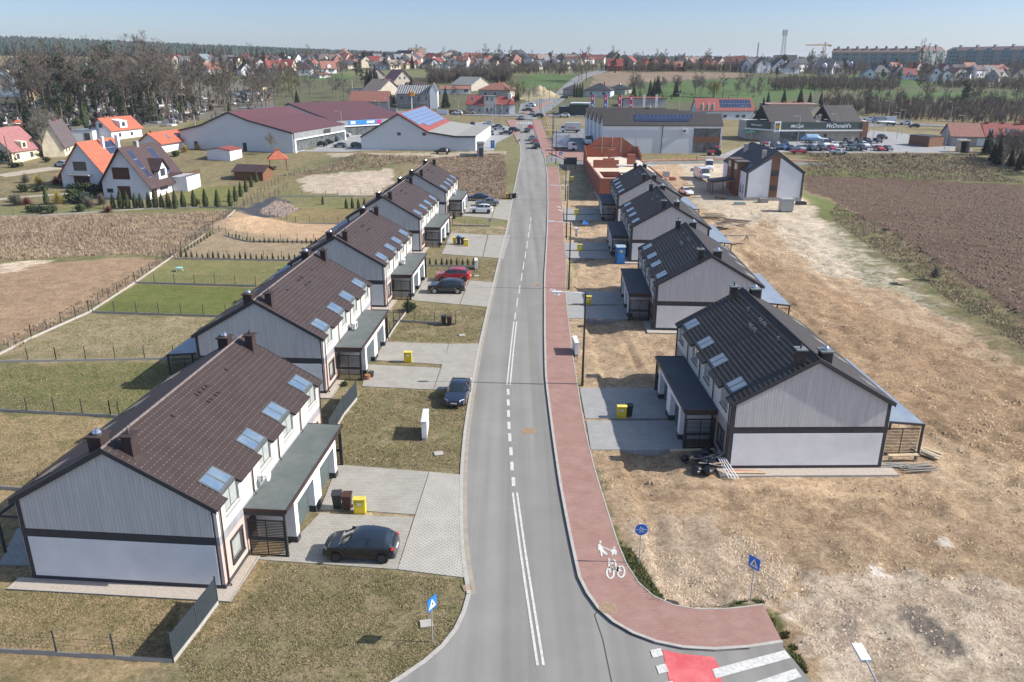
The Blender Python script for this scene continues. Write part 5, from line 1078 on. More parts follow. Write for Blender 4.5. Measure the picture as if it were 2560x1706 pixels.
mb = MB(); w_, eh = I['w'], I['eh']; mb.ext([(w_ * .62, eh + .3), (w_ + .15, eh + .3), (w_ + .15, eh + 2.3), (w_ * .5, eh + 2.9)], 'y', 4, 7); dm = mb.build('dormer', WALL['white'], I['root']); mb = MB(); mb.box(w_ + .15, w_ + .19, 4.8, 6, eh + .8, eh + 2); mb.build('window', winm, dm)
I = house((322, 351), (372, 353), (430, 338), eave=2.8, ridge=307, wall='white', roof='orange', over=.7, dep=13, label='low house with wide orange roof and two roof lights near the wholesale hall', chim=((.5, .1, .3),)); rooflight(I, 'r', 5, 6, .4, .75); rooflight(I, 'r', 9, 10, .4, .75)
I = house((101, 362), (150, 360), (190, 335), eave=3.0, ridge=283, wall='cream', roof='greybrown', over=.4, dep=14, label='cream house with plain grey-brown sheet roof', wins=(('r', 2, 3, 1, 2.2), ('r', 5, 6, 1, 2.2)), chim=((.5, .5, .25),))
I = house((-58, 373), (31, 377), (82, 358), eave=3.1, ridge=298, wall='cream', roof='pinkred', over=.4, dep=10, label='cream house with pale red roof and a small dormer at the left edge', wins=(('r', 1.5, 2.4, 1, 2.3), ('r', 6, 7, 1, 2.3)), chim=((.5, .1, .3),))
mb = MB(); w_, eh = I['w'], I['eh']; mb.ext([(w_ * .7, eh + .3), (w_ + .1, eh + .3), (w_ + .1, eh + 2.0), (w_ * .55, eh + 2.3)], 'y', 3.6, 5.4); dm = mb.build('dormer', WALL['cream'], I['root']); mb = MB(); mb.box(w_ + .1, w_ + .14, 4, 5, eh + .6, eh + 1.7); mb.build('window', winm, dm)
house((168, 325), (215, 325), dep=8, eave=3, flat=True, ridge=3, wall='white', roof='slate', label='white flat-roofed annex behind the grey-brown sheet roof', wins=(('f', 3.5, 5.2, .3, 2.4),), cat='annex', name='annex')
I = house((477, 367), (530, 370), (549, 361), eave=2.5, ridge=341, axis='y', wall='white', roof='red', over=.2, label='small white garage with a red roof on the meadow', name='garage', cat='garage')
I = house((540, 413), (605, 416), (622, 398), eave=2.0, ridge=379, axis='x', dep=5, wall='wood', roof='brown', over=.5, label='low wooden shed with dark brown roof beside the thujas', name='garden_shed', cat='shed')
# garden pavilion and playhouse
def pavilion(p, w_, ht, pk, lab, rf='orange', walls=False, name='garden_pavilion', legs=0):
 P_ = at(*p); r = empty(name, P_, .3, lab, name.split('_')[1]); q = MB(); q.quad((-w_, -w_, ht), (w_, -w_, ht), (0, 0, pk)).quad((w_, -w_, ht), (w_, w_, ht), (0, 0, pk)).quad((w_, w_, ht), (-w_, w_, ht), (0, 0, pk)).quad((-w_, w_, ht), (-w_, -w_, ht), (0, 0, pk)).box(-w_, w_, -w_, w_, ht - .12, ht - .02); q.build('roof', ROOF[rf], r)
 for x in (-1, 1):
  for y in (-1, 1): q = MB(); a = w_ * .8; q.box(x * a - .08, x * a + .08, y * a - .08, y * a + .08, -.2, ht - .12); q.build('post', WALL['wood'], r)
 if walls: q = MB(); q.box(-w_ * .75, w_ * .75, -w_ * .75, w_ * .75, legs, ht - .5); q.build('cabin', WALL['wood'], r)
 return r
r = pavilion((640, 388), 2.4, 2.5, 4.6, 'open wooden garden pavilion with orange roof'); q = MB(); q.box(-.45, .45, -.45, .45, 4.1, 4.9); q.build('lantern', ROOF['orange'], r)
r = pavilion((47, 312), 1.3, 4.0, 5.0, 'wooden playhouse on stilts with red roof', walls=True, legs=1.6, name='play_house'); q = MB(); q.bar((-1.3, -1.5, 1.8), (-3.8, -3, .2), .7, .08); q.build('slide', M('lime_slide', (.35, .6, .1), .4), r)
# plum-roofed halls with glazed fronts
def hall(A, B, C, prof, wall, roofm_, label, glaz=True, cut=None, name='shop_hall', over=.3):
 """prof: list of (fraction across, height) along the gable"""
 A, B, w_, d, th = frame_of(A, B, C); z0 = min(h1(A.x, A.y), h1(B.x, B.y)); r = empty(name, (A.x, A.y, z0), th, label, 'hall'); O = Vector((A.x, A.y, z0)); ex = Vector((math.cos(th), math.sin(th), 0))
 pr = []
 for f_, h_ in prof: pr.append((f_ * w_, h_ if h_ < 60 else hz(O + ex * (f_ * w_), h_)))
 q = MB(); q.ext([(0, -1), (w_, -1)] + [(x, z - .1) for x, z in pr[::-1]], 'y', 0, d); q.build('wall', wall, r); rfs = []
 for i in range(len(pr) - 1):
  q = MB(); (x0, z0_), (x1, z1_) = pr[i], pr[i + 1]; x0 -= over if i == 0 else 0; x1 += over if i == len(pr) - 2 else 0
  q.ext([(x0, z0_), (x1, z1_), (x1, z1_ + .15), (x0, z0_ + .15)], 'y', -.35, d + .35); rfs.append(q.build('roof', roofm_[i] if isinstance(roofm_, list) else roofm_, r))
  q = MB(); q.ext([(x0, z0_ - .25), (x1, z1_ - .25), (x1, z1_ + .17), (x0, z0_ + .17)], 'y', -.42, -.36); q.build('verge_board', trim, rfs[-1])
 return r, w_, d, pr, rfs, O, th
sheetw = M('pale_grey_sheet', (.58, .62, .63), .7, (.62, .66, .67), .25); addwave(sheetw, 'X', 1.6, .93, w0=.9)
for A, B, C, pf, lab, sg in (((418, 341), (675, 352), (753, 320), [(0, 300), (.2, 288), (.46, 258), (.63, 277), (1, 306)], 'pale hall with a plum-coloured roof, wide gable towards the viewer', 0), ((657, 300), (768, 317), (836, 290), [(0, 248), (.12, 238), (.55, 258), (1, 278)], 'plum-roofed supermarket hall behind with the blue sign', 1)):
 r, w_, d, pr, rf, O, th = hall(A, B, C, pf, sheetw, ROOF['plum'], lab)
 e = pr[-1][1]; q = MB(); q.box(w_ - .02, w_ + .35, .2, d - .2, e - 1.7, e - .1); q.build('fascia', M('grey_fascia', (.25, .26, .27), .6), r)
 q = MB(); q.box(w_, w_ + .5, .2, .9, 0, e - 1.7).box(w_, w_ + .5, d - .9, d - .2, 0, e - 1.7).box(w_, w_ + .5, .9, d - .9, e - 2.0, e - 1.7); q.build('portal_frame', WALL['white'], r)
 q = MB(); q.box(w_ - .02, w_ + .06, .9, d - .9, .3, e - 2); g_ = q.build('shop_window', glassd, r); q = MB(); n_k = int(d / 1.5)
 for k in range(1, n_k): q.box(w_ + .05, w_ + .12, k * d / n_k, k * d / n_k + .06, .3, e - 2)
 q.build('mullions', alu, g_)
 if sg: 
  q = MB(); q.box(w_ + .35, w_ + .45, d * .18, d * .62, e - 1.5, e - .2); s_ = q.build('shop_sign', M('sign_azure', (.02, .22, .55), .5), r)
  q = MB(); q.box(w_ + .45, w_ + .47, d * .21, d * .27, e - 1.3, e - .4).box(w_ + .45, w_ + .47, d * .42, d * .52, e - 1.2, e - .5); q.build('lettering', signw, s_)
  q = MB(); q.box(w_ + .45, w_ + .47, d * .55, d * .61, e - 1.45, e - .25); q.build('red_square', M('sign_magenta', (.5, .02, .10), .5), s_)
 else:
  for u in (.12, .56): q = MB(); q.box(u * w_, u * w_ + 1.1, -.06, 0, 0, 2.3); q.build('door', trim, r)
  q = MB(); q.box(w_ + .35, w_ + .5, d * .55, d * .68, e - 1.5, e - .4); q.build('shop_sign', trim, r)
# middle hall: pale gable, red slope with solar field, grey lean-to
r, w_, d, pr, rf, O, th = hall((831, 344), (1093, 348), (1105, 312), [(0, 315), (.335, 262), (.59, 304), (.83, 314), (1, 314)], sheetw, [ROOF['asbestos'], ROOF['red'], ROOF['asbestos'], ROOF['asbestos']], 'pale hall with a solar field on its red roof and a grey lean-to', over=.1)
(x0, z0_), (x1, z1_) = pr[1], pr[2]; sl_ = lambda t: (x0 + (x1 - x0) * t, z0_ + (z1_ - z0_) * t)
for i in range(12):
 for j in range(5):
  if j == 4 and i < 2: continue
  a, b = sl_(.06 + j * .155), sl_(.06 + (j + 1) * .155 - .008); y0, y1 = 1.2 + i * (d - 3) / 12, 1.2 + (i + 1) * (d - 3) / 12 - .06; q = MB(); q.quad((a[0], y0, a[1] + .3), (b[0], y0, b[1] + .3), (b[0], y1, b[1] + .3), (a[0], y1, a[1] + .3)); q.build('solar_panel', solarp, r)
for u in (.32, .54): q = MB(); q.box(u * w_, u * w_ + 1, -.06, 0, 4.0, 4.8); q.build('ventilation_grille', frameg, r)
I = house((1096, 362), (1112, 362), dep=6, eave=3.4, ridge=3.4, flat=True, wall='grey', roof='grey', label='small grey entrance block at the right end of the solar-roofed hall', wins=(('f', .6, 1.6, .1, 2.4),), wfr=False, cat='annex', name='annex')
# black roofed row of halls on the right
blackr = rmat('black_corrugated_tiles', (.04, .035, .035)); addwave(blackr, 'X', 1.5, .55, w0=.5, bump=.5)
for k in range(5):
 a = at(1384, 352); b = at(1655, 353); off = Vector((-.35 * k, 7.2 * k, 0)); ex_ = (b - a); ex_.z = 0
 e_ = hz(a, 289); A_, B_ = a + off - ex_ * (.0 + .003 * k), b + off - ex_ * (.0 + .065 * k)
 if k: A_.z = B_.z = a.z
 I = house(A_, B_, dep=7.2, eave=e_, ridge=e_ + 2.9, axis='x', wall=sheetw, roof=blackr, over=0, ovf=.25, label=['nearest of the five black-roofed halls, with the solar panels', 'second black-roofed hall, directly behind the one with solar panels', 'third of the five black-roofed halls, in the middle of the row', 'fourth black-roofed hall from the viewer', 'farthest of the five black-roofed halls, behind the flags'][k], name='shop_hall', cat='hall', group='black-roofed halls in a row', basez=a.z, rth=.1)
 if k == 0:
  w_ = I['w']; panels(I, 'f', w_ * .265, w_ * .765, .12, .70, 15, 2, skip=1)
  q = MB(); q.box(w_ * .765, w_ * .985, -.03, .05, .2, e_ - .6); gl = q.build('shop_window', glassd, I['root']); q = MB(); q.box(w_ * .76, w_ * .99, -.08, -.02, 2.9, 4.4); q.build('timber_band', WALL['wood'], gl); q = MB()
  for t in (.765, .87, .985): q.box(w_ * t - .06, w_ * t + .06, -.07, -.03, .2, e_ - .5)
  q.build('mullions', trim, gl)
  for t in (.5,): q = MB(); q.tube([(w_ * t, -.08, e_), (w_ * t - .2, -.08, 0)], .09, 6); q.build('downpipe', trim, I['root'])
  q = MB(); q.box(w_ * .665, w_ * .695, -.5, 0, e_ - 1.9, e_ - .7); ac = q.build('air_conditioner', WALL['white'], I['root']); q = MB(); q.tube([(w_ * .68, -.52, e_ - 1.3), (w_ * .68, -.5, e_ - 1.3)], .4, 14); q.build('fan', frameg, ac)
  q = MB(); q.box(-.1, w_ + .1, -.3, -.1, e_ - .1, e_ + .1); q.build('gutter', trim, I['root'])
 if k == 4: q = MB(); q.tube([(I['w'] * .8, 3.6, I['rh']), (I['w'] * .8, 3.6, I['rh'] + 1)], .5, 10); q.build('roof_fan', steel, I['root'])
# burger restaurant
p = at(1791, 326); p2 = at(1975, 325); W_ = (p2 - p).length; th = math.atan2(p2.y - p.y, p2.x - p.x); hh = hz(p, 281); r = empty('restaurant', p, th, 'burger restaurant with dark green band, slatted roofs and beige wall', 'restaurant')
sc1 = W_ / 1.0; X = lambda v: (v - 1791) / (1975 - 1791) * W_; dd = 16
dgreen = M('restaurant_green', (.045, .07, .065), .6); beigep = M('beige_panels', (.42, .36, .27), .7); addwave(beigep, 'Z', .45, .6, w0=.97); anth = M('roof_slats_black', (.05, .045, .045), .6); addwave(anth, 'Y', 1.2, .7, w0=.6)
q = MB(); q.box(X(1790), W_, 0, dd, -1, hh - .1); q.prism([(X(1790), .02), (X(1790), dd), (X(1738), dd), (X(1738), 9)], -1, hh - .15); q.build('wall', WALL['grey'], r); LW = lambda o, t0, t1: [(X(1790) + (X(1738) - X(1790)) * t0 - .55 * o, 9 * t0 - .75 * o), (X(1790) + (X(1738) - X(1790)) * t0, 9 * t0), (X(1790) + (X(1738) - X(1790)) * t1, 9 * t1), (X(1790) + (X(1738) - X(1790)) * t1 - .55 * o, 9 * t1 - .75 * o)]
q = MB(); q.box(X(1790), W_, -.25, -.0, hh * .62, hh); gb = q.build('sign_band', dgreen, r); q = MB(); q.box(X(1790), W_, -.9, .0, hh * .54, hh * .60); q.prism(LW(1.3, 0, 1.02), hh * .545, hh * .605); q.build('canopy', WALL['white'], r)
q = MB(); q.box(X(1848), X(1973), -.12, 0, 0, hh * .54); q.build('beige_wall', beigep, r); q = MB(); q.box(X(1890), X(1897), -.16, -.12, 0, 2.3); q.build('door', trim, r)
q = MB(); q.box(X(1790), X(1846), -.1, 0, .2, hh * .53); g_ = q.build('shop_window', glassd, r); q = MB()
for k in range(8): q.box(X(1791 + k * 7.4), X(1791.5 + k * 7.4), -.14, -.1, .2, hh * .53)
q.build('mullions', trim, g_)
q = MB(); q.box(W_, W_ + X(1805) - X(1791), -.4, dd, -.5, hh + .1); q.build('brown_end_wall', WALL['wood'], r)
q = MB(); q.box(X(1775), X(1789), -.5, -.2, hh * .5, hh + .2); lp = q.build('logo_panel', WALL['white'], r); q = MB(); q.box(X(1777.5), X(1786.5), -.54, -.5, hh * .62, hh * .95); bp_ = q.build('logo_board', trim, lp)
gold = M('logo_yellow', (.85, .5, .02), .5); q = MB(); cx0 = X(1782)
for s_ in (-1, 1): q.tube([(cx0 + s_ * .05, -.56, hh * .66), (cx0 + s_ * .12, -.56, hh * .82), (cx0 + s_ * .28, -.56, hh * .9), (cx0 + s_ * .42, -.56, hh * .82), (cx0 + s_ * .5, -.56, hh * .66)], .07, 5)
q.build('arches_logo', gold, bp_)
def text(s, size, loc, rot, m, par, ext=.02, name='lettering', shear=0, sp_=1.0):
 c = bpy.data.curves.new(name, 'FONT'); c.body = s; c.size = size; c.extrude = ext; c.shear = shear; c.space_character = sp_; c.offset = size * .012
 o = bpy.data.objects.new(name, c); COL.objects.link(o); dg = bpy.context.evaluated_depsgraph_get(); me = bpy.data.meshes.new_from_object(o.evaluated_get(dg)); bpy.data.objects.remove(o); me.materials.clear(); me.materials.append(m)
 o = bpy.data.objects.new(name, me); COL.objects.link(o); o.location = loc; o.rotation_euler = rot; o.parent = par; return o
text("McDonald's", 1.65, (X(1893), -.3, hh * .72), (R(90), 0, 0), signw, gb); text("McCafé", 1.3, (X(1811), -.3, hh * .72), (R(90), 0, 0), signw, gb, shear=.35)
# left return wall running back
q = MB(); q.prism(LW(.35, .3, 1.0), hh * .62, hh); g2 = q.build('sign_band', dgreen, r); a_ = math.atan2(-9, X(1790) - X(1738)); text("McDonald's", .8, (X(1790) + (X(1738) - X(1790)) * .85 - .25, 9 * .85 - .32, hh * .74), (R(90), 0, a_), signw, g2)
for a, b in ((1765, 1870), (1906, 1976)):
 xa, xb = X(a), X(b); sh = -.6; yr = 6.5; zt = hh + 4.6
 q = MB(); q.quad((xa, .3, hh), (xb, .3, hh), (xb + sh, yr, zt), (xa + sh, yr, zt)).quad((xa, .4, hh - .02), (xa + sh, yr, zt - .1), (xb + sh, yr, zt - .1), (xb, .4, hh - .02)).quad((xb + sh, yr, zt), (xb + sh, 13, hh), (xa + sh, 13, hh), (xa + sh, yr, zt)); rf = q.build('pitched_screen', anth, r); q = MB()
 for xx in (xa, xb):
  for k in range(9): z = hh + .2 + k * .5; f = (z - hh) / 4.6; q.bar((xx + sh * f, .3 + (yr - .3) * f, z), (xx + sh * f, 13 - (13 - yr) * f, z), .08, .16)
 q.build('gable_slats', trim, rf)
q = MB(); 
for k in range(3): q.box(X(1878) + k * 1.3, X(1878) + k * 1.3 + .9, 3 + k, 5 + k, hh, hh + 1.4 + k * .3)
q.build('roof_plant', steel, r)
# red roof with solar panels behind, red hip roof, timber kiosk, long farmhouse
I = house((1600, 275), (1730, 275), dep=9, eave=254, ridge=227, axis='x', wall='bluewhite', roof='red', over=.3, label='long house with red roof and solar panels behind the black halls', wins=(('f', -4.5, -3, .8, 1.8), ('f', -7, -5.5, .8, 1.8), ('f', -12, -10.6, .8, 1.8))); panels(I, 'f', I['w'] * .42, I['w'] * .97, .12, .82, 11, 2)
I = house((1765, 262), (1880, 262), dep=12, eave=4.0, ridge=236, axis='x', hip=1, wall='beige', roof='salmon', label='house with a dull red hip roof behind the restaurant', chim=((.4, .5, .4), (.6, .5, .4)))
I = house((2133, 339), (2166, 337), dep=7, eave=2.9, ridge=3, flat=True, wall='wood', roof='dark', label='flat-roofed brown timber kiosk at the end of the car park', name='kiosk', cat='kiosk')
I = house((2150, 332), (2182, 341), (2190, 300), dep=9, eave=3.2, ridge=282, axis='y', wall='grey', roof='salmon', label='old grey farm building with faded red roof beyond the kiosk', name='barn', cat='barn') if False else house((2183, 336), (2262, 338), dep=10, eave=313, ridge=284, axis='x', wall='grey', roof='salmon', label='old grey farm building with faded red roof beyond the kiosk', name='barn', cat='barn', wins=(('f', 1.5, 4.2, .2, 2.4, WALL['white']), ('f', 7, 9, .2, 2.4, WALL['white'])), wfr=False)
I = house((2262, 338), (2420, 342), dep=10, eave=314, ridge=284, axis='x', wall='bluewhite', roof='red', label='long red-roofed house with roof lights at the right edge', chim=((.06, .5, .4), (.3, .5, .3), (.58, .5, .5, 1.4)))
for s_ in (1.2, 5.5, 8, 13, 15, 17): rooflight(I, 'f', s_, s_ + 1.1, .45, .72)
# black and white house by the ploughed field
I = house((1709, 461), (1841, 462), (1640, 400), dep=19.5, eave=396, ridge=349, axis='y', wall='white', roof='dark', over=.15, ovf=.1, label='black-roofed white house with timber strip in its gable, by the ploughed field', chim=((.32, .10, .4, .1, 'grey'), (.3, .78, .4, .1, 'grey')), wins=(('l', 1.2, 1.6, 1.2, 3), ('l', 3, 3.4, 1.2, 3), ('l', 14, 14.4, 1.2, 3), ('l', 15.8, 16.2, 1.2, 3)), wfr=False)
w_, eh, rh, d, r = I['w'], I['eh'], I['rh'], I['d'], I['root']; q = MB(); q.box(-.02, w_ + .02, -.03, 0, -1, .7); q.build('plinth', WALL['grey'], r)
q = MB(); q.ext([(w_ * .415, .7), (w_ * .56, .7), (w_ * .56, rh - .9), (w_ * .5, rh - .55), (w_ * .415, rh - .95)], 'y', -.06, -.01); q.build('timber_strip', WALL['wood'], r)
for a, b in ((2.0, 3.1), (5.0, 6.1)): q = MB(); q.box(w_ * .425, w_ * .55, -.1, -.06, a, b); q.build('window', winm, r)
q = MB(); 
for pts in ([(0, .7), (.45, .7), (.45, eh - .1), (0, eh)], [(w_ - .45, .7), (w_, .7), (w_, eh), (w_ - .45, eh - .1)], [(0, eh - .55), (w_ / 2, rh - .7), (w_ / 2, rh - .1), (0, eh)], [(w_, eh - .55), (w_, eh), (w_ / 2, rh - .1), (w_ / 2, rh - .7)]): q.ext(pts, 'y', -.035, -.012)
q.build('gable_frame', frameg, r)
for a, b in ((4.6, 8.0), (9.8, 13.2)):
 q = MB(); q.box(-.6, w_ * .3, a, b, .2, eh + 1.4); dm = q.build('timber_dormer', WALL['wood'], r); q = MB(); q.box(-.75, w_ * .42, a - .15, b + .15, eh + 1.4, eh + 1.55); q.build('dormer_roof', ROOF['greybrown'], dm); q = MB(); q.box(-.64, -.6, a + .7, b - .7, eh - .2, eh + 1.0); q.build('window', frostg, dm)
q = MB(); q.quad((-5.5, 5.8, 3.0), (-.6, 5.8, 3.5), (-.6, 10.5, 3.5), (-5.5, 10.5, 3.0)).quad((-5.5, 10.5, 2.85), (-.6, 10.5, 3.35), (-.6, 5.8, 3.35), (-5.5, 5.8, 2.85)); pc = q.build('porch_roof', ROOF['dark'], r)
for x, y in ((-5.2, 6), (-5.2, 8.2), (-5.2, 10.3), (-3, 6), (-1.2, 6)): q = MB(); q.box(x - .09, x + .09, y - .09, y + .09, -.5, 2.9); q.build('porch_post', WALL['wood'], pc)
q = MB(); q.bar((-5.5, 5.8, 2.75), (-.6, 5.8, 3.25), .12, .22).bar((-5.5, 5.8, 2.75), (-5.5, 10.5, 2.75), .12, .22); q.build('porch_beam', M('light_timber', (.26, .17, .09), .7), pc)
for s_ in (1.2, 2.6): rooflight(I, 'l', s_, s_ + .5, .7, .95)
# brick shell under construction
def shell():
 A = at(1377, 462); r = empty('brick_shell', (A.x, A.y, 0), 0, 'unfinished red brick shell with missing roof, behind the fourth right house', 'building shell'); w_ = 13.4; d = 40
 br = WALL['brick']; 
 def wl(x0, x1, y0, y1, z0, z1, steps=None, nm='brick_wall', m=br): q = MB(); q.box(x0, x1, y0, y1, z0, z1); q.build(nm, m, r)
 wl(0, w_, 0, .3, 0, 5.0); wl(0, .3, .3, d, 0, 5.0); wl(w_ - .3, w_, .3, d, 0, 5.0); q = MB(); q.ext([(0, 0), (w_, 0), (w_, 7.2), (w_ - 1, 7.5), (w_ - 4, 9.6), (3.8, 9.6), (.8, 7.5), (0, 7.2)], 'y', d, d + .3); q.build('gable_wall', br, r)
 wl(.3, 5.2, 10.5, 10.8, 3, 5.0); wl(4.6, 6, 26, 27, 4.85, 8, nm='chimney_stack'); wl(8.2, 10, 20, 21.2, 4.85, 7.6, nm='chimney_stack'); wl(3, 4.6, 22, 23.4, 4.85, 6.4, nm='chimney_stack'); wl(.3, 6, 18, 18.3, 4.85, 6.6)
 for z, h_, k in ((5.0, 1.4, 3), (5.0, 1.4, 3)): pass
 q = MB()
 for k in range(5): q.box(0, .3, d - (k + 1) * 1.4, d - k * 1.4, 5.0, 7.6 - k * .35); q.box(w_ - .3, w_, d - (k + 1) * 1.4, d - k * 1.4, 5.0, 7.6 - k * .35)
 q.build('stepped_wall', br, r)
 q = MB(); q.box(.3, w_ - .3, 10.8, d, 4.6, 4.85); q.build('floor_slab', M('pale_concrete', (.62, .54, .42), .9), r); q = MB(); q.box(-.05, w_ + .05, -.05, d + .3, -.3, 1.0); q.build('foundation_band', M('blue_white_band', (.50, .57, .65), .8), r)
 q = MB(); q.box(.3, w_ - .3, .3, .9, 4.6, 5.02).box(.3, .8, .9, 10.5, 4.9, 5.05).box(5.4, w_ - .3, 4, 10, 4.4, 4.6); q.build('lintel', M('pale_concrete', (0, 0, 0)), r)
 q = MB(); q.tube([(4.5, 10.2, 6.4), (w_ - .2, 10.0, 6.4)], .16, 6).tube([(3.6, 15, 7.4), (6, 15, 7.6), (6.2, 15, 5)], .09, 6); q.build('white_pipe', signw, r)
 for x in (4.5, 9.2, w_ - .6, 7.0): q = MB(); q.box(x - .09, x + .09, d - .3, d - .12, 6, 10.2); q.build('upright_board', M('grey_board', (.40, .38, .36), .8), r)
 q = MB(); q.box(2, 8, d - .5, d - .3, 7.0, 7.2); q.build('beam', M('light_timber', (0, 0, 0)), r)
shell()
q = at(1381, 378); r = empty('site_hoarding', q, 0, 'pale site hoarding with props left of the brick shell', 'hoarding')
for k in range(4): mb = MB(); mb.box(-3.2 + k * 1.65, -1.6 + k * 1.65, 0, .05, .1, 3.0); mb.build('panel', M('translucent_panel', (.45, .52, .52), .5), r)
for k in range(3): mb = MB(); mb.bar((-2.4 + k * 2.2, -.1, 2.8), (-2.6 + k * 2.2, -1.4, 0), .1); mb.build('prop', trim, r)
q = at(1310, 390); r = empty('notice_board', q, 0, 'dark notice board seen from behind, at the path junction', 'notice board'); mb = MB(); mb.box(-1.6, 1.6, 0, .08, 1.2, 2.9); mb.build('board', screenm, r)
for x in (-1.5, -.1, 1.3): mb = MB(); mb.box(x, x + .12, -.1, 0, -.1, 3.0); mb.build('post', trim, r)
# centre-back houses
I = house((805, 248), (892, 249), dep=9, eave=233, ridge=210, axis='x', wall='block', roof='salmon', over=.3, label='long low farmhouse with weathered orange-red roof above the cross street', wins=(('f', 3, 4, .8, 2), ('f', 6, 7, .8, 2), ('f', 9, 10.6, .8, 2)), chim=((.7, .5, .25, .5, 'white'),))
I = house((912, 248), (985, 250), dep=10, eave=216, ridge=197, axis='x', wall='block', roof='grey', over=.3, label='grey block house under construction with scaffolding and battens on its roof', wins=(('f', 1.6, 2.8, 3.6, 4.9), ('f', 5.5, 7, 3, 4.9), ('f', 9.5, 10.6, 3, 4.9), ('f', 13, 14.2, 3.6, 4.9)), wfr=False)
q = MB(); 
for k in range(15): a = sp(I, 'f', I['w'] * k / 14, 0, .05); b = sp(I, 'f', I['w'] * k / 14, 1, .05); q.bar(a, b, .12, .08)
q.build('battens', signw, I['root']); q = MB()
for k in range(7):
 x = I['w'] * k / 6; q.bar((x, -1.2, 0), (x, -1.2, 6.5), .06)
for z in (2, 4, 6): q.bar((0, -1.2, z), (I['w'], -1.2, z), .06).box(0, I['w'], -1.2, -.3, z - .05, z)
q.build('scaffolding', alu, I['root'])
I = house((988, 250), (1006, 250), dep=9, eave=7.2, ridge=10.5, axis='y', wall='white', roof='grey', over=.1, label='narrow white twin-gabled block joined to the scaffolded house')
I = house((1072, 262), (1112, 263), dep=9, eave=240, ridge=220, axis='x', wall='grey', roof='red', label='grey house with steep red roof and white dormer at the crossroads', wins=(('f', 2, 3, 5.3, 6.6), ('f', 2, 3, 1, 2.4), ('f', 5, 6, 1, 2.4)))
I = house((1112, 263), (1141, 263), dep=9, eave=222, ridge=9, flat=True, wall='grey', roof='grey', label='flat-fronted grey block between two red roofs at the crossroads', wins=(('f', 1, 1.8, 5.5, 7), ('f', 3, 3.8, 5.5, 7), ('f', 1, 1.8, 1, 2.6), ('f', 3, 3.8, 1, 2.6)))
I = house((1141, 263), (1172, 264), dep=9, eave=240, ridge=222, axis='x', wall='grey', roof='red', label='grey house with red roof and tall white chimney nearest the crossing', chim=((.85, .4, .7, 1.2, 'white'),), wins=(('f', 1.5, 2.3, 1, 2.4), ('f', 4, 4.8, 1, 2.4)))
I = house((1170, 264), (1183, 264), dep=3, eave=4.2, ridge=6.2, hip=1, wall='white', roof='red', label='little white corner bay with red pyramid roof', cat='bay', name='corner_bay')
I = house((1100, 222), (1172, 225), dep=13, eave=206, ridge=189, axis='x', hip=1, wall='beige', roof='salmon', over=.5, label='large house with red hip roof behind the crossroads houses', chim=((.5, .5, .4),), wins=(('f', 3, 4, 1, 2.4), ('f', 8, 9, 1, 2.4)))
I = house((1083, 210), (1128, 205), dep=16, eave=196, ridge=178, axis='y', wall='beige', roof='asbestos', label='big beige barn with pale sheet roof', name='barn', cat='barn')
I = house((1012, 216), (1080, 216), dep=8, eave=205, ridge=198, axis='x', wall='white', roof='salmon', label='long white low building with narrow red roof strip', wins=(('f', 6, 8, 1, 2), ('f', 12, 14, 1, 2)))
I = house((868, 222), (925, 216), dep=12, eave=212, ridge=183, axis='y', wall='beige', roof='tan', over=.6, label='house with big tan roof in front of the spruces', chim=((.5, .3, .4),))
I = house((906, 196), (950, 193), dep=14, eave=186, ridge=161, axis='y', wall='beige', roof='pinkred', over=.8, label='tall house with pinkish red roof and white dormer on the meadow', wins=(('f', 3, 4, 3, 4.5), ('f', 6, 7, 3, 4.5)))
I = house((856, 184), (884, 183), dep=11, eave=172, ridge=158, axis='y', wall='beige', roof='red', over=.4, label='red-roofed house with one solar panel beside the dark spruces'); panels(I, 'r', 3, 6, .2, .6, 2, 1)
I = house((803, 212), (833, 212), dep=8, eave=205, ridge=204, flat=True, wall='white', roof='dark', label='small white box house with a tall chimney', chim=((.1, .5, .4, 4, 'beige'),))
I = house((735, 180), (760, 178), dep=8, eave=172, ridge=168, axis='x', wall='white', roof='salmon', label='white cottage left of the pines')
I = house((940, 205), (985, 203), dep=9, eave=200, ridge=190, axis='x', wall='beige', roof='brown', label='brown-roofed bungalow behind the scaffolded house')
I = house((1342, 222), (1402, 224), dep=12, eave=207, ridge=191, axis='x', hip=1, wall='bluewhite', roof='dark', over=.6, label='pale bungalow with dark pyramid roof behind the flags', wins=(('f', 3, 4, 1, 2.3), ('f', 9, 10.6, 1, 2.3)), chim=((.7, .4, .3),))
I = house((1395, 216), (1436, 218), dep=12, eave=204, ridge=194, axis='x', hip=1, wall='grey', roof='dark', over=.5, label='dark-roofed bungalow right of the pale one', chim=((.5, .5, .4, .6, 'white'),))
I = house((1322, 222), (1345, 220), dep=9, eave=206, ridge=195, axis='x', hip=1, wall='grey', roof='greybrown', label='small house with a grey-brown hip roof left of the pale bungalow')
I = house((1308, 266), (1352, 267), dep=9, eave=240, ridge=7, flat=True, wall='green', roof='slate', label='dark green flat-roofed service building with pale canopy edge', name='service_building', cat='building'); q = MB(); q.box(.5, I['w'] + 1, -1.5, 3, I['eh'] + .15, I['eh'] + .7); q.build('canopy', WALL['white'], I['root']); q = MB(); q.box(1.5, I['w'] - 2, -1.55, -1.4, I['eh'] - .05, I['eh'] + .35); q.build('green_stripe', M('sign_green', (.05, .35, .10), .5), I['root'])
I = house((1284, 264), (1308, 265), dep=6, eave=3.2, ridge=3, flat=True, wall='green', roof='slate', label='low dark car wash left of the dark green building', name='car_wash', cat='building')
I = house((1432, 246), (1530, 246), dep=10, eave=3.6, ridge=233, axis='x', wall='grey', roof='red', label='low red roof peeping over the black halls')
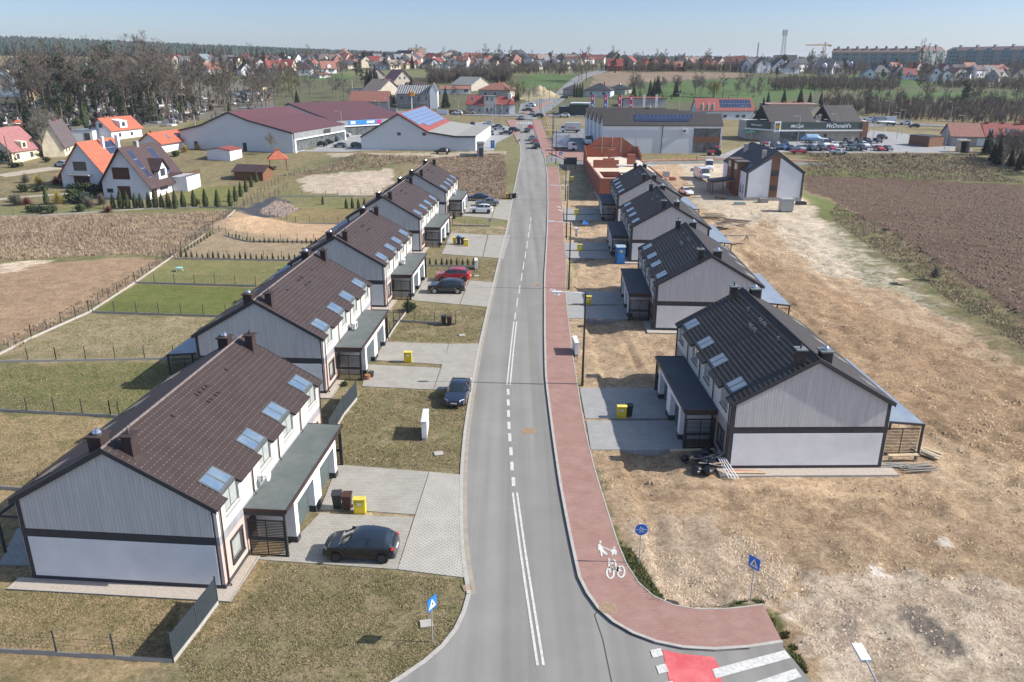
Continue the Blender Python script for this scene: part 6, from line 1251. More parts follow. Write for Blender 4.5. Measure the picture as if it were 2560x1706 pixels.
# far big blocks on the skyline
apt = M('apartment_wall', (.33, .33, .30), .85, (.27, .28, .27), .3); aptg = M('apartment_green', (.20, .30, .30), .85)
def block(A, B, top, roofh, lab, n=8, gables=False):
 a, b = at(*A), at(*B); w_ = (b - a).length; th = math.atan2(b.y - a.y, b.x - a.x); hh = hz(a, top); r = empty('apartment_block', a, th, lab, 'apartment block'); q = MB(); q.box(0, w_, 0, 14, -6, hh); q.build('wall', apt, r)
 q = MB(); q.ext([(-.6, hh), (7, hh + roofh), (14.6, hh)], 'x', -.5, w_ + .5); rf = q.build('roof', M('block_roof', (.15, .105, .095), .85), r)
 for k in range(n):
  x0 = w_ * (k + .2) / n; x1 = w_ * (k + .8) / n; q = MB(); q.box(x0, x1, -.35, 0, -3, hh - 1)
  if gables: q.ext([(x0, hh - 1), (x1, hh - 1), ((x0 * .3 + x1 * .7), hh + 1.6), ((x0 * .7 + x1 * .3), hh + 1.6)], 'y', -.35, 0)
  q.build('coloured_bay', aptg, r)
  q = MB()
  for f in range(5):
   z = hh - 2.6 - f * 3
   for j in range(3): x = x0 + (x1 - x0) * (j + .25) / 3; q.box(x, x + (x1 - x0) * .16, -.42, -.35, z, z + 1.5)
  q.build('window', winm, r)
  q = MB(); x = w_ * (k + .5) / n; q.box(x - 1, x + 1, 5, 7, hh + 1, hh + roofh + 1.5); q.build('chimney', apt, rf)
block((1908, 152), (2108, 154), 121, 3.2, 'long apartment block on the skyline, left of the poplar', 9); block((2118, 150), (2168, 150), 119, 5, 'short gabled apartment block on the skyline right of the poplar', 2, True); block((2170, 152), (2420, 156), 117, 3.0, 'long green-bayed apartment block at the right end of the skyline', 6, True)
I = house((1812, 158), (1953, 160), dep=25, eave=140, ridge=9, flat=True, wall='tanb', roof='tan', label='long windowless tan hall on the skyline', name='warehouse', cat='warehouse'); q = MB(); q.box(-8, I['w'] * .13, 2, 24, 0, I['eh'] + 3.8); q.build('tower', WALL['tanb'], I['root'])
# mast, crane, pylon
def mast(p, top, w_, col, lab, n=14):
 P_ = at(*p); hh = hz(P_, top); r = empty('lattice_mast', P_, 0, lab, 'mast'); q = MB()
 for i in range(n):
  z0, z1 = hh * i / n, hh * (i + 1) / n; a, b = w_ * (1 - .55 * i / n), w_ * (1 - .55 * (i + 1) / n)
  for s in ((-1, -1), (1, -1), (1, 1), (-1, 1)): q.bar((s[0] * a, s[1] * a, z0), (s[0] * b, s[1] * b, z1), .16)
  for y in (-1, 1): q.bar((-a, y * a, z0), (b, y * b, z1), .09)
  q.bar((a, -a, z0), (a if i % 2 else -a, -b, z1), .09)
 q.build('lattice', col, r); q = MB()
 if n == 8: return r
 for k in range(3): q.box(-w_ * .9, w_ * .9, -w_ * .9, w_ * .9, hh * (.86 + k * .05), hh * (.86 + k * .05) + 1.4)
 q.build('antennas', signw, r); return r
mg = M('mast_grey', (.10, .11, .125), .5); mast((1795, 158), 70, 1.5, mg, 'tall grey lattice telephone mast on the skyline'); mast((1864, 145), 112, .7, mg, 'short grey mast beside the tan hall', 8); mast((1738, 150), 98, .5, mg, 'thin faint mast on the skyline left of the tall one', 8)
P_ = at(1890, 152); hh = hz(P_, 104); r = empty('tower_crane', P_, 0, 'orange tower crane over the apartment block', 'crane'); co = M('crane_orange', (.62, .30, .08), .6); q = MB()
for x in (-.8, .8): q.bar((x, 0, 0), (x, 0, hh), .3)
for k in range(18): q.bar((-.8, 0, hh * k / 18), (.8, 0, hh * (k + 1) / 18), .15)
q.build('tower', co, r); q = MB(); u = 1 / ppm(P_); q.bar((-44 * u, 0, hh), (14 * u, 0, hh), .9, .7).bar((0, 0, hh + 6 * u), (-26 * u, 0, hh), .2).bar((0, 0, hh + 6 * u), (12 * u, 0, hh), .2).bar((0, 0, hh), (0, 0, hh + 6 * u), .7).box(9 * u, 14 * u, -1, 1, hh - 3 * u, hh); q.build('jib', co, r)
P_ = at(151, 160); hh = hz(P_, 105); r = mast((151, 150), 106, 2.2, mg, 'lattice power pylon before the forest on the left', 8); r.name = 'power_pylon'
# flags behind the black halls and by the road
for k, (v_, c, top) in enumerate(((1364, 'mb', 232), (1394, 'mb', 233), (1426, 'm', 238), (1452, 'm', 238), (1480, 'w', 241), (1508, 'w', 242))):
 P_ = at(v_, 272); hh = hz(P_, 218 if k < 4 else 217); r = empty('banner_flag', P_, 0, ['pink and blue', 'pink and blue', 'plain pink', 'plain pink', 'white', 'white'][k] + ' banner on a pole behind the black halls, ' + ['leftmost', 'second from the left', 'third from the left', 'fourth from the left', 'fifth from the left', 'rightmost'][k], 'flag', 'banner flags behind the black halls'); q = MB(); q.tube([(0, 0, 0), (0, 0, hh)], .06, 6); q.build('pole', signw, r)
 mk = M('banner_pink', (.52, .03, .12), .6); mb_b = M('banner_blue', (.03, .14, .42), .6); w_ = 1.35 if k < 4 else .8; m_ = mk if k < 4 else signw
 z_ = hh - 5.0; q = MB(); q.box(-w_, -.06, -.03, .03, z_ + (2.4 if c == 'mb' else 0), hh - .1); q.build('banner', m_, r)
 if c == 'mb': q = MB(); q.box(-w_, -.06, -.03, .03, z_, z_ + 2.4); q.build('banner', mb_b, r)
 if k < 4: q = MB(); q.box(-w_ * .7, -w_ * .35, -.05, -.03, hh - 1.9, hh - .9); q.build('emblem', signw, r); q = MB(); q.box(-w_ * .75, -w_ * .3, -.05, -.03, z_ + .6, z_ + 1.5); q.build('emblem', signw, r)
for k, v_ in enumerate((1613, 1626, 1638)):
 P_ = at(v_, 275); hh = hz(P_, 236); r = empty('banner_flag', P_, 0, 'small green and yellow banner before the long red roof, ' + ['leftmost', 'middle', 'rightmost'][k], 'flag', 'small banners before the long red roof'); q = MB(); q.tube([(0, 0, 0), (0, 0, hh)], .1, 6); q.build('pole', signw, r); q = MB(); q.box(-1.1, -.1, -.03, .03, hh - 3.4, hh - .8); q.build('banner', M('banner_green', (.10, .30, .25), .6), r)
 q = MB(); q.tube([(-.6, -.05, hh - 1.6), (-.6, -.03, hh - 1.6)], .3, 8); q.build('emblem', M('sign_orange', (0, 0, 0)), r)
# pylon sign over the red-roofed farmhouse
P_ = at(947, 262); hh = hz(P_, 214); r = empty('pylon_sign', P_, 0, 'yellow and red shop sign on a tall pole behind the solar roof', 'sign'); q = MB(); q.tube([(0, 0, 0), (0, 0, hh)], .16, 8); q.build('pole', signw, r); q = MB(); q.box(-.4, 1.3, -.2, .2, hh - 1.2, hh + .5); b_ = q.build('sign_box', M('sign_gold', (.8, .45, .03), .5), r); q = MB(); q.box(-1.1, -.4, -.25, .25, hh - 1.0, hh + .3); q.build('red_end', M('sign_scarlet', (.5, .03, .02), .5), b_); q = MB(); q.box(-.1, 1.0, -.23, -.2, hh - .5, hh - .2); q.build('lettering', M('sign_brown', (.4, .1, .02), .5), b_)
# boundary walls and low structures
for A, B, h_, m, lab in (((872, 256), (912, 259), 1.8, 'grey', 'grey concrete boundary wall right of the farmhouse'), ((1004, 263), (1030, 264), 1.9, 'white', 'white boundary wall beside the scaffolded house'), ((1030, 262), (1070, 264), 1.6, 'wood', 'brown timber fence at the crossroads houses')):
 a, b = at(*A), at(*B); q = MB(); q.bar(Vector((0, 0, h_ / 2)), (b - a) + Vector((0, 0, h_ / 2)), .25, h_); o = q.build('boundary_wall', WALL[m]); o.location = a; tag(o, lab, 'wall')
ybar = M('barrier_yellow', (.70, .42, .05), .6)
def barrier(pts, lab, m=ybar, h_=1.05, gap=2):
 P = [at(*p) for p in pts]; O = P[0]; r = empty('guard_rail', O, 0, lab, 'railing'); ra = MB()
 for a, b in zip(P[:-1], P[1:]):
  n = max(1, round((b - a).length / gap))
  for i in range(n + 1):
   p = a.lerp(b, i / n) - O; q = MB(); q.box(p.x - .05, p.x + .05, p.y - .05, p.y + .05, -.1 + p.z, p.z + h_); q.build('post', m, r)
  for z in (h_ - .05, h_ * .5): ra.bar(a - O + Vector((0, 0, z)), b - O + Vector((0, 0, z)), .06)
 ra.build('rail', m, r)
barrier([(1252, 270), (1256, 290), (1264, 312)], 'yellow guard rail beside the path near the crossing', gap=1.2); barrier([(1520, 371), (1600, 369), (1640, 368)], 'yellow railing along the path before the black halls'); barrier([(1860, 372), (1905, 377)], 'short yellow railing beside the black house')
barrier([(2180, 352), (2210, 350), (2224, 345)], 'orange railing by the concrete frame at the car park end'); barrier([(1960, 356), (2180, 357)], 'low yellow railing along the front edge of the car park', h_=.7, gap=5)
P_ = at(2212, 350); r = empty('concrete_portal', P_, 0, 'small beige concrete portal at the right end of the car park', 'portal'); q = MB(); q.box(-1.7, -1.3, -1, 1, 0, 3).box(.9, 1.3, -1, 1, 0, 3).box(-1.8, 1.4, -1.1, 1.1, 3, 3.3); q.build('frame', WALL['tanb'], r); q = MB(); q.box(-1.3, .9, .5, .6, 0, 3); q.build('back_panel', trim, r)
# ---------------------------------------------------------------- trees and shrubs
bark = M('bark', (.15, .12, .09), .95, (.10, .08, .06), 3); twig = M('twigs', (.155, .128, .10), .95, (.105, .09, .07), .4); twigg = M('grey_twigs', (.20, .18, .15), .95, (.15, .13, .11), .4); twigy = M('mossy_twigs', (.19, .17, .08), .95, (.13, .12, .06), .4)
needle = M('spruce_needles', (.035, .055, .03), .9, (.022, .035, .02), .6); thujam = M('thuja_green', (.075, .095, .035), .9, (.04, .055, .022), 1.5); pinem = M('pine_green', (.05, .07, .035), .9, (.03, .045, .025), .5); leafg = M('evergreen_leaves', (.06, .085, .03), .9, (.035, .05, .02), 1); ivy = M('ivy_green', (.06, .075, .025), .9, (.035, .045, .018), .8)
willowm = M('willow_yellow', (.42, .34, .08), .9, (.32, .25, .07), 1); redtw = M('red_twigs', (.20, .06, .045), .9, (.14, .04, .035), 1); forestm = M('far_forest', (.045, .065, .05), .95, (.03, .045, .035), .02)
birchm = M('birch_bark', (.55, .53, .49), .8, (.3, .28, .25), 2)
def branchy(seed, ht, spread, trunk_r, levels=4, up_=.55, start=.3, ntw=3, twl=.9, first=7, lean=0):
 rs = random.Random(seed); T = MB(); C = MB()
 def tw(p, d, L_, r):
        # a twig: two thin crossing blades
  d = d.normalized(); s_ = d.cross(Vector((rs.uniform(-1, 1), rs.uniform(-1, 1), rs.uniform(-1, 1)))).normalized() * r; e = p + d * L_; C.quad(p - s_, p + s_, e)
 def grow(p, d, L_, r, lv):
  n = 3; pts = [p]; q = p.copy(); dd = d.copy()
  for i in range(n):
   dd = (dd + Vector((rs.uniform(-.22, .22), rs.uniform(-.22, .22), rs.uniform(-.02, .2)))).normalized(); q = q + dd * L_ / n; pts.append(q.copy())
  C.tube(pts, [r, r * .8, r * .6, r * .4], 4 if lv > 2 else 3, cap=False)
  if lv <= 1:
   for i in range(ntw * 2):
    t = rs.uniform(.15, 1); k = min(n - 1, int(t * n)); b = pts[k].lerp(pts[k + 1], t * n - k); v = (dd + Vector((rs.uniform(-1, 1), rs.uniform(-1, 1), rs.uniform(-.5, .9)))).normalized(); tw(b, v, twl * rs.uniform(.6, 1.3), .034 + .012 * ht / 15)
   return
  for i in range(4 if lv > 2 else 5):
   t = rs.uniform(.3, 1) if i else 1; k = min(n - 1, int(t * n * .999)); b = pts[k].lerp(pts[k + 1], t * n - k); v = (dd * .8 + Vector((rs.uniform(-1, 1), rs.uniform(-1, 1), rs.uniform(-.25, .8)))).normalized(); grow(b, v, L_ * rs.uniform(.5, .72), r * .5, lv - 1)
 pts = [Vector((0, 0, -.3))]; q = Vector((0, 0, 0)); dd = Vector((lean, 0, 1)).normalized(); n = 6; th = ht * .72
 for i in range(n): dd = (dd + Vector((rs.uniform(-.06, .06), rs.uniform(-.06, .06), 0))).normalized(); q = q + dd * th / n; pts.append(q.copy())
 T.tube(pts, [trunk_r * (1 - .13 * i) for i in range(n + 1)], 7, cap=False)
 for i in range(first):
  t = start + (1 - start) * (i + 1) / first; k = min(n - 1, int(t * n * .999)) + 0; b = pts[k].lerp(pts[k + 1], t * n - k); a = i * 2.4 + rs.uniform(-.4, .4); e = up_ + (t - .5) * .8; v = Vector((math.cos(a), math.sin(a), e)).normalized()
  grow(b, v, spread * (1.1 - .45 * t), trunk_r * .42 * (1.2 - .6 * t), levels - 1)
 grow(pts[-1], dd, ht * .26, trunk_r * .3, levels - 1)
 return T, C
def clump(C, c, r, n, size, rs, squash=1):
 for _ in range(n):
  v = Vector((rs.gauss(0, 1), rs.gauss(0, 1), rs.gauss(0, 1) * squash)).normalized() * r * rs.uniform(.55, 1.02); p = c + Vector((v.x, v.y, v.z * squash)); a = Vector((rs.uniform(-1, 1), rs.uniform(-1, 1), rs.uniform(-1, 1))).normalized() * size; b = a.cross(Vector((rs.uniform(-1, 1), rs.uniform(-1, 1), rs.uniform(-1, 1)))).normalized() * size * .8; C.quad(p - a - b, p + a - b * .3, p + b)
def tree_thing(name, T, C, bm_, cm, cat='tree', cname='crown'):
 r = empty(name, (0, 0, 0), cat=cat)
 if T is not None: T.build('trunk', bm_, r)
 C.build(cname, cm, r); return freeze(r)
TT = {}
for i, (ht, sp_, tr_, cm, nm) in enumerate(((17, 5.2, .34, twig, 'bare_tree'), (15, 4.2, .28, twigg, 'bare_tree'), (19, 4.6, .32, twig, 'bare_tree'), (11, 4.5, .2, twigg, 'bare_tree'), (13, 5, .25, twigy, 'bare_tree'))):
 T, C = branchy(i + 11, ht, sp_, tr_, 4, .55, .34, 5, 1.0, 8); TT['bare%d' % i] = tree_thing(nm, T, C, bark, cm)
T, C = branchy(5, 24, 7.5, .42, 5, .5, .52, 4, 1.0, 8); TT['great'] = tree_thing('great_bare_tree', T, C, bark, twigg)
T, C = branchy(77, 12, 2.2, .16, 4, 1.3, .25, 3, .7, 9); TT['birch'] = tree_thing('birch_tree', T, C, birchm, twigg)
T, C = branchy(78, 16, 1.2, .2, 4, 2.6, .15, 3, .8, 12); TT['poplar'] = tree_thing('poplar_tree', T, C, bark, twigg)
for i in range(2):      # ivy-clad
 T, C = branchy(31 + i, 15 + i * 2, 3.6, .3, 4, .8, .4, 3, .8, 7); rs = random.Random(i); r = empty('ivy_clad_tree', (0, 0, 0), cat='tree'); T.build('trunk', bark, r); C.build('crown', twig, r); V = MB()
 for k in range(15): z = 1 + k * .62; clump(V, Vector((rs.uniform(-.5, .5), rs.uniform(-.5, .5), z)), 1.2 - .03 * k, 46, .22, rs)
 V.build('ivy', ivy, r); TT['ivy%d' % i] = freeze(r)
for i in range(3):      # spruce
 rs = random.Random(50 + i); C = MB(); ht = 12
 for k in range(30):
  z = 1 + (ht - 1) * k / 30; R_ = (2.7 + .3 * i) * (1 - k / 30.5) ** .85
  for j in range(int(9 + R_ * 11)):
   a = rs.uniform(0, 6.283); rr = R_ * rs.uniform(.6, 1.12); p0 = Vector((0, 0, z + .3)); p1 = Vector((math.cos(a) * rr, math.sin(a) * rr, z - .25 * rr + rs.uniform(-.2, .2))); s_ = Vector((-math.sin(a), math.cos(a), 0)) * rs.uniform(.14, .34); m_ = p0.lerp(p1, .6) + Vector((0, 0, .15)); C.quad(p0.lerp(p1, .15), m_ - s_, p1, m_ + s_)
 T = MB(); T.tube([(0, 0, -.2), (0, 0, ht - .3)], [.18, .03], 6); TT['spruce%d' % i] = tree_thing('spruce_tree', T, C, bark, needle)
for i in range(2):      # pine
 rs = random.Random(60 + i); T = MB(); C = MB(); T.tube([(0, 0, -.2), (.2, 0, 5), (0, .2, 11)], [.25, .2, .08], 6)
 for k in range(26): a = rs.uniform(0, 6.283); rr = rs.uniform(0, 2.6); z = rs.uniform(4.5, 12); rr *= 1 - abs(z - 7.5) / 8; clump(C, Vector((math.cos(a) * rr, math.sin(a) * rr, z)), rs.uniform(.7, 1.3), 55, .22, rs, .7)
 TT['pine%d' % i] = tree_thing('pine_tree', T, C, bark, pinem)
def thuja(seed, ht, r_, n=420):
 rs = random.Random(seed); C = MB()
 for _ in range(n):
  t = rs.random() ** 1.3; z = ht * t; R_ = r_ * min(1, (1 - t) * 1.7) ** .8 * min(1, .55 + t * 4); a = rs.uniform(0, 6.283); p = Vector((math.cos(a) * R_, math.sin(a) * R_, z)); s_ = rs.uniform(.10, .2) * r_ * 1.2; tn = Vector((-math.sin(a), math.cos(a), 0)) * s_; C.quad(p - tn, p + tn, p + Vector((math.cos(a) * s_ * .3, math.sin(a) * s_ * .3, s_ * 2.6)))
 C.tube([(0, 0, 0), (0, 0, ht * .3), (0, 0, ht * .9)], [r_ * .6, r_ * .8, .03], 7); return C
for i in range(3): r = empty('thuja', (0, 0, 0), cat='conifer'); thuja(i, 3.2, .52).build('foliage', thujam, r); q = MB(); q.tube([(0, 0, -.2), (0, 0, .3)], .07, 5); q.build('stem', bark, r); TT['thuja%d' % i] = freeze(r)
def bush(seed, m, n=500, r_=1.2, sq=.7, leafy=True, name='shrub'):
 rs = random.Random(seed); C = MB()
 if leafy:
  for k in range(9): clump(C, Vector((rs.uniform(-.6, .6) * r_, rs.uniform(-.6, .6) * r_, r_ * sq * rs.uniform(.5, 1))), r_ * .55, n // 9, .09 * r_ + .04, rs, .8)
 else:
  for k in range(n): a = rs.uniform(0, 6.283); e = rs.uniform(.15, 1.5); v = Vector((math.cos(a) * math.cos(e), math.sin(a) * math.cos(e), math.sin(e) * sq * 1.5)); b = v * r_ * rs.uniform(.1, .5); s_ = Vector((-math.sin(a), math.cos(a), rs.uniform(-.5, .5))).normalized() * .018 * r_; C.quad(b - s_, b + s_, v * r_ * rs.uniform(.8, 1.15))
 r = empty(name, (0, 0, 0), cat='shrub'); C.build('foliage' if leafy else 'twigs', m, r); return freeze(r)
TT['bushg'] = bush(1, leafg); TT['bushd'] = bush(2, needle, 420); TT['bushy'] = bush(3, willowm, 360, leafy=False, sq=.9); TT['bushr'] = bush(4, redtw, 420, leafy=False); TT['busht'] = bush(5, twigg, 520, leafy=False, sq=.9); TT['bushb'] = bush(6, twig, 620, 1.3, leafy=False, sq=.8)
rs = random.Random(9); C = MB()
for k in range(150):
 a = rs.uniform(0, 6.283); rr = rs.uniform(.6, 2.6); top = 6.2 - rr * .5; pp_ = [Vector((math.cos(a) * rr * .4, math.sin(a) * rr * .4, top)), Vector((math.cos(a) * rr, math.sin(a) * rr, top - .6)), Vector((math.cos(a) * rr * 1.15, math.sin(a) * rr * 1.15, rs.uniform(.6, 2.8)))]; C.tube(pp_, [.03, .03, .012], 3, cap=False)
T = MB(); T.tube([(0, 0, 0), (0, 0, 3), (.3, 0, 6)], [.25, .2, .08], 6); TT['willow'] = tree_thing('willow_tree', T, C, bark, willowm)
PLANTS = []   # (key, name kind, screen x, object) collected for labelling
def plant(key, p, s=1, where='', group=None, label=None, sz=None):
 P_ = at(*p) if len(p) == 2 else Vector((p[0], p[1], h1(p[0], p[1]))); t = TT[key]
 o = t[0] if t[0].get('_u') is None else copy_tree(t); t[0]['_u'] = 1; o['_u'] = 1
 o.location = (P_.x, P_.y, P_.z - .05); o.rotation_euler = (0, 0, random.uniform(0, 6.28)); o.scale = sz or (s, s, s * random.uniform(.93, 1.07))
 if label: o['label'] = label
 else: PLANTS.append((o, where, group, px(P_)[0], key))
 if group: o['group'] = group
 return o
def label_all():
 D = {}
 for o, wh, g, x, k in PLANTS: D.setdefault((wh, k), []).append((x, o))
 KN = {'bare0': 'broad brown bare tree', 'bare1': 'grey bare tree', 'bare2': 'tall brown bare tree', 'bare3': 'short grey bare tree', 'bare4': 'mossy yellowish bare tree', 'birch': 'white-stemmed birch', 'poplar': 'narrow poplar', 'ivy0': 'ivy-clad bare tree', 'ivy1': 'tall ivy-clad bare tree', 'spruce0': 'slim dark spruce', 'spruce1': 'dark spruce', 'spruce2': 'broad dark spruce', 'pine0': 'open pine', 'pine1': 'dense pine',
          'thuja0': 'upright thuja', 'thuja1': 'full thuja', 'thuja2': 'narrow thuja', 'bushg': 'green shrub', 'bushd': 'dark evergreen shrub', 'bushy': 'yellow twiggy shrub', 'bushr': 'red twiggy shrub', 'busht': 'grey bare shrub', 'bushb': 'brown bare shrub', 'willow': 'yellow willow'}
 for (wh, k), L_ in D.items():
  L_.sort(key=lambda q: q[0])
  for i, (x, o) in enumerate(L_): o['label'] = f'{KN[k]} {wh}' + (f', {ordw(i)} from the left' if len(L_) > 1 else '')
def scatter(keys, quad, n, s0, s1, where, group, seed, avoid=0):
 rs = random.Random(seed); out = []; (x0, y0), (x1, y1), (x2, y2), (x3, y3) = quad; tries = 0
 while len(out) < n and tries < n * 40:
  tries += 1; u, v_ = rs.random(), rs.random(); x = (x0 * (1 - u) + x1 * u) * (1 - v_) + (x3 * (1 - u) + x2 * u) * v_; y = (y0 * (1 - u) + y1 * u) * (1 - v_) + (y3 * (1 - u) + y2 * u) * v_
  P_ = at(x, y)
  if avoid and any((P_ - q).length < avoid for q in out): continue
  out.append(P_); plant(rs.choice(keys), (P_.x, P_.y, 0), rs.uniform(s0, s1), where, group)
# cemetery wood on the left
GC = 'bare trees of the cemetery'
plant('great', (352, 243), 1.12, label='great spreading bare tree rising above the skyline in the cemetery'); plant('bare2', (117, 262), 1.35, 'in the cemetery by the yellow house', GC)
scatter(['bare0', 'bare1', 'bare2', 'ivy0', 'ivy1', 'ivy0', 'ivy1', 'bare1', 'bare0'], ((60, 215), (460, 205), (470, 280), (40, 272)), 74, .85, 1.34, 'in the cemetery', GC, 3, 5)
scatter(['bare0', 'bare1', 'bare2', 'bare4'], ((470, 215), (700, 212), (650, 245), (480, 262)), 26, .65, 1.05, 'between the cemetery and the plum roofs', GC, 4, 5)
scatter(['thuja0', 'thuja1', 'bushd', 'bushg', 'pine0'], ((0, 245), (440, 235), (430, 290), (0, 285)), 44, 1.2, 2.2, 'among the graves', 'evergreens among the graves', 5, 3)
scatter(['bushd', 'bushg', 'bushb', 'bushd'], ((0, 275), (420, 262), (300, 300), (0, 325)), 26, 1.3, 2.3, 'along the near edge of the cemetery', 'shrubs at the cemetery edge', 6, 2)
plant('thuja0', (528, 262), 1.6, label='single yellow-green thuja at the right edge of the graves'); plant('bare0', (612, 254), .75, label='round brown crown beside the cross street, left of the mossy one'); plant('bare4', (655, 250), .85, label='mossy yellow-green bare tree above the plum roofs'); plant('spruce2', (683, 240), .52, label='dark spruce right of the mossy tree')
# left village garden plants
for x in (258, 276, 291, 309, 322, 340, 355, 370, 385, 401): plant('thuja%d' % (x % 3), (x + 3, 479), random.uniform(.9, 1.2), 'in front of the white house', 'thujas before the white house')
for x in (422, 447, 473, 501): plant('thuja%d' % (x % 3), (x, 477), 1.05, 'on the lawn right of the white house', 'thujas before the white house')
for k in range(7): plant('thuja%d' % (k % 3), (530 + k * 12, 474 - k * 11), .95 - .03 * k, 'climbing towards the wooden shed', 'thujas before the white house')
for k, (x, y, key, s) in enumerate(((10, 340, 'spruce1', .5), (0, 375, 'bushd', 3), (100, 345, 'bare3', .7), (77, 362, 'thuja1', 1.4), (86, 362, 'bushd', 1.4), (110, 372, 'bushg', 1), (35, 385, 'bushd', 1.2), (60, 420, 'busht', 1.3), (90, 425, 'bushy', 1.6), (130, 425, 'bushr', 1.6), (150, 425, 'bushr', 1.5), (60, 440, 'bushg', 1.3), (90, 440, 'bushd', 1.2), (175, 438, 'bushd', 1.5), (210, 438, 'bushg', 1.4), (230, 440, 'bushd', 1.4), (108, 470, 'thuja0', 1.0), (135, 468, 'bushy', 1.7), (165, 465, 'bushg', 1.9), (190, 468, 'bushd', 1.6), (205, 478, 'busht', 1.5), (235, 470, 'busht', 1.4), (40, 472, 'busht', 1.5), (62, 470, 'bushr', 1.3), (30, 465, 'bushg', 1.1), (90, 488, 'bushd', 1.1), (112, 490, 'bushg', 1.2), (70, 488, 'bushg', 1), (180, 487, 'bushg', 1.1), (228, 450, 'bushd', 1.8), (410, 435, 'busht', 1.3), (425, 350, 'bushy', 1.5), (455, 345, 'bushy', 1.2), (400, 360, 'bushg', 1.2), (45, 350, 'bushd', 1.6), (120, 330, 'bare3', .8), (88, 318, 'bare3', .7), (250, 488, 'bushr', 1.1), (452, 470, 'bushb', 1), (545, 400, 'bushb', .8), (627, 355, 'bare3', .45))):
 plant(key, (x, y), s, 'in the gardens of the left village', 'garden shrubs and trees of the left village')
scatter(['bushd', 'bushg', 'spruce0'], ((0, 300), (60, 300), (80, 330), (0, 345)), 14, .5, .9 * 1.6, 'behind the pale red roof', 'garden shrubs and trees of the left village', 8, 2)
# young thuja hedges in the back gardens
def row(a, b, n, s, where, key='thuja'):
 A, B_ = at(*a), at(*b)
 for i in range(n): p = A.lerp(B_, (i + .5) / n); plant('%s%d' % (key, i % 3), (p.x, p.y, 0), s * random.uniform(.75, 1.25), where, 'young hedge thujas')
row((410, 590), (684, 599), 22, .26, 'in the hedge behind the pale lawn'); row((412, 586), (525, 520), 16, .24, 'along the long garden fence'); row((522, 543), (588, 558), 8, .24, 'in the curved hedge below the sand heap'); row((592, 557), (742, 560), 14, .24, 'in the straight hedge below the sand heap')
for x in (798, 812, 826, 840): plant('thuja%d' % (x % 3), (x - 2, 479), .62, 'behind the third left house', 'young hedge thujas')
for x in (976, 988, 1002, 1015, 1027, 1037, 1050, 1063, 1075, 1088): plant('thuja%d' % (x % 3), (x, 610), .33, 'in the row behind the red car', 'young hedge thujas')
plant('spruce0', (938, 718), .17, label='small juniper-like conifer on the heap of the lawn'); plant('bushg', (945, 712), .8, label='green shrub spilling over the earth heap'); plant('bushg', (795, 885), .35, label='small green shrub beside the screened fence'); plant('spruce0', (1043, 503), .14, label='tiny conifer at the farthest left driveway'); plant('bushy', (850, 862), .35, label='pot plant with orange twigs at the second garage'); plant('thuja0', (742, 470), .5, label='little round tree on the far green lawn')
mb = MB(); mb.tube([(0, 0, 0), (0, 0, .5)], [.22, .3], 10); put(freeze(tag(mb.build('flower_pot', M('pot_dark', (.05, .04, .04), .6)), 'dark flower pot at the second garage door', 'pot')), (853, 866))
mb = MB(); mb.tube([(0, 0, 0), (0, 0, .45)], [.2, .28], 10); put(freeze(tag(mb.build('flower_pot', M('pot_terracotta', (.35, .14, .06), .7)), 'terracotta flower pot below the dark one', 'pot')), (845, 872))
# meadow weeds left of the road
plant('busht', (2146, 640), 1.1, label='lone bare bush at the edge of the ploughed field')
# centre
for x, y, k, s in ((820, 190, 'pine1', .9), (832, 198, 'pine0', .8), (845, 205, 'spruce1', .9), (853, 212, 'spruce2', 1.0), (868, 214, 'spruce1', .9), (862, 190, 'spruce0', .8), (945, 205, 'spruce1', .6), (1024, 248, 'spruce2', .78), (1045, 240, 'bare3', .6), (1177, 245, 'bare4', .8), (1192, 240, 'bare4', .7), (1188, 235, 'spruce0', .7), (1130, 258, 'bare3', .45), (790, 225, 'bare1', .7), (780, 235, 'bare3', .8), (765, 215, 'bare0', .6), (808, 238, 'bare1', .5), (898, 236, 'bushy', 2.6), (906, 240, 'bushb', 2.6), (790, 246, 'bushb', 2), (830, 251, 'bushb', 1.6), (865, 252, 'bushb', 1.6), (725, 205, 'bare0', .7), (742, 200, 'bare4', .6), (712, 222, 'bare1', .7)): plant(k, (x, y), s, 'around the houses beyond the cross street', 'trees beyond the cross street')
scatter(['bare1', 'bare0', 'bare3', 'bushb', 'bare3'], ((980, 180), (1180, 178), (1170, 190), (990, 194)), 34, .55, .8, 'in the copse left of the green field', 'copse trees left of the green field', 21, 4)
for x in (1320, 1326, 1332, 1338): plant('thuja2', (x, 224), 2.0, 'in the tall dark row left of the pale bungalow', 'tall conifers by the bungalow', sz=(1.5, 1.5, 2.1))
scatter(['bare3', 'bushb', 'spruce0', 'thuja1'], ((1450, 212), (1560, 210), (1570, 228), (1450, 232)), 26, .5, .85, 'behind the flags', 'garden trees behind the flags', 22, 2.5)
plant('spruce2', (1553, 222), .65, label='big dark spruce left of the long red roof'); plant('willow', (1640, 225), 1.3, label='yellow weeping willow behind the long red roof')
scatter(['bare3', 'bushb', 'bare1'], ((1580, 205), (1730, 210), (1740, 232), (1590, 228)), 16, .5, .75, 'at the foot of the green hill', 'trees at the foot of the green hill', 23, 3)
for x, y, k, s in ((1742, 240, 'birch', 1.1), (1752, 262, 'spruce1', .55), (1763, 250, 'spruce0', .65), (1800, 240, 'spruce2', .58), (1838, 238, 'spruce2', .62), (1860, 240, 'spruce1', .5), (1885, 245, 'spruce1', .55), (1872, 240, 'birch', 1.2), (1745, 275, 'spruce2', .5), (1992, 262, 'ivy0', .8), (2006, 258, 'bare1', .9)): plant(k, (x, y), s, 'around the burger restaurant', 'trees around the restaurant')
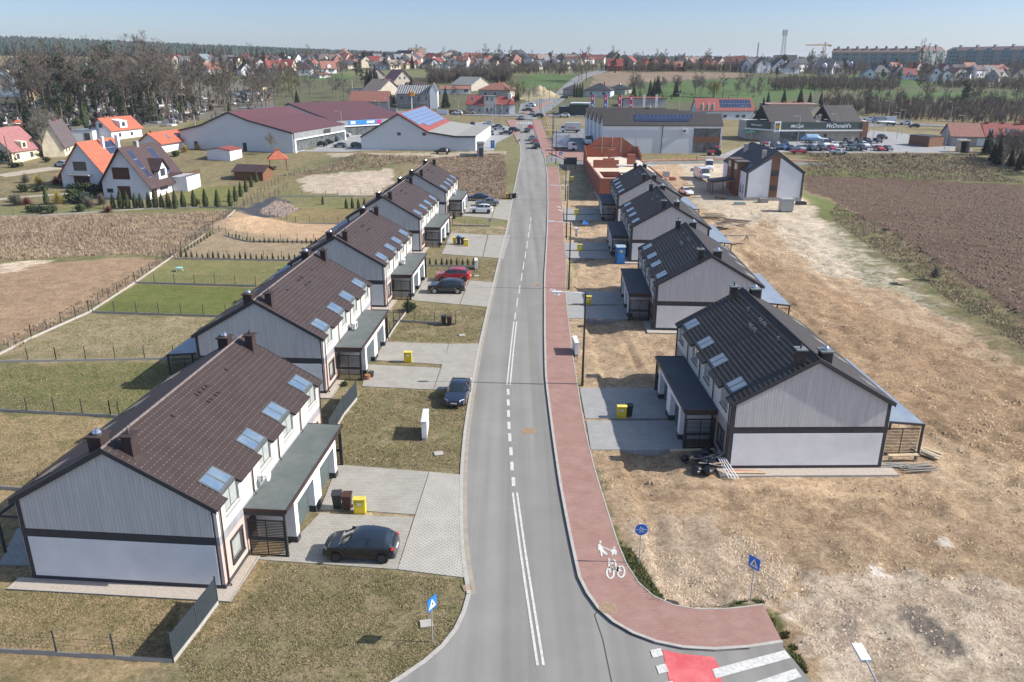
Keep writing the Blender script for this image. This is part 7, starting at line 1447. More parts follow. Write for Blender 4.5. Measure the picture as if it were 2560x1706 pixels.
# the big thicket on the right
GT = 'trees of the right-hand thicket'
scatter(['bare0', 'bare1', 'bare3', 'bushb'], ((1760, 190), (2060, 192), (2060, 206), (1770, 208)), 24, .35, .5, 'in the copse on the green hill', GT, 31, 3)
scatter(['bare0', 'bare1', 'bare2', 'bare3', 'bare1', 'bushb'], ((1880, 236), (2353, 240), (2353, 262), (1900, 258)), 34, .32, .55, 'in the thicket behind the restaurant', GT, 32, 3)
scatter(['bare0', 'bare1', 'bare3', 'bushb', 'bushb'], ((2000, 258), (2353, 262), (2353, 285), (2020, 272)), 22, .35, .6, 'at the front of the thicket', GT, 33, 3)
scatter(['bare3', 'bushb', 'bare1'], ((2160, 190), (2353, 196), (2353, 206), (2170, 200)), 14, .3, .5, 'in the hedge before the far right houses', GT, 34, 3)
plant('bare2', (2120, 268), 1.15, label='tall forked bare tree standing above the thicket'); plant('pine1', (2210, 268), 1.2, label='dark ivy-laden tree in the thicket on the right'); plant('bare0', (2235, 300), .8, label='brown-crowned bare tree in front of the old farm building'); plant('bare2', (2330, 262), .9, label='tall bare tree above the thicket near the right edge')
scatter(['spruce1', 'spruce0', 'spruce2', 'bare3', 'birch', 'bare1', 'bushb'], ((2250, 345), (2420, 345), (2440, 412), (2290, 385)), 36, .38, .66, 'in the grove at the right edge', 'grove at the right edge', 35, 2.2)
scatter(['bushb', 'busht', 'bushg'], ((1890, 352), (2240, 356), (2330, 400), (1900, 400)), 26, .3, .5, 'on the bank below the car park', 'low growth on the bank', 36, 1.5)
# skyline trees
def band(x0, x1, y0, y1, n, keys, s0, s1, where, seed): scatter(keys, ((x0, y0), (x1, y0), (x1, y1), (x0, y1)), n, s0, s1, where, 'trees among the far houses', seed)
band(330, 800, 150, 172, 46, ['bare1', 'spruce1', 'pine1', 'bushb', 'pine0'], .55, .9, 'among the far houses on the left', 41); band(800, 1330, 147, 160, 66, ['bare1', 'spruce1', 'pine1', 'bushb', 'pine0', 'bushb'], .5, .85, 'among the far houses in the middle', 42); band(1400, 1720, 152, 168, 46, ['bare1', 'spruce1', 'pine0', 'bare3', 'bushb'], .5, .8, 'on the far edge of the brown field', 43)
band(1720, 2353, 158, 192, 70, ['bare1', 'bushb', 'pine1', 'bushb', 'bare0'], .45, .75, 'among the far houses on the right', 44); scatter(['pine1'], ((1795, 160), (1822, 160), (1822, 163), (1795, 163)), 3, .7, .9, 'beside the tan hall', 'trees among the far houses', 45)
for x in (2110, 2116): plant('poplar', (x, 154), 1.1, 'between the apartment blocks', 'trees among the far houses')
plant('bare1', (1347, 188), 1.0, 'beside the far road', 'trees beside the far road'); plant('bare2', (1337, 186), .8, 'beside the far road', 'trees beside the far road'); plant('bare1', (1330, 190), .7, 'beside the far road', 'trees beside the far road')
label_all()
# far forest belts: thousands of crowns reading as one mass
def forest(name, pts, n, h0, h1__, seed):
 rs = np.random.RandomState(seed); V = []; F = []
 for (x0, y0), (x1, y1) in pts:
  for _ in range(n):
   u = rs.rand(); x = x0 + (x1 - x0) * u + rs.randn() * 10; y = y0 + (y1 - y0) * u + rs.rand() * 220; z = h1(x, y) - 1; h_ = h0 + (h1__ - h0) * rs.rand(); r_ = h_ * rs.uniform(.16, .3); b = len(V); k = 6
   for lv, (zz, rr) in enumerate(((.15, .7), (.5, 1.0), (.8, .6))):
    for q in range(k): a = q / k * 6.283 + rs.rand() * .5; rrr = r_ * rr * rs.uniform(.75, 1.2); V.append((x + math.cos(a) * rrr, y + math.sin(a) * rrr, z + h_ * zz * rs.uniform(.95, 1.05)))
   V.append((x, y, z + h_))
   for lv in range(2):
    for q in range(k): F.append((b + lv * k + q, b + lv * k + (q + 1) % k, b + (lv + 1) * k + (q + 1) % k, b + (lv + 1) * k + q))
   for q in range(k): F.append((b + 2 * k + q, b + 2 * k + (q + 1) % k, b + 3 * k))
 me = bpy.data.meshes.new(name); me.from_pydata(V, [], F); me.materials.append(forestm); o = bpy.data.objects.new(name, me); COL.objects.link(o); return tag(o, 'dark conifer forest along the whole skyline', 'forest', kind='stuff')
forest('forest', [((-1150, 1500), (-500, 1480)), ((-1250, 1750), (-400, 1700)), ((-1000, 1150), (-420, 1150)), ((-1050, 1300), (-380, 1320)), ((-500, 1480), (0, 1500)), ((-400, 1700), (600, 1900)), ((0, 1500), (1400, 2200)), ((600, 2100), (1900, 2400))], 1700, 10, 19, 5)
# ---------------------------------------------------------------- graves
gm_ = [M('grave_grey', (.22, .22, .22), .5), M('grave_black', (.04, .04, .045), .25), M('grave_white', (.6, .6, .58), .6), M('grave_brown', (.20, .14, .11), .5)]
gt = []
for i in range(4):
 r = empty('grave', (0, 0, 0), cat='grave'); q = MB(); q.box(-.5, .5, -1.9, .1, 0, .35); q.build('slab', gm_[i], r); q = MB(); q.ext([(-.45, .3), (.45, .3), (.45, 1.05), (.2, 1.25), (-.2, 1.25), (-.45, 1.05)] if i != 2 else [(-.07, .3), (.07, .3), (.07, .9), (.35, .9), (.35, 1.05), (.07, 1.05), (.07, 1.5), (-.07, 1.5), (-.07, 1.05), (-.35, 1.05), (-.35, .9), (-.07, .9)], 'y', 0, .16); q.build('headstone', gm_[i], r); gt.append(freeze(r))
rs = random.Random(88); nm = ['grey granite', 'polished black', 'white cross', 'brown stone']
for k in range(280):
 u = rs.random(); v_ = rs.uniform(222, 290); x = rs.uniform(0, 560 - (v_ - 222) * 2.2) if v_ > 240 else rs.uniform(60, 620); i = rs.randrange(4); P_ = at(x, v_)
 o = put(gt[i], (P_.x, P_.y, P_.z), rs.uniform(-.4, .2), f'{nm[i]} grave in the cemetery under the bare trees', f'{nm[i]} graves of the cemetery', rs.uniform(1.2, 1.9))
# ---------------------------------------------------------------- far houses
FH = {}
def far_proto(rk, wk, kind):
 rm, wm = ROOF[rk], WALL[wk]; r = empty('far_house', (0, 0, 0), cat='house'); w_, d, e, t = (10, 9, 3.2, 7.6) if kind != 1 else (13, 9, 3.0, 6.6)
 if kind == 3: e, t = 5.6, 9
 q = MB()
 if kind == 2: q.box(-w_ / 2, w_ / 2, -d / 2, d / 2, -2, e)
 else: q.ext([(-d / 2, -2), (d / 2, -2), (d / 2, e), (0, t - .1), (-d / 2, e)], 'x', -w_ / 2, w_ / 2)
 q.build('wall', wm, r); q = MB(); o = .5; sl = (t - e) / (d / 2)
 if kind == 2: c = [(-w_ / 2 - o, -d / 2 - o, e), (w_ / 2 + o, -d / 2 - o, e), (w_ / 2 + o, d / 2 + o, e), (-w_ / 2 - o, d / 2 + o, e)]; a, b = (-1.2, 0, t), (1.2, 0, t); q.quad(c[0], c[1], b, a).quad(c[1], c[2], b).quad(c[2], c[3], a, b).quad(c[3], c[0], a)
 else:
  for s_ in (-1, 1): q.ext([(0, t), (s_ * (d / 2 + o), e - sl * o), (s_ * (d / 2 + o), e - sl * o + .2), (0, t + .2)], 'x', -w_ / 2 - .4, w_ / 2 + .4)
 rf = q.build('roof', rm, r); q = MB(); q.box(w_ * .2, w_ * .2 + .7, -.3, .4, e, t + .8); q.build('chimney', WALL['brick'], rf)
 for bx in [(x - .6, x + .6, -d / 2 - .05, -d / 2, 1, 2.4) for x in (-w_ * .3, 0, w_ * .25)] + [(w_ / 2, w_ / 2 + .05, -.7, .7, e - 1, e + .6), (-w_ / 2 - .05, -w_ / 2, -.7, .7, e - 1, e + .6)]: q = MB(); q.box(*bx); q.build('window', winm, r)
 if kind == 0: q = MB(); q.ext([(-1.3, e), (1.3, e), (1.3, e + 1.6), (0, e + 2.7), (-1.3, e + 1.6)], 'y', -d / 2 - .02, -1); dm = q.build('dormer', wm, r)
 return freeze(r)
cname = {'red': 'red-roofed', 'orange': 'orange-roofed', 'pinkred': 'pale red-roofed', 'salmon': 'faded red-roofed', 'grey': 'grey-roofed', 'dark': 'black-roofed', 'brown': 'brown-roofed', 'tan': 'tan-roofed', 'greybrown': 'grey-brown-roofed', 'slate': 'slate-blue-roofed'}
FHL = []
def far_row(x0, x1, y0, y1, n, roofs, walls, seed, where, s0=.9, s1=1.15, xs=None):
 rs = random.Random(seed)
 for i in range(n):
  x = x0 + (x1 - x0) * (i + rs.uniform(.15, .85)) / n; y = rs.uniform(y0, y1); rk, wk, kd = rs.choice(roofs), rs.choice(walls), rs.choice([0, 1, 2, 3, 0]); key = (rk, wk, kd)
  if key not in FH: FH[key] = far_proto(*key)
  P_ = at(x, y); o = put(FH[key], (P_.x, P_.y, P_.z), rs.choice([0, 1.57, .5, 1.2, -.5, 2.1]) + rs.uniform(-.2, .2), None, None, rs.uniform(s0, s1) * .84); o['group'] = 'far houses ' + where; FHL.append((where, rk, x, o))
REDS = ['red', 'salmon', 'salmon', 'dark', 'brown', 'grey', 'dark', 'tan', 'slate']; DK = ['dark', 'dark', 'grey', 'brown', 'slate']; WL = ['white', 'beige', 'cream', 'grey', 'white']
far_row(0, 330, 172, 188, 9, DK, WL, 1, 'among the cemetery trees', 1.1, 1.4); far_row(60, 420, 196, 205, 7, DK + ['orange'], WL, 2, 'behind the cemetery', .9, 1.2); far_row(330, 760, 160, 172, 16, REDS + DK, WL, 3, 'in the left rear rows', .9, 1.15); far_row(360, 780, 148, 157, 22, REDS, WL, 4, 'in the left skyline rows', 1, 1.3)
far_row(700, 1330, 155, 159.5, 30, REDS, WL, 5, 'in the middle village front row', .85, 1.1); far_row(740, 1330, 149.5, 153, 30, REDS, WL, 6, 'in the middle village second row', 1, 1.4); far_row(700, 1420, 146, 148, 26, REDS, WL, 7, 'in the middle village skyline row', 1.2, 1.7)
far_row(1405, 1650, 157, 163, 9, ['red', 'orange', 'salmon'], ['brick', 'beige', 'cream'], 8, 'beyond the brown field', .9, 1.2); far_row(1715, 1960, 163, 170, 9, ['dark', 'dark', 'grey'], ['white', 'bluewhite'], 9, 'above the green hill', 1.0, 1.3); far_row(1980, 2353, 176, 188, 15, ['salmon', 'brown', 'dark', 'red', 'grey'], ['white', 'cream', 'grey'], 10, 'in the right-hand village', .85, 1.1); far_row(2000, 2353, 168, 172, 10, ['salmon', 'dark', 'red'], ['white', 'grey'], 11, 'in the right-hand village second row', .8, 1.0); far_row(1560, 1720, 150, 154, 6, ['salmon', 'red', 'tan'], ['beige', 'white'], 12, 'on the skyline past the road', 1, 1.4)
D_ = {}
for wh, rk, x, o in FHL: D_.setdefault((wh, rk), []).append((x, o))
for (wh, rk), L_ in D_.items():
 L_.sort(key=lambda q: q[0])
 for i, (x, o) in enumerate(L_): o['label'] = f'{cname[rk]} house {wh}' + (f', {ordw(i)} from the left' if len(L_) > 1 else '')
# a few houses of the left background given their own place
house((0, 236), (60, 236), dep=10, eave=222, ridge=205, axis='x', wall='yellow', roof='slate', label='yellow-walled house with pale blue-grey roof at the left edge', wins=(('f', 3, 4, 1, 2.2),)); house((-20, 212), (36, 211), dep=12, eave=196, ridge=168, axis='y', wall='grey', roof='slate', label='tall grey gable with slate-blue roof at the left edge'); house((62, 218), (92, 217), dep=8, eave=210, ridge=198, axis='y', wall='brick', roof='slate', label='brick outbuilding with slate roof near the cemetery')
house((141, 212), (182, 212), dep=7, eave=202, ridge=3, flat=True, wall='white', roof='grey', label='white flat-topped garages beyond the cemetery'); house((370, 225), (398, 225), dep=7, eave=216, ridge=207, axis='x', wall='yellow', roof='grey', label='small yellow chapel among the cemetery trees'); house((578, 209), (604, 209), dep=9, eave=198, ridge=183, axis='y', wall='yellow', roof='dark', label='orange-yellow gabled house behind the trees'); house((540, 218), (590, 218), dep=7, eave=211, ridge=3, flat=True, wall='white', roof='dark', label='long low white building behind the trees')
# ---------------------------------------------------------------- cars far away
FAR = 'cars on the cross street and crossroads'
def zb(x, y): return (735 + x * .336, 55.1 + y * .336)
for i, (k, c, p, a, l) in enumerate((('hatchback', 'silver', (295, 590), 0, 'silver car driving on the cross street above the plum roofs'), ('suv', 'white', (940, 622), 170, 'white off-roader behind the solar roof'), ('sedan', 'beige', (1025, 617), 170, 'beige saloon right of the white off-roader'),
  ('sedan', 'grey', (1378, 655), -80, 'grey saloon entering the crossing'), ('suv', 'black', (1493, 641), 175, 'black car turning beside the stop sign'), ('suv', 'grey', (1455, 625), -85, 'grey car waiting on the far side of the crossing'), ('sedan', 'black', (1420, 598), 160, 'black saloon in the far lay-by'), ('suv', 'white', (1440, 568), 160, 'pale estate car in the far lay-by'), ('suv', 'white', (1670, 640), 175, 'white off-roader on the cross street right of the crossing'),
  ('hatchback', 'black', (1670, 512), 170, 'black hatchback before the bungalow hedge'), ('hatchback', 'black', (1330, 738), -35, 'black car turning out of the car park'), ('sedan', 'dark_grey', (1415, 742), 95, 'dark saloon heading to the zebra crossing, left of the red one'), ('hatchback', 'red', (1438, 722), 95, 'red car nearest the zebra crossing'),
  ('sedan', 'dark_grey', (1452, 798), 98, 'dark saloon in front of the wine-red car'), ('hatchback', 'wine', (1464, 820), 98, 'wine-red hatchback in the queue'), ('suv', 'black', (1478, 852), 97, 'last black car of the queue on the road'))): car(k, c, zb(*p), a, l, FAR, detail=False, s=1.0)
LOT = 'cars parked in front of the plum-roofed halls'; cols = ['black', 'black', 'dark_grey', 'grey', 'silver', 'black', 'dark_grey', 'silver', 'white', 'navy', 'wine', 'grey']
CN = lambda c: c.replace('_', ' ')
for i, (x, y) in enumerate(((10, 838), (45, 822), (85, 806), (125, 790), (165, 772), (205, 764), (240, 750), (272, 737), (300, 727), (322, 716), (345, 708), (372, 699))): car(['hatchback', 'sedan', 'suv'][i % 3], cols[i], zb(x, y), 165, f'{CN(cols[i])} car before the glazed hall, {ordw(i)} from the viewer', LOT, detail=False)
car('hatchback', 'grey', zb(140, 848), 170, 'grey hatchback parked apart before the glazed hall', LOT, detail=False); car('hatchback', 'green', zb(255, 845), 10, 'dark green car half hidden by the solar-roofed hall', LOT, detail=False)
LT2 = 'cars in the small car park by the road'
for k, c, p, a, l in (('suv', 'black', (1045, 702), 90, 'black car behind the grey lean-to roof'), ('hatchback', 'silver', (1128, 708), 90, 'silver car beside the van in the small car park'), ('van', 'silver', (1160, 706), 90, 'silver van at the back of the small car park'), ('hatchback', 'silver', (1158, 762), 175, 'silver car next to the entrance block'), ('sedan', 'silver', (1228, 728), 175, 'silver saloon near the road in the small car park'), ('hatchback', 'green', (1212, 716), 175, 'dark green car behind the silver saloon'), ('sedan', 'black', (1270, 760), 172, 'black saloon leaving the small car park')): car(k, c, zb(*p), a, l, LT2, detail=False)
car('suv', 'black', (1017, 354), 180, 'black car on the sandy track below the solar-roofed hall', detail=False)
car('hatchback', 'silver', (143, 384), 160, 'silver car beside the orange-roofed house', detail=False)
def zm(x, y): return (1728 + x * .1328, 211.4 + y * .1328)
LM = 'cars parked in front of the burger restaurant'; tot = {}
rowsM = {'front row': [(1020, 1018, 'dark_grey', 'suv'), (1195, 1018, 'dark_grey', 'suv'), (1370, 1015, 'red', 'hatchback'), (1712, 1018, 'green', 'suv'), (1895, 1018, 'black', 'suv'), (2190, 1020, 'red', 'hatchback'), (2345, 1020, 'grey', 'hatchback'), (665, 1012, 'navy', 'sedan'), (840, 1010, 'silver', 'sedan'), (920, 1010, 'black', 'hatchback'), (540, 1000, 'blue', 'hatchback'), (445, 1000, 'navy', 'hatchback')],
         'middle row': [(1060, 960, 'silver', 'hatchback'), (1410, 965, 'white', 'suv'), (1580, 965, 'grey', 'hatchback'), (1735, 950, 'navy', 'hatchback'), (1935, 960, 'white', 'suv'), (2095, 965, 'silver', 'hatchback'), (560, 940, 'navy', 'suv'), (380, 955, 'navy', 'hatchback')],
         'back row': [(1000, 890, 'dark_grey', 'suv'), (1350, 890, 'navy', 'sedan'), (1660, 893, 'grey', 'suv'), (1850, 893, 'dark_grey', 'suv'), (1990, 890, 'black', 'suv'), (2165, 885, 'navy', 'hatchback'), (2245, 825, 'black', 'suv'), (210, 925, 'wine', 'hatchback')]}
for rn, L_ in rowsM.items():
 L_.sort(); seen = {}
 for x, y, c, k in L_:
  seen[c] = seen.get(c, 0) + 1; car(k, c, zm(x, y), -90 + random.uniform(-4, 4), f'{CN(c)} car in the restaurant {rn}' + (f', {ordw(seen[c] - 1)} of its colour from the left' if sum(q[2] == c for q in L_) > 1 else ''), LM, detail=False, s=.95)
car('van', 'white', zm(1235, 955), -90, 'white van in the middle row before the restaurant', LM, detail=False, s=.95); car('sedan', 'red', zm(800, 1075), 0, 'red saloon driving along the front of the car park', LM, detail=False); car('sedan', 'silver', zm(1490, 1083), 0, 'pale saloon with dark door driving past the parked rows', LM, detail=False)
def zc(x, y): return (1525.8 + x * .3516, 55.1 + y * .3516)
for i, (x, y, k, c, l) in enumerate(((1335, 632, 'sedan', 'white', 'white saloon at the left end of the row beyond the restaurant'), (1370, 640, 'hatchback', 'white', 'white hatchback second in the row beyond the restaurant'), (1395, 648, 'van', 'silver', 'silver van in the row beyond the restaurant'), (1420, 655, 'hatchback', 'yellow', 'yellow car in the row beyond the restaurant'), (1465, 650, 'van', 'white', 'big white van right of the yellow car'), (1475, 666, 'hatchback', 'green', 'small pale green car before the big white van'), (1575, 660, 'suv', 'white', 'white car by itself on the far verge'), (1632, 680, 'hatchback', 'black', 'black hatchback driving right of the white car'))): car(k, c, zc(x, y), 165, l, 'vehicles beyond the restaurant', detail=False)
# lorries and vans
truckw = M('box_white', (.70, .71, .72), .5); truckg = M('box_grey', (.40, .41, .42), .5, (.55, .56, .57), .5)
def lorry(p, ang, lab, kind):
 P_ = at(*p); r = empty(kind + '_truck', (P_.x, P_.y, P_.z + .1), R(ang + 180), lab, 'truck'); q = MB(); q.ext([(-3.4, .5), (-3.4, 1.2), (-3.1, 1.45), (-2.75, 2.15), (-2.0, 2.25), (-.9, 2.25) if kind == 'tipper' else (-1.7, 2.25), (-.9, .5) if kind == 'tipper' else (-1.7, .5)], 'y', -.98, .98); q.v = [(x, y, z) for x, y, z in q.v]
 q2 = MB(); 
 cab = q; cab.build('cab', paint('white'), r); g = MB(); g.ext([(-3.0, 1.5), (-2.78, 2.08), (-2.05, 2.15), (-2.05, 1.45)], 'y', -1.0, 1.0); g.build('windows', cglass, r)
 q = MB(); q.box(-1.8, 3.2, -.9, .9, .5, .8); q.build('chassis', blk, r)
 if kind == 'box': q = MB(); q.box(-1.6, 3.4, -1.15, 1.15, .9, 3.2); b = q.build('cargo_box', truckg, r); q = MB(); q.box(-.8, 1.8, -1.17, -1.15, 1.4, 1.65); q.build('red_stripe', M('sign_red', (0, 0, 0)), b)
 elif kind == 'tipper': q = MB(); q.box(-.8, 3.3, -1.05, 1.05, .95, 1.1).box(-.8, 3.3, -1.05, -1.0, 1.1, 1.5).box(-.8, 3.3, 1.0, 1.05, 1.1, 1.5).box(3.25, 3.3, -1, 1, 1.1, 1.5); q.build('load_bed', truckg, r)
 for x in (-2.4, 2.2):
  for s_ in (-1, 1): q = MB(); q.tube([(x, s_ * .7, .4), (x, s_ * 1.0, .4)], .4, 12); q.build('wheel', tyre, r)
lorry((1310, 305), 180, 'box truck with a red stripe and grey cargo box on the yard', 'box'); lorry((1297, 347), 0, 'white tipper truck with a double cab beside the yard', 'tipper')
q = at(1290, 338); r = empty('leaning_panel', q, 0, 'big leaning white panel behind the tipper truck', 'panel'); mb = MB(); mb.ext([(-2.4, .6), (1.2, .6), (2.2, 2.2), (2.2, 3.4), (-2.4, 3.4)], 'y', -.1, .1); mb.build('board', signw, r); mb = MB(); mb.box(-2.2, -2.0, -.05, .05, 0, .7).box(.8, 1, -.05, .05, 0, .7); mb.build('legs', trim, r)
car('van', 'white', (1350, 332), -88, 'tall white van facing the viewer beside the black halls', detail=False, s=1.05)
car('van', 'white', (1612, 412), -80, 'white van parked before the black and white house', s=1.05); car('van', 'white', (1628, 392), -100, 'second white van behind the first at the black house', detail=False, s=1.0); car('sedan', 'white', (1575, 447), -75, 'white car peeping over the fourth right house', detail=False)
# red tractor
P_ = at(1640, 358); r = empty('tractor', (P_.x, P_.y, P_.z), 0, 'small pinkish red tractor beside the black hall', 'tractor'); rp_ = paint('tractor_pink', (.62, .06, .10), .4); q = MB(); q.box(-1.6, .2, -.4, .4, .7, 1.5); q.build('bonnet', rp_, r); q = MB(); q.box(.2, 1.5, -.7, .7, 2.3, 2.5).box(.2, 1.5, -.6, .6, .7, 1.3); q.build('cab_roof', rp_, r); q = MB(); 
for x in (.25, 1.4):
 for y in (-.6, .55): q.box(x, x + .06, y, y + .06, 1.3, 2.3)
q.build('cab_frame', trim, r)
for x, rr in ((-1.2, .45), (1.0, .8)):
 for s_ in (-1, 1): q = MB(); q.tube([(x, s_ * .6, rr), (x, s_ * .95, rr)], rr, 14); q.build('wheel', tyre, r)
# umbrellas and canopies on the restaurant lot
for p, c, l in (((1965, 316), 'white', 'white mushroom canopy left of the pair by the order lanes'), ((2092, 332) if False else (2030, 318), 'white', 'white mushroom canopy right of the pair by the order lanes')):
 P_ = at(*p); r = empty('canopy_shade', P_, 0, l, 'canopy'); q = MB(); q.tube([(0, 0, 0), (0, 0, 5)], .1, 6); q.build('pole', signw, r); q = MB(); q.tube([(0, 0, 5), (0, 0, 5.2), (0, 0, 5.35)], [2.6, 2.6, .3], 16); q.build('shade', signw, r)
for k, (x, y) in enumerate(((1716, 318), (1725, 322))):
 P_ = at(x, y); r = empty('parasol', P_, 0, ['green terrace parasol left of the restaurant', 'pale green terrace parasol nearer the restaurant'][k], 'parasol'); q = MB(); q.tube([(0, 0, 0), (0, 0, 2.6)], .05, 6); q.build('pole', signw, r); q = MB(); q.tube([(0, 0, 2.4), (0, 0, 3.0)], [2.2, .1], 8); q.build('shade', M('parasol_green', (.20, .42, .30), .7), r)
q = at(1862, 338); r = empty('blue_shelter', q, 0, 'pale blue sail shelter over two cars in front of the restaurant', 'shelter'); q = MB(); q.tube([(-3.2, 0, 2.2), (-1.5, 0, 2.7), (1.5, 0, 2.7), (3.2, 0, 2.2)], [.1, .9, .9, .1], 8); q.build('sail', M('sail_blue', (.25, .42, .60), .6), r)
# slim galvanised lamps and white flag poles about the car parks
gl = freeze(lamp(8.5, 1.2, polesil, 'parking_lamp')); G4 = 'galvanised lamps of the car parks and cross street'
for i, (x, y, top, l) in enumerate(((779, 258, 0, 'on the cross street, first from the left'), (655, 248, 0, 'above the plum roof on the left'), (609, 250, 0, 'left of the one above the plum roof'), (873, 285, 0, 'right of the supermarket sign'), (896, 276, 0, 'left of the pylon sign'), (1054, 278, 0, 'behind the solar roof'), (1132, 290, 0, 'in the small car park'), (1153, 292, 0, 'by the road end of the small car park'), (787, 318, 0, 'before the supermarket front'), (1139, 274, 0, 'at the crossroads house'),
  (1792, 322, 0, 'in front of the restaurant glass'), (1832, 332, 0, 'between the restaurant windows and the blue shelter'), (1917, 325, 0, 'under the restaurant name'), (2001, 350, 0, 'at the front edge of the parked rows'), (2060, 320, 0, 'beyond the order lanes'), (2072, 312, 0, 'right of the order lanes'), (2170, 345, 0, 'right of the timber kiosk'), (2206, 330, 0, 'by the concrete portal'), (1710, 300, 0, 'left of the restaurant corner'), (1560, 262, 0, 'behind the black halls'), (2038, 282, 0, 'on the street right of the restaurant'), (2182, 285, 0, 'far right on the cross street'), (1243, 262, 0, 'at the far right corner of the crossing'))): put(gl, (x, y), 0, 'slim grey lamp ' + l, G4, .95)
for i, (x, y) in enumerate(((1243, 262), (1270, 292), (1272, 310), (1353, 313))): put(l3, (x, y), 0, 'dark lamp post by the yard entrance, ' + ['farthest', 'third from the viewer', 'second from the viewer', 'beside the box truck'][i], 'dark posts by the yard', 1.0)
for i, (x, y) in enumerate(((1234, 246), (1278, 226), (1240, 252), (1262, 232), (1215, 240), (1228, 222))): put(l3, (x, y), 0, f'thin dark street post beyond the crossing, {["first", "second", "third", "fourth", "fifth", "sixth"][i]} counted outwards', 'street posts beyond the crossing', .9)
for p, l in (((27, 385), 'leaning timber pole beside the pale red house'), ((300, 300), 'timber pole behind the orange dormer house'), ((455, 322), 'blue-grey steel pole left of the plum hall')):
 P_ = at(*p); hh = 7.5; mb = MB(); mb.tube([(0, 0, -.2), (-.4, 0, hh)], [.15, .1], 7); o = mb.build('utility_pole', bark if 'timber' in l else polesil); o.location = P_; tag(o, l, 'pole')
P_ = at(1027, 356); r = empty('person', P_, 0, 'person in a white top and dark trousers standing beside the black car', 'person'); q = MB()
for s_ in (-1, 1): q.tube([(s_ * .12, 0, 0), (s_ * .11, .02, .48), (s_ * .09, 0, .9)], [.06, .075, .11], 7); 
q.tube([(0, 0, .82), (0, 0, 1.05), (0, 0, 1.4), (0, 0, 1.5), (0, 0, 1.56)], [.17, .15, .2, .12, .06], 9)
for s_ in (-1, 1): q.tube([(s_ * .2, 0, 1.42), (s_ * .27, .03, 1.15), (s_ * .24, -.1, .88)], [.06, .05, .035], 6)
q.tube([(0, 0, 1.52), (0, 0, 1.6), (0, 0, 1.7), (0, 0, 1.78)], [.06, .1, .1, .03], 9); q.build('body', M('skin', (.5, .32, .24), .6), r); q = MB(); q.tube([(0, 0, .98), (0, 0, 1.2), (0, 0, 1.42), (0, 0, 1.5)], [.18, .17, .215, .13], 9); q.build('shirt', signw, r); q = MB(); q.tube([(0, 0, .8), (0, 0, .99)], [.19, .175], 9)
for s_ in (-1, 1): q.tube([(s_ * .12, 0, .05), (s_ * .11, .02, .48), (s_ * .09, 0, .9)], [.075, .09, .12], 7)
q.build('trousers', trim, r)
# ---------------------------------------------------------------- masses nobody could count: blades, clods, thicket
def sample_poly(P, n, rs):
 xs = [p[0] for p in P]; ys = [p[1] for p in P]; out = np.zeros((0, 2))
 while len(out) < n:
  c = np.stack([rs.uniform(min(xs), max(xs), n * 2), rs.uniform(min(ys), max(ys), n * 2)], 1); out = np.concatenate([out, c[inpoly(c[:, 0], c[:, 1], P)]])
  if len(out) == 0: return out
 return out[:n]
zi_x, zi_y = XS, YS; GRID = GRZ.reshape(GX.shape)
def gz(x, y):
 i = np.clip(np.searchsorted(zi_x, x) - 1, 0, len(zi_x) - 2); j = np.clip(np.searchsorted(zi_y, y) - 1, 0, len(zi_y) - 2)
 u = (x - zi_x[i]) / (zi_x[i + 1] - zi_x[i]); v = (y - zi_y[j]) / (zi_y[j + 1] - zi_y[j])
 return (GRID[j, i] * (1 - u) + GRID[j, i + 1] * u) * (1 - v) + (GRID[j + 1, i] * (1 - u) + GRID[j + 1, i + 1] * u) * v
def npmesh(name, V, F, mat, label, cat, kind='stuff'):
 me = bpy.data.meshes.new(name); V = V.reshape(-1, 3).astype(np.float32); me.vertices.add(len(V)); me.vertices.foreach_set('co', V.ravel()); nf = len(F); me.loops.add(nf * 3); me.loops.foreach_set('vertex_index', F.ravel().astype(np.int32))
 me.polygons.add(nf); me.polygons.foreach_set('loop_start', (np.arange(nf) * 3).astype(np.int32)); me.polygons.foreach_set('loop_total', np.full(nf, 3, np.int32)); me.update(); me.materials.append(mat); o = bpy.data.objects.new(name, me); COL.objects.link(o); return tag(o, label, cat, kind=kind)
def blades(name, polys, mat, label, seed=0, gate=None):
 """polys: (photo polygon, count, height, width)"""
 rs = np.random.RandomState(seed); VV = []
 for P, n, hh, wd in polys:
  P = [at(*p)[:2] for p in P]; c = sample_poly(P, n, rs); g = vnoise(c[:, 0], c[:, 1], 1.4, seed + 5) + .6 * vnoise(c[:, 0], c[:, 1], .5, seed + 6); c = c[g > .62]; n = len(c)
  x, y = c[:, 0], c[:, 1]; z = gz(x, y); a = rs.uniform(0, 6.283, n); h_ = hh * rs.uniform(.4, 1.25, n); w_ = wd * rs.uniform(.6, 1.4, n); lx, ly = rs.randn(n) * .45 * h_, rs.randn(n) * .45 * h_
  A = np.stack([x - np.cos(a) * w_, y - np.sin(a) * w_, z], 1); B_ = np.stack([x + np.cos(a) * w_, y + np.sin(a) * w_, z], 1); C_ = np.stack([x + lx, y + ly, z + h_], 1); VV.append(np.stack([A, B_, C_], 1))
 V = np.concatenate(VV); F = np.arange(len(V) * 3).reshape(-1, 3); return npmesh(name, V, F, mat, label, 'grass')
FL = [(470, 1380), (570, 1292), (735, 1300), (905, 1318), (1064, 1334), (1066, 1400), (1030, 1480), (930, 1552), (860, 1580), (440, 1580), (410, 1520)]
F2 = [(838, 895), (1080, 900), (1066, 1000), (1060, 1088), (778, 1064), (762, 1010), (800, 940)]; F3 = [(905, 745), (930, 705), (1118, 712), (1102, 788), (890, 782)]; F4 = [(985, 612), (1030, 598), (1152, 602), (1140, 645), (1080, 640), (980, 640)]
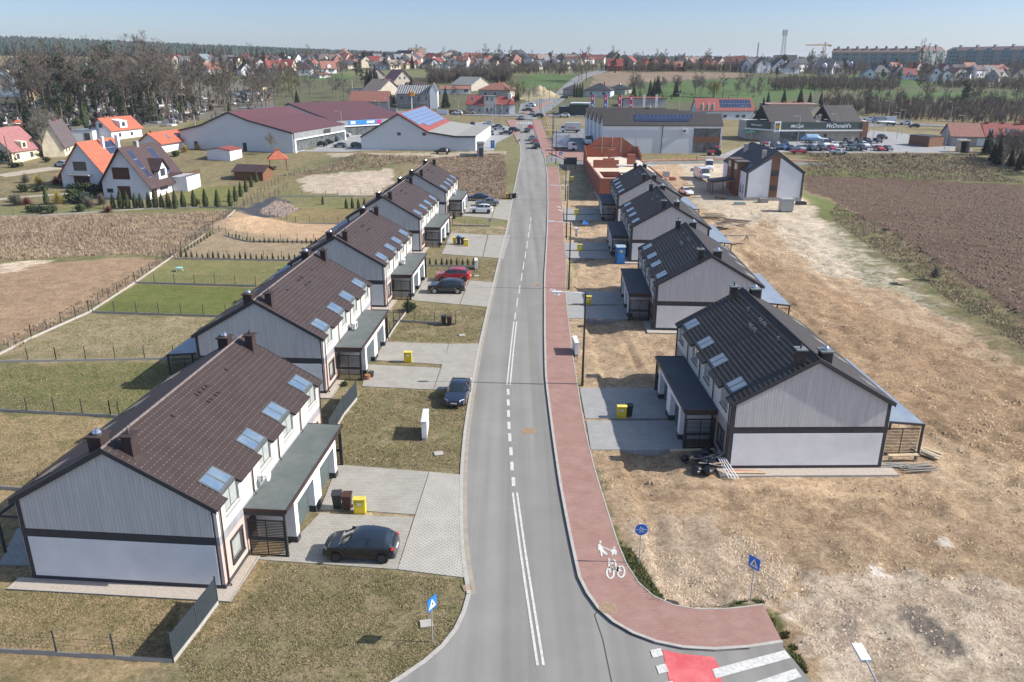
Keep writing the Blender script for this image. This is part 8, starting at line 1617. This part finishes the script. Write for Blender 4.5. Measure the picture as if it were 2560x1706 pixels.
BG = [(0, 1320), (80, 1330), (420, 1370), (395, 1500), (0, 1485)]; BG2 = [(0, 960), (240, 965), (100, 1110), (0, 1120)]; BG3 = [(0, 842), (400, 835), (290, 950), (0, 942)]; BG4 = [(80, 790), (210, 728), (500, 735), (420, 822), (20, 825)]
dryb = M('dry_blades', (.33, .27, .16), .95, (.21, .185, .09), .5); greenb = M('green_blades', (.115, .135, .045), .95, (.17, .17, .07), .6); paleb = M('pale_reeds', (.42, .33, .22), .95, (.27, .2, .14), .25); brownb = M('brown_weeds', (.36, .27, .195), .95, (.24, .175, .125), .3)
blades('dry_grass', [(FL, 34000, .075, .022), (F2, 24000, .08, .026), (F3, 9000, .09, .03), (F4, 5000, .1, .035), (BG, 13000, .07, .022), (BG2, 9000, .08, .026), (BG3, 9000, .09, .03), (BG4, 8000, .1, .035)], dryb, 'dry yellow-brown grass of the front and back lawns', 1)
blades('green_grass', [(FL, 5500, .07, .026), (F2, 4500, .08, .028), (F3, 3500, .09, .035), (F4, 2200, .1, .04), (BG, 4000, .07, .026), (BG3, 4000, .09, .03), ([(1421, 1262), (1440, 1310), (1495, 1384), (1600, 1412), (1752, 1394), (1790, 1370), (1730, 1362), (1640, 1395), (1560, 1388), (1510, 1355), (1475, 1296), (1432, 1240)], 6000, .2, .035), ([(1770, 1390), (1800, 1400), (1860, 1540), (1830, 1540), (1790, 1470)], 2500, .2, .035)], greenb, 'green tufts in the lawns and along the red path', 2)
blades('wild_grass', [([(0, 500), (500, 487), (535, 488), (400, 596), (300, 584), (0, 600)], 36000, .42, .05), ([(1905, 490), (2000, 560), (2353, 790), (2500, 900), (2500, 800), (2353, 738), (2080, 555), (1925, 468)], 16000, .3, .05), ([(40, 800), (400, 590), (525, 495), (500, 500), (380, 590), (0, 790)], 6000, .35, .045), ([(1850, 385), (2250, 390), (2353, 420), (1855, 405)], 9000, .4, .08)], paleb, 'tall pale dry grass of the wild fields', 3)
blades('dry_weeds', [([(930, 372), (1000, 364), (1158, 352), (1166, 400), (1162, 456), (1092, 458), (1045, 432), (1000, 385)], 22000, .42, .05), ([(0, 505), (300, 500), (330, 560), (0, 575)], 8000, .5, .06), ([(1850, 352), (2240, 356), (2350, 398), (1860, 385)], 12000, .5, .09), ([(640, 405), (880, 356), (1000, 360), (880, 384), (700, 402)], 8000, .4, .08)], brownb, 'brown weeds on the plot beside the road and the bank', 4)
def lumps(name, polys, mat, label, seed):
 rs = np.random.RandomState(seed); VV = []; FF = []; base = 0; F0 = np.array([(0, 1, 4), (1, 2, 4), (2, 3, 4), (3, 0, 4)])
 for P, n, s0, s1 in polys:
  P = [at(*p)[:2] for p in P]; c = sample_poly(P, n, rs); g = vnoise(c[:, 0], c[:, 1], 2.0, seed) + .7 * vnoise(c[:, 0], c[:, 1], .7, seed + 1); c = c[g > .72]; n = len(c); s_ = s0 + (s1 - s0) * rs.rand(n) ** 3; z = gz(c[:, 0], c[:, 1]); a0 = rs.uniform(0, 6.283, n); vs = []
  for k in range(4): r_ = s_ * rs.uniform(.7, 1.4, n); vs.append(np.stack([c[:, 0] + np.cos(a0 + k * 1.57) * r_, c[:, 1] + np.sin(a0 + k * 1.57) * r_, z - .03], 1))
  vs.append(np.stack([c[:, 0] + rs.randn(n) * s_ * .3, c[:, 1] + rs.randn(n) * s_ * .3, z + s_ * rs.uniform(.5, 1.1, n)], 1)); V = np.stack(vs, 1); VV.append(V.reshape(-1, 3)); F = (F0[None] + (np.arange(n) * 5)[:, None, None] + base).reshape(-1, 3); FF.append(F); base += n * 5
 return npmesh(name, np.concatenate(VV), np.concatenate(FF), mat, label, 'soil')
soilc = M('loose_clods', (.48, .35, .22), .95, (.34, .24, .15), .6); palec = M('pale_clods', (.56, .445, .33), .95, (.44, .34, .24), .5); darkc = M('plough_clods', (.16, .108, .077), .95, (.10, .07, .05), 1.5)
lumps('loose_soil', [([(1345, 745), (1555, 752), (1500, 885), (1335, 885)], 4000, .02, .11), ([(1310, 612), (1440, 612), (1440, 668), (1305, 668)], 2000, .02, .12), ([(1370, 1060), (1650, 1090), (2353, 1110), (2353, 1300), (2000, 1300), (1750, 1230), (1400, 1190)], 8000, .02, .1), ([(2130, 990), (2353, 900), (2600, 1000), (2353, 1150), (2140, 1080)], 4500, .03, .13), ([(1800, 640), (1960, 660), (2353, 840), (2353, 960), (2100, 940), (1950, 820)], 6500, .03, .14), ([(1620, 470), (1760, 470), (1900, 600), (1850, 640), (1750, 600)], 3500, .04, .2)], soilc, 'loose brown clods of the building site', 5)
lumps('loose_sand', [([(1440, 1190), (1650, 1190), (1850, 1290), (1790, 1370), (1640, 1395), (1500, 1360)], 9000, .02, .09), ([(1850, 1300), (2100, 1290), (2353, 1330), (2353, 1560), (1900, 1560), (1810, 1400)], 5000, .02, .1)], palec, 'loose pale sand clods at the bottom right', 6)
lumps('plough_soil', [([(1855, 412), (2353, 432), (2353, 722), (2060, 540), (1915, 460)], 34000, .08, .28)], darkc, 'rough dark clods of the ploughed field', 7)
stonem = M('field_stones', (.34, .26, .22), .9, (.22, .165, .14), 3); lumps('stones', [([(600, 482), (636, 460), (690, 478), (650, 500), (604, 492)], 900, .12, .38)], stonem, 'stones piled on the dark membrane slope', 8)
def thicket(name, quads, label, mat, seed):
 rs = np.random.RandomState(seed); VV = []
 for q, n, hh in quads:
  P = [at(*p)[:2] for p in q]; c = sample_poly(P, n, rs); m = 46
  for x, y in c:
   h_ = hh * rs.uniform(.55, 1.2); z = h1(x, y) - .2; a = rs.uniform(0, 6.283, m); e = rs.uniform(0, .75, m) ** 1.2; L_ = h_ * rs.uniform(.5, 1.0, m); t0 = rs.uniform(0, .45, m) * h_
   bx, by, bz = x + np.cos(a) * e * t0 * .5, y + np.sin(a) * e * t0 * .5, z + t0; tx, ty, tz = x + np.cos(a) * e * L_, y + np.sin(a) * e * L_, z + np.minimum(t0 + L_ * (1 - e * .45), h_); pa = a + 1.57 + rs.randn(m) * .5; w_ = h_ * .011 * rs.uniform(.6, 1.6, m)
   VV.append(np.stack([np.stack([bx - np.cos(pa) * w_, by - np.sin(pa) * w_, bz], 1), np.stack([bx + np.cos(pa) * w_, by + np.sin(pa) * w_, bz], 1), np.stack([tx, ty, tz], 1)], 1))
 V = np.concatenate(VV); return npmesh(name, V, np.arange(len(V) * 3).reshape(-1, 3), mat, label, 'thicket')
thick = M('thicket_twigs', (.17, .135, .105), .95, (.10, .08, .06), .09)
thicket('thicket', [([(1760, 192), (1850, 188), (2060, 194), (2070, 207), (1780, 209)], 380, 5), ([(1890, 232), (2353, 238), (2480, 240), (2480, 262), (1990, 262), (1900, 250)], 620, 4.2), ([(2010, 258), (2480, 260), (2480, 286), (2240, 284), (2030, 272)], 380, 4), ([(2150, 192), (2480, 196), (2480, 208), (2160, 203)], 320, 4), ([(1150, 158), (1440, 158), (1440, 163), (1150, 163)], 90, 6), ([(1430, 158), (1720, 160), (1715, 166), (1430, 166)], 240, 6), ([(2260, 345), (2480, 345), (2480, 405), (2300, 385)], 90, 3.2), ([(980, 180), (1180, 178), (1170, 190), (990, 194)], 200, 7), ([(1030, 166), (1340, 165), (1340, 170), (1030, 173)], 160, 5)], 'dense bare brown thicket of the hillside on the right', thick, 9)
thicket('undergrowth', [([(40, 215), (460, 205), (640, 215), (600, 255), (440, 285), (0, 300)], 260, 3.2), ([(330, 150), (800, 150), (800, 170), (330, 178)], 320, 6), ([(1560, 158), (2353, 160), (2353, 186), (1980, 178), (1720, 168)], 420, 6), ([(450, 290), (560, 262), (700, 250), (640, 262), (480, 320)], 160, 2.2)], 'bare undergrowth among the cemetery trees and far gardens', thick, 10)
# ---------------------------------------------------------------- building-site clutter
plank = M('raw_planks', (.52, .42, .28), .8, (.38, .29, .18), 4); plankg = M('grey_planks', (.30, .28, .25), .85, (.2, .18, .16), 4); bagm = M('black_bag', (.015, .017, .022), .3); galv = M('galvanised_sheet', (.38, .40, .41), .4, (.45, .47, .48), 1, metal=.3)
def blobm(mb, c, r, rs, sq=.6):
 n = 8; k = 5; b = len(mb.v)
 for i in range(k + 1):
  f = i / k * math.pi
  for j in range(n): a = j / n * 6.283; q = r * rs.uniform(.8, 1.15); mb.v.append((c[0] + math.cos(a) * math.sin(f) * q, c[1] + math.sin(a) * math.sin(f) * q, c[2] + math.cos(f) * r * sq))
 for i in range(k):
  for j in range(n): mb.f.append((b + i * n + j, b + (i + 1) * n + j, b + (i + 1) * n + (j + 1) % n, b + i * n + (j + 1) % n)); mb.m.append(0)
rs = random.Random(4); q = hl('R1', 6.9, .6); r = empty('rubbish_heap', q, 0, 'heap of black bags, boards and pipes at the corner of the nearest right house', 'rubbish heap')
for k in range(13): mb = MB(); blobm(mb, (rs.uniform(-1.4, 1.3), rs.uniform(-1.3, 1.2), rs.uniform(.15, .55)), rs.uniform(.3, .55), rs, .7); mb.build('bag', bagm, r)
for k in range(9): a = rs.uniform(-.6, .9); x, y = rs.uniform(-1.4, 1), rs.uniform(-1.2, .4); mb = MB(); mb.bar((x, y, rs.uniform(.5, .8)), (x + math.cos(a) * 1.1, y + math.sin(a) * .5, rs.uniform(.5, .95)), .14, .04); mb.build('board', plank if k % 2 else plankg, r)
for k in range(4): mb = MB(); mb.tube([(.8 + k * .15, -.3, .8), (1.2 + k * .22, -2.0, .08)], .04, 6); mb.build('pipe', signw, r)
mb = MB(); mb.box(1.1, 1.8, .6, 1.1, 0, .75); mb.build('box', M('dull_box', (.35, .36, .37), .7), r); mb = MB(); mb.bar((-2.2, 1.6, .35), (1.0, 1.75, .4), .22, .08); mb.build('long_board', plank, r)
def pile(p, rz, n, L_, w_, lab, m1, m2, name='plank_pile', spread=.8, world=None):
 P_ = world or at(*p); r = empty(name, P_, rz, lab, 'planks'); rr = random.Random(hash(lab) % 999)
 for k in range(n): a = rr.uniform(-.12, .12); y = rr.uniform(-spread, spread); z = .06 + .05 * (k // 4) + rr.uniform(0, .04); mb = MB(); l = L_ * rr.uniform(.6, 1); mb.bar((-l / 2 + rr.uniform(-.3, .3), y - a * l / 2, z), (l / 2, y + a * l / 2, z), w_, .04); mb.build('plank', m1 if k % 3 else m2, r)
pile((2133, 1045), -.9, 10, 1.9, .3, 'stack of pale boards beside the rear slatted screen', plank, plankg, spread=.6); pile((2112, 1080), .1, 16, 2.4, .07, 'bundle of thin grey laths in the sand', plankg, plankg, spread=.45); pile((2060, 1072), 0, 8, 2.6, .06, 'loose grey rods next to the bundle of laths', plankg, galv, spread=.3)
pile((2072, 645), .2, 6, 2.0, .5, 'pale pallet boards lying on the grass strip', plank, plank, spread=.5); pile((1640, 497), -.2, 22, 5, .22, 'scattered planks behind the fourth right house, nearest the porch', plank, plankg, spread=2.0); pile((1690, 510), -.5, 22, 6, .22, 'long brown planks strewn across the site', M('brown_planks', (.25, .13, .07), .8), plankg, spread=1.4); pile((1668, 520), .3, 16, 3, .25, 'broken boards between the long planks', plankg, plank, spread=1.5)
pile((1375, 737), .0, 3, 1.0, .25, 'red and white board on the sand before the second right house', M('faded_red', (.45, .15, .12), .8), plank, spread=.1); pile((0, 0), 0, 4, 2.6, .28, 'red-brown boards leaning along the nearest right gable', M('faded_red', (0, 0, 0)), plank, spread=.12, world=hl('R1', 4.2, -.5)); 
P_ = at(1805, 486); r = empty('metal_container', P_, .05, 'ribbed grey metal container standing in the sand', 'container'); mb = MB(); mb.box(-1.15, 1.15, -.9, .9, .15, 2.4); mb.build('body', galv, r)
for k in range(12): mb = MB() if k == 0 else mb; mb.box(-1.1 + k * .19, -1.02 + k * .19, -.94, -.9, .25, 2.3)
mb.build('ribs', galv, r); mb = MB(); mb.box(-1.25, 1.25, -1, 1, 2.4, 2.5); mb.build('lid', galv, r)
for s_ in (-.9, .9): mb = MB(); mb.box(s_ - .1, s_ + .1, -.8, .8, 0, .15); mb.build('skid', trim, r)
P_ = at(1692, 556); r = empty('work_bench', P_, .0, 'long plank on two trestles behind the third right house', 'work bench'); mb = MB(); mb.bar((-3.0, 0, 1.1), (3.0, -.3, 1.1), .5, .08); mb.build('top', plankg, r)
for x in (-1.9, 1.6):
 mb = MB()
 for a, b in ((-.4, -.5), (.4, .5)): mb.bar((x, 0, 1.05), (x + a, b, 0), .09).bar((x, 0, 1.05), (x + a, -b, 0), .09)
 mb.build('trestle', plank, r)
P_ = hl('R1', -7.6, 1.2); r = empty('garden_bench', P_, .05, 'low wooden bench before the rear slatted screen', 'bench'); mb = MB(); mb.box(-1.1, 1.1, -.18, .18, .42, .48); mb.build('seat', plank, r)
for x in (-.95, .95): mb = MB(); mb.box(x - .05, x + .05, -.15, .15, 0, .42); mb.build('leg', plankg, r)
pile((1655, 455), .4, 26, 2.0, .35, 'untidy stack of pallets and planks under the porch of the black house', plank, M('light_timber', (0, 0, 0)), spread=1.0)
for (x, y), w_, d, h_, m, l in (((1753, 465), 1.8, 1.2, .7, plankg, 'grey crate against the black and white house'), ((1700, 470), 2.2, .8, .35, M('teal_sheet', (.25, .33, .34), .6), 'flat greenish pallet left of the grey crate'), ((1840, 470), 2.0, 1.0, .5, trim, 'dark scrap pile right of the metal container'), ((1530, 407), 1.6, .8, 1.2, galv, 'grey box beside the brick shell'), ((1545, 414), 1.4, 1.0, .6, M('faded_red', (0, 0, 0)), 'reddish rubble sacks behind the brick shell')):
 P_ = at(x, y); mb = MB(); mb.box(-w_ / 2, w_ / 2, -d / 2, d / 2, 0, h_).box(-w_ / 2 + .1, w_ / 2 - .3, -d / 2 + .1, d / 2 - .1, h_, h_ + .12); o = mb.build('site_crate', m); o.location = P_; tag(o, l, 'crate')
P_ = at(1344, 515); mb = MB(); mb.v += [(-.6, -.5, 0), (.7, -.4, 0), (.5, .5, 0), (-.5, .5, 0), (-.1, 0, .9), (.3, .1, .5)]; mb.f += [(0, 1, 5, 4), (1, 2, 5), (2, 3, 4, 5), (3, 0, 4)]; mb.m += [0] * 4; o = mb.build('tarpaulin', M('tarp_blue', (.02, .13, .42), .5)); o.location = P_; tag(o, 'blue tarpaulin heap on the fourth right driveway', 'tarpaulin')
for (x, y), l in (((1008, 1043), 'white concrete slab in the lawn below the long cabinet'), ((980, 1434), 'white inspection cover beside the zebra sign'), ((1062, 771), 'small pale cover on the lawn left of the second kerb lawn'), ((1095, 635), 'pale cover on the lawn beside the conifers')):
 P_ = at(x, y); mb = MB(); mb.box(-.32, .32, -.28, .28, 0, .06); o = mb.build('concrete_cover', kerbm); o.location = P_; o.rotation_euler[2] = .2; tag(o, l, 'cover')
P_ = at(413, 623); r = empty('toy_trampoline', P_, 0, 'small turquoise toy on the pale back lawn', 'toy'); mb = MB(); mb.tube([(0, 0, .45), (0, 0, .5)], .5, 8); mb.build('top', M('toy_teal', (.25, .5, .5), .5), r)
for k in range(3): a = k * 2.09; mb = MB(); mb.bar((math.cos(a) * .3, math.sin(a) * .3, .45), (math.cos(a) * .5, math.sin(a) * .5, 0), .06); mb.build('leg', signw, r)
# air conditioners and satellite dishes on the garage roofs
def acunit(k, x, y, lab):
 P_ = hl(k, x, y, 3.12); th = FR[k][2]; r = empty('air_conditioner', P_, th, lab, 'air conditioner'); mb = MB(); mb.box(-.17, .17, -.42, .42, .12, .72); mb.build('casing', signw, r); mb = MB(); mb.tube([(.17, 0, .42), (.19, 0, .42)], .24, 14); mb.build('fan', frameg, r); mb = MB(); mb.tube([(-.1, .4, .3), (-.3, .6, .15), (-.35, .3, .05)], .03, 5); mb.build('pipe', trim, r)
acunit('L2', 6.1, 8.3, 'white air conditioner on the garage roof of the second left house'); acunit('L3', 6.1, 8.3, 'white air conditioner on the garage roof of the third left house'); acunit('L5', 6.1, 8.3, 'air conditioner on the garage roof of the farthest left house')
P_ = hl('L1', 5.75, 5.6, 3.75); r = empty('satellite_dish', P_, FR['L1'][2], 'white satellite dish on the front wall of the nearest left house', 'satellite dish'); mb = MB(); mb.tube([(.35, 0, .2), (.45, 0, .2)], [.12, .34], 14); mb.build('dish', signw, r); mb = MB(); mb.bar((0, 0, 0), (.35, 0, .2), .05).box(-.2, 0, -.15, .15, -.25, .25); mb.build('bracket', signw, r)
# person beside the black car on the track
# ---------------------------------------------------------------- the air
hz_ = MB(); hz_.box(-5200, 5200, -120, 9400, -12, 118); hm = bpy.data.materials.new('haze_air'); hm.use_nodes = True; hn = hm.node_tree; hn.nodes.clear(); ho = hn.nodes.new('ShaderNodeOutputMaterial'); hv = hn.nodes.new('ShaderNodeVolumePrincipled')
hv.inputs['Color'].default_value = (.80, .88, 1, 1); hv.inputs['Density'].default_value = .00010; hv.inputs['Anisotropy'].default_value = .2; hn.links.new(hv.outputs[0], ho.inputs['Volume'])
tag(hz_.build('haze', hm), kind='stuff')
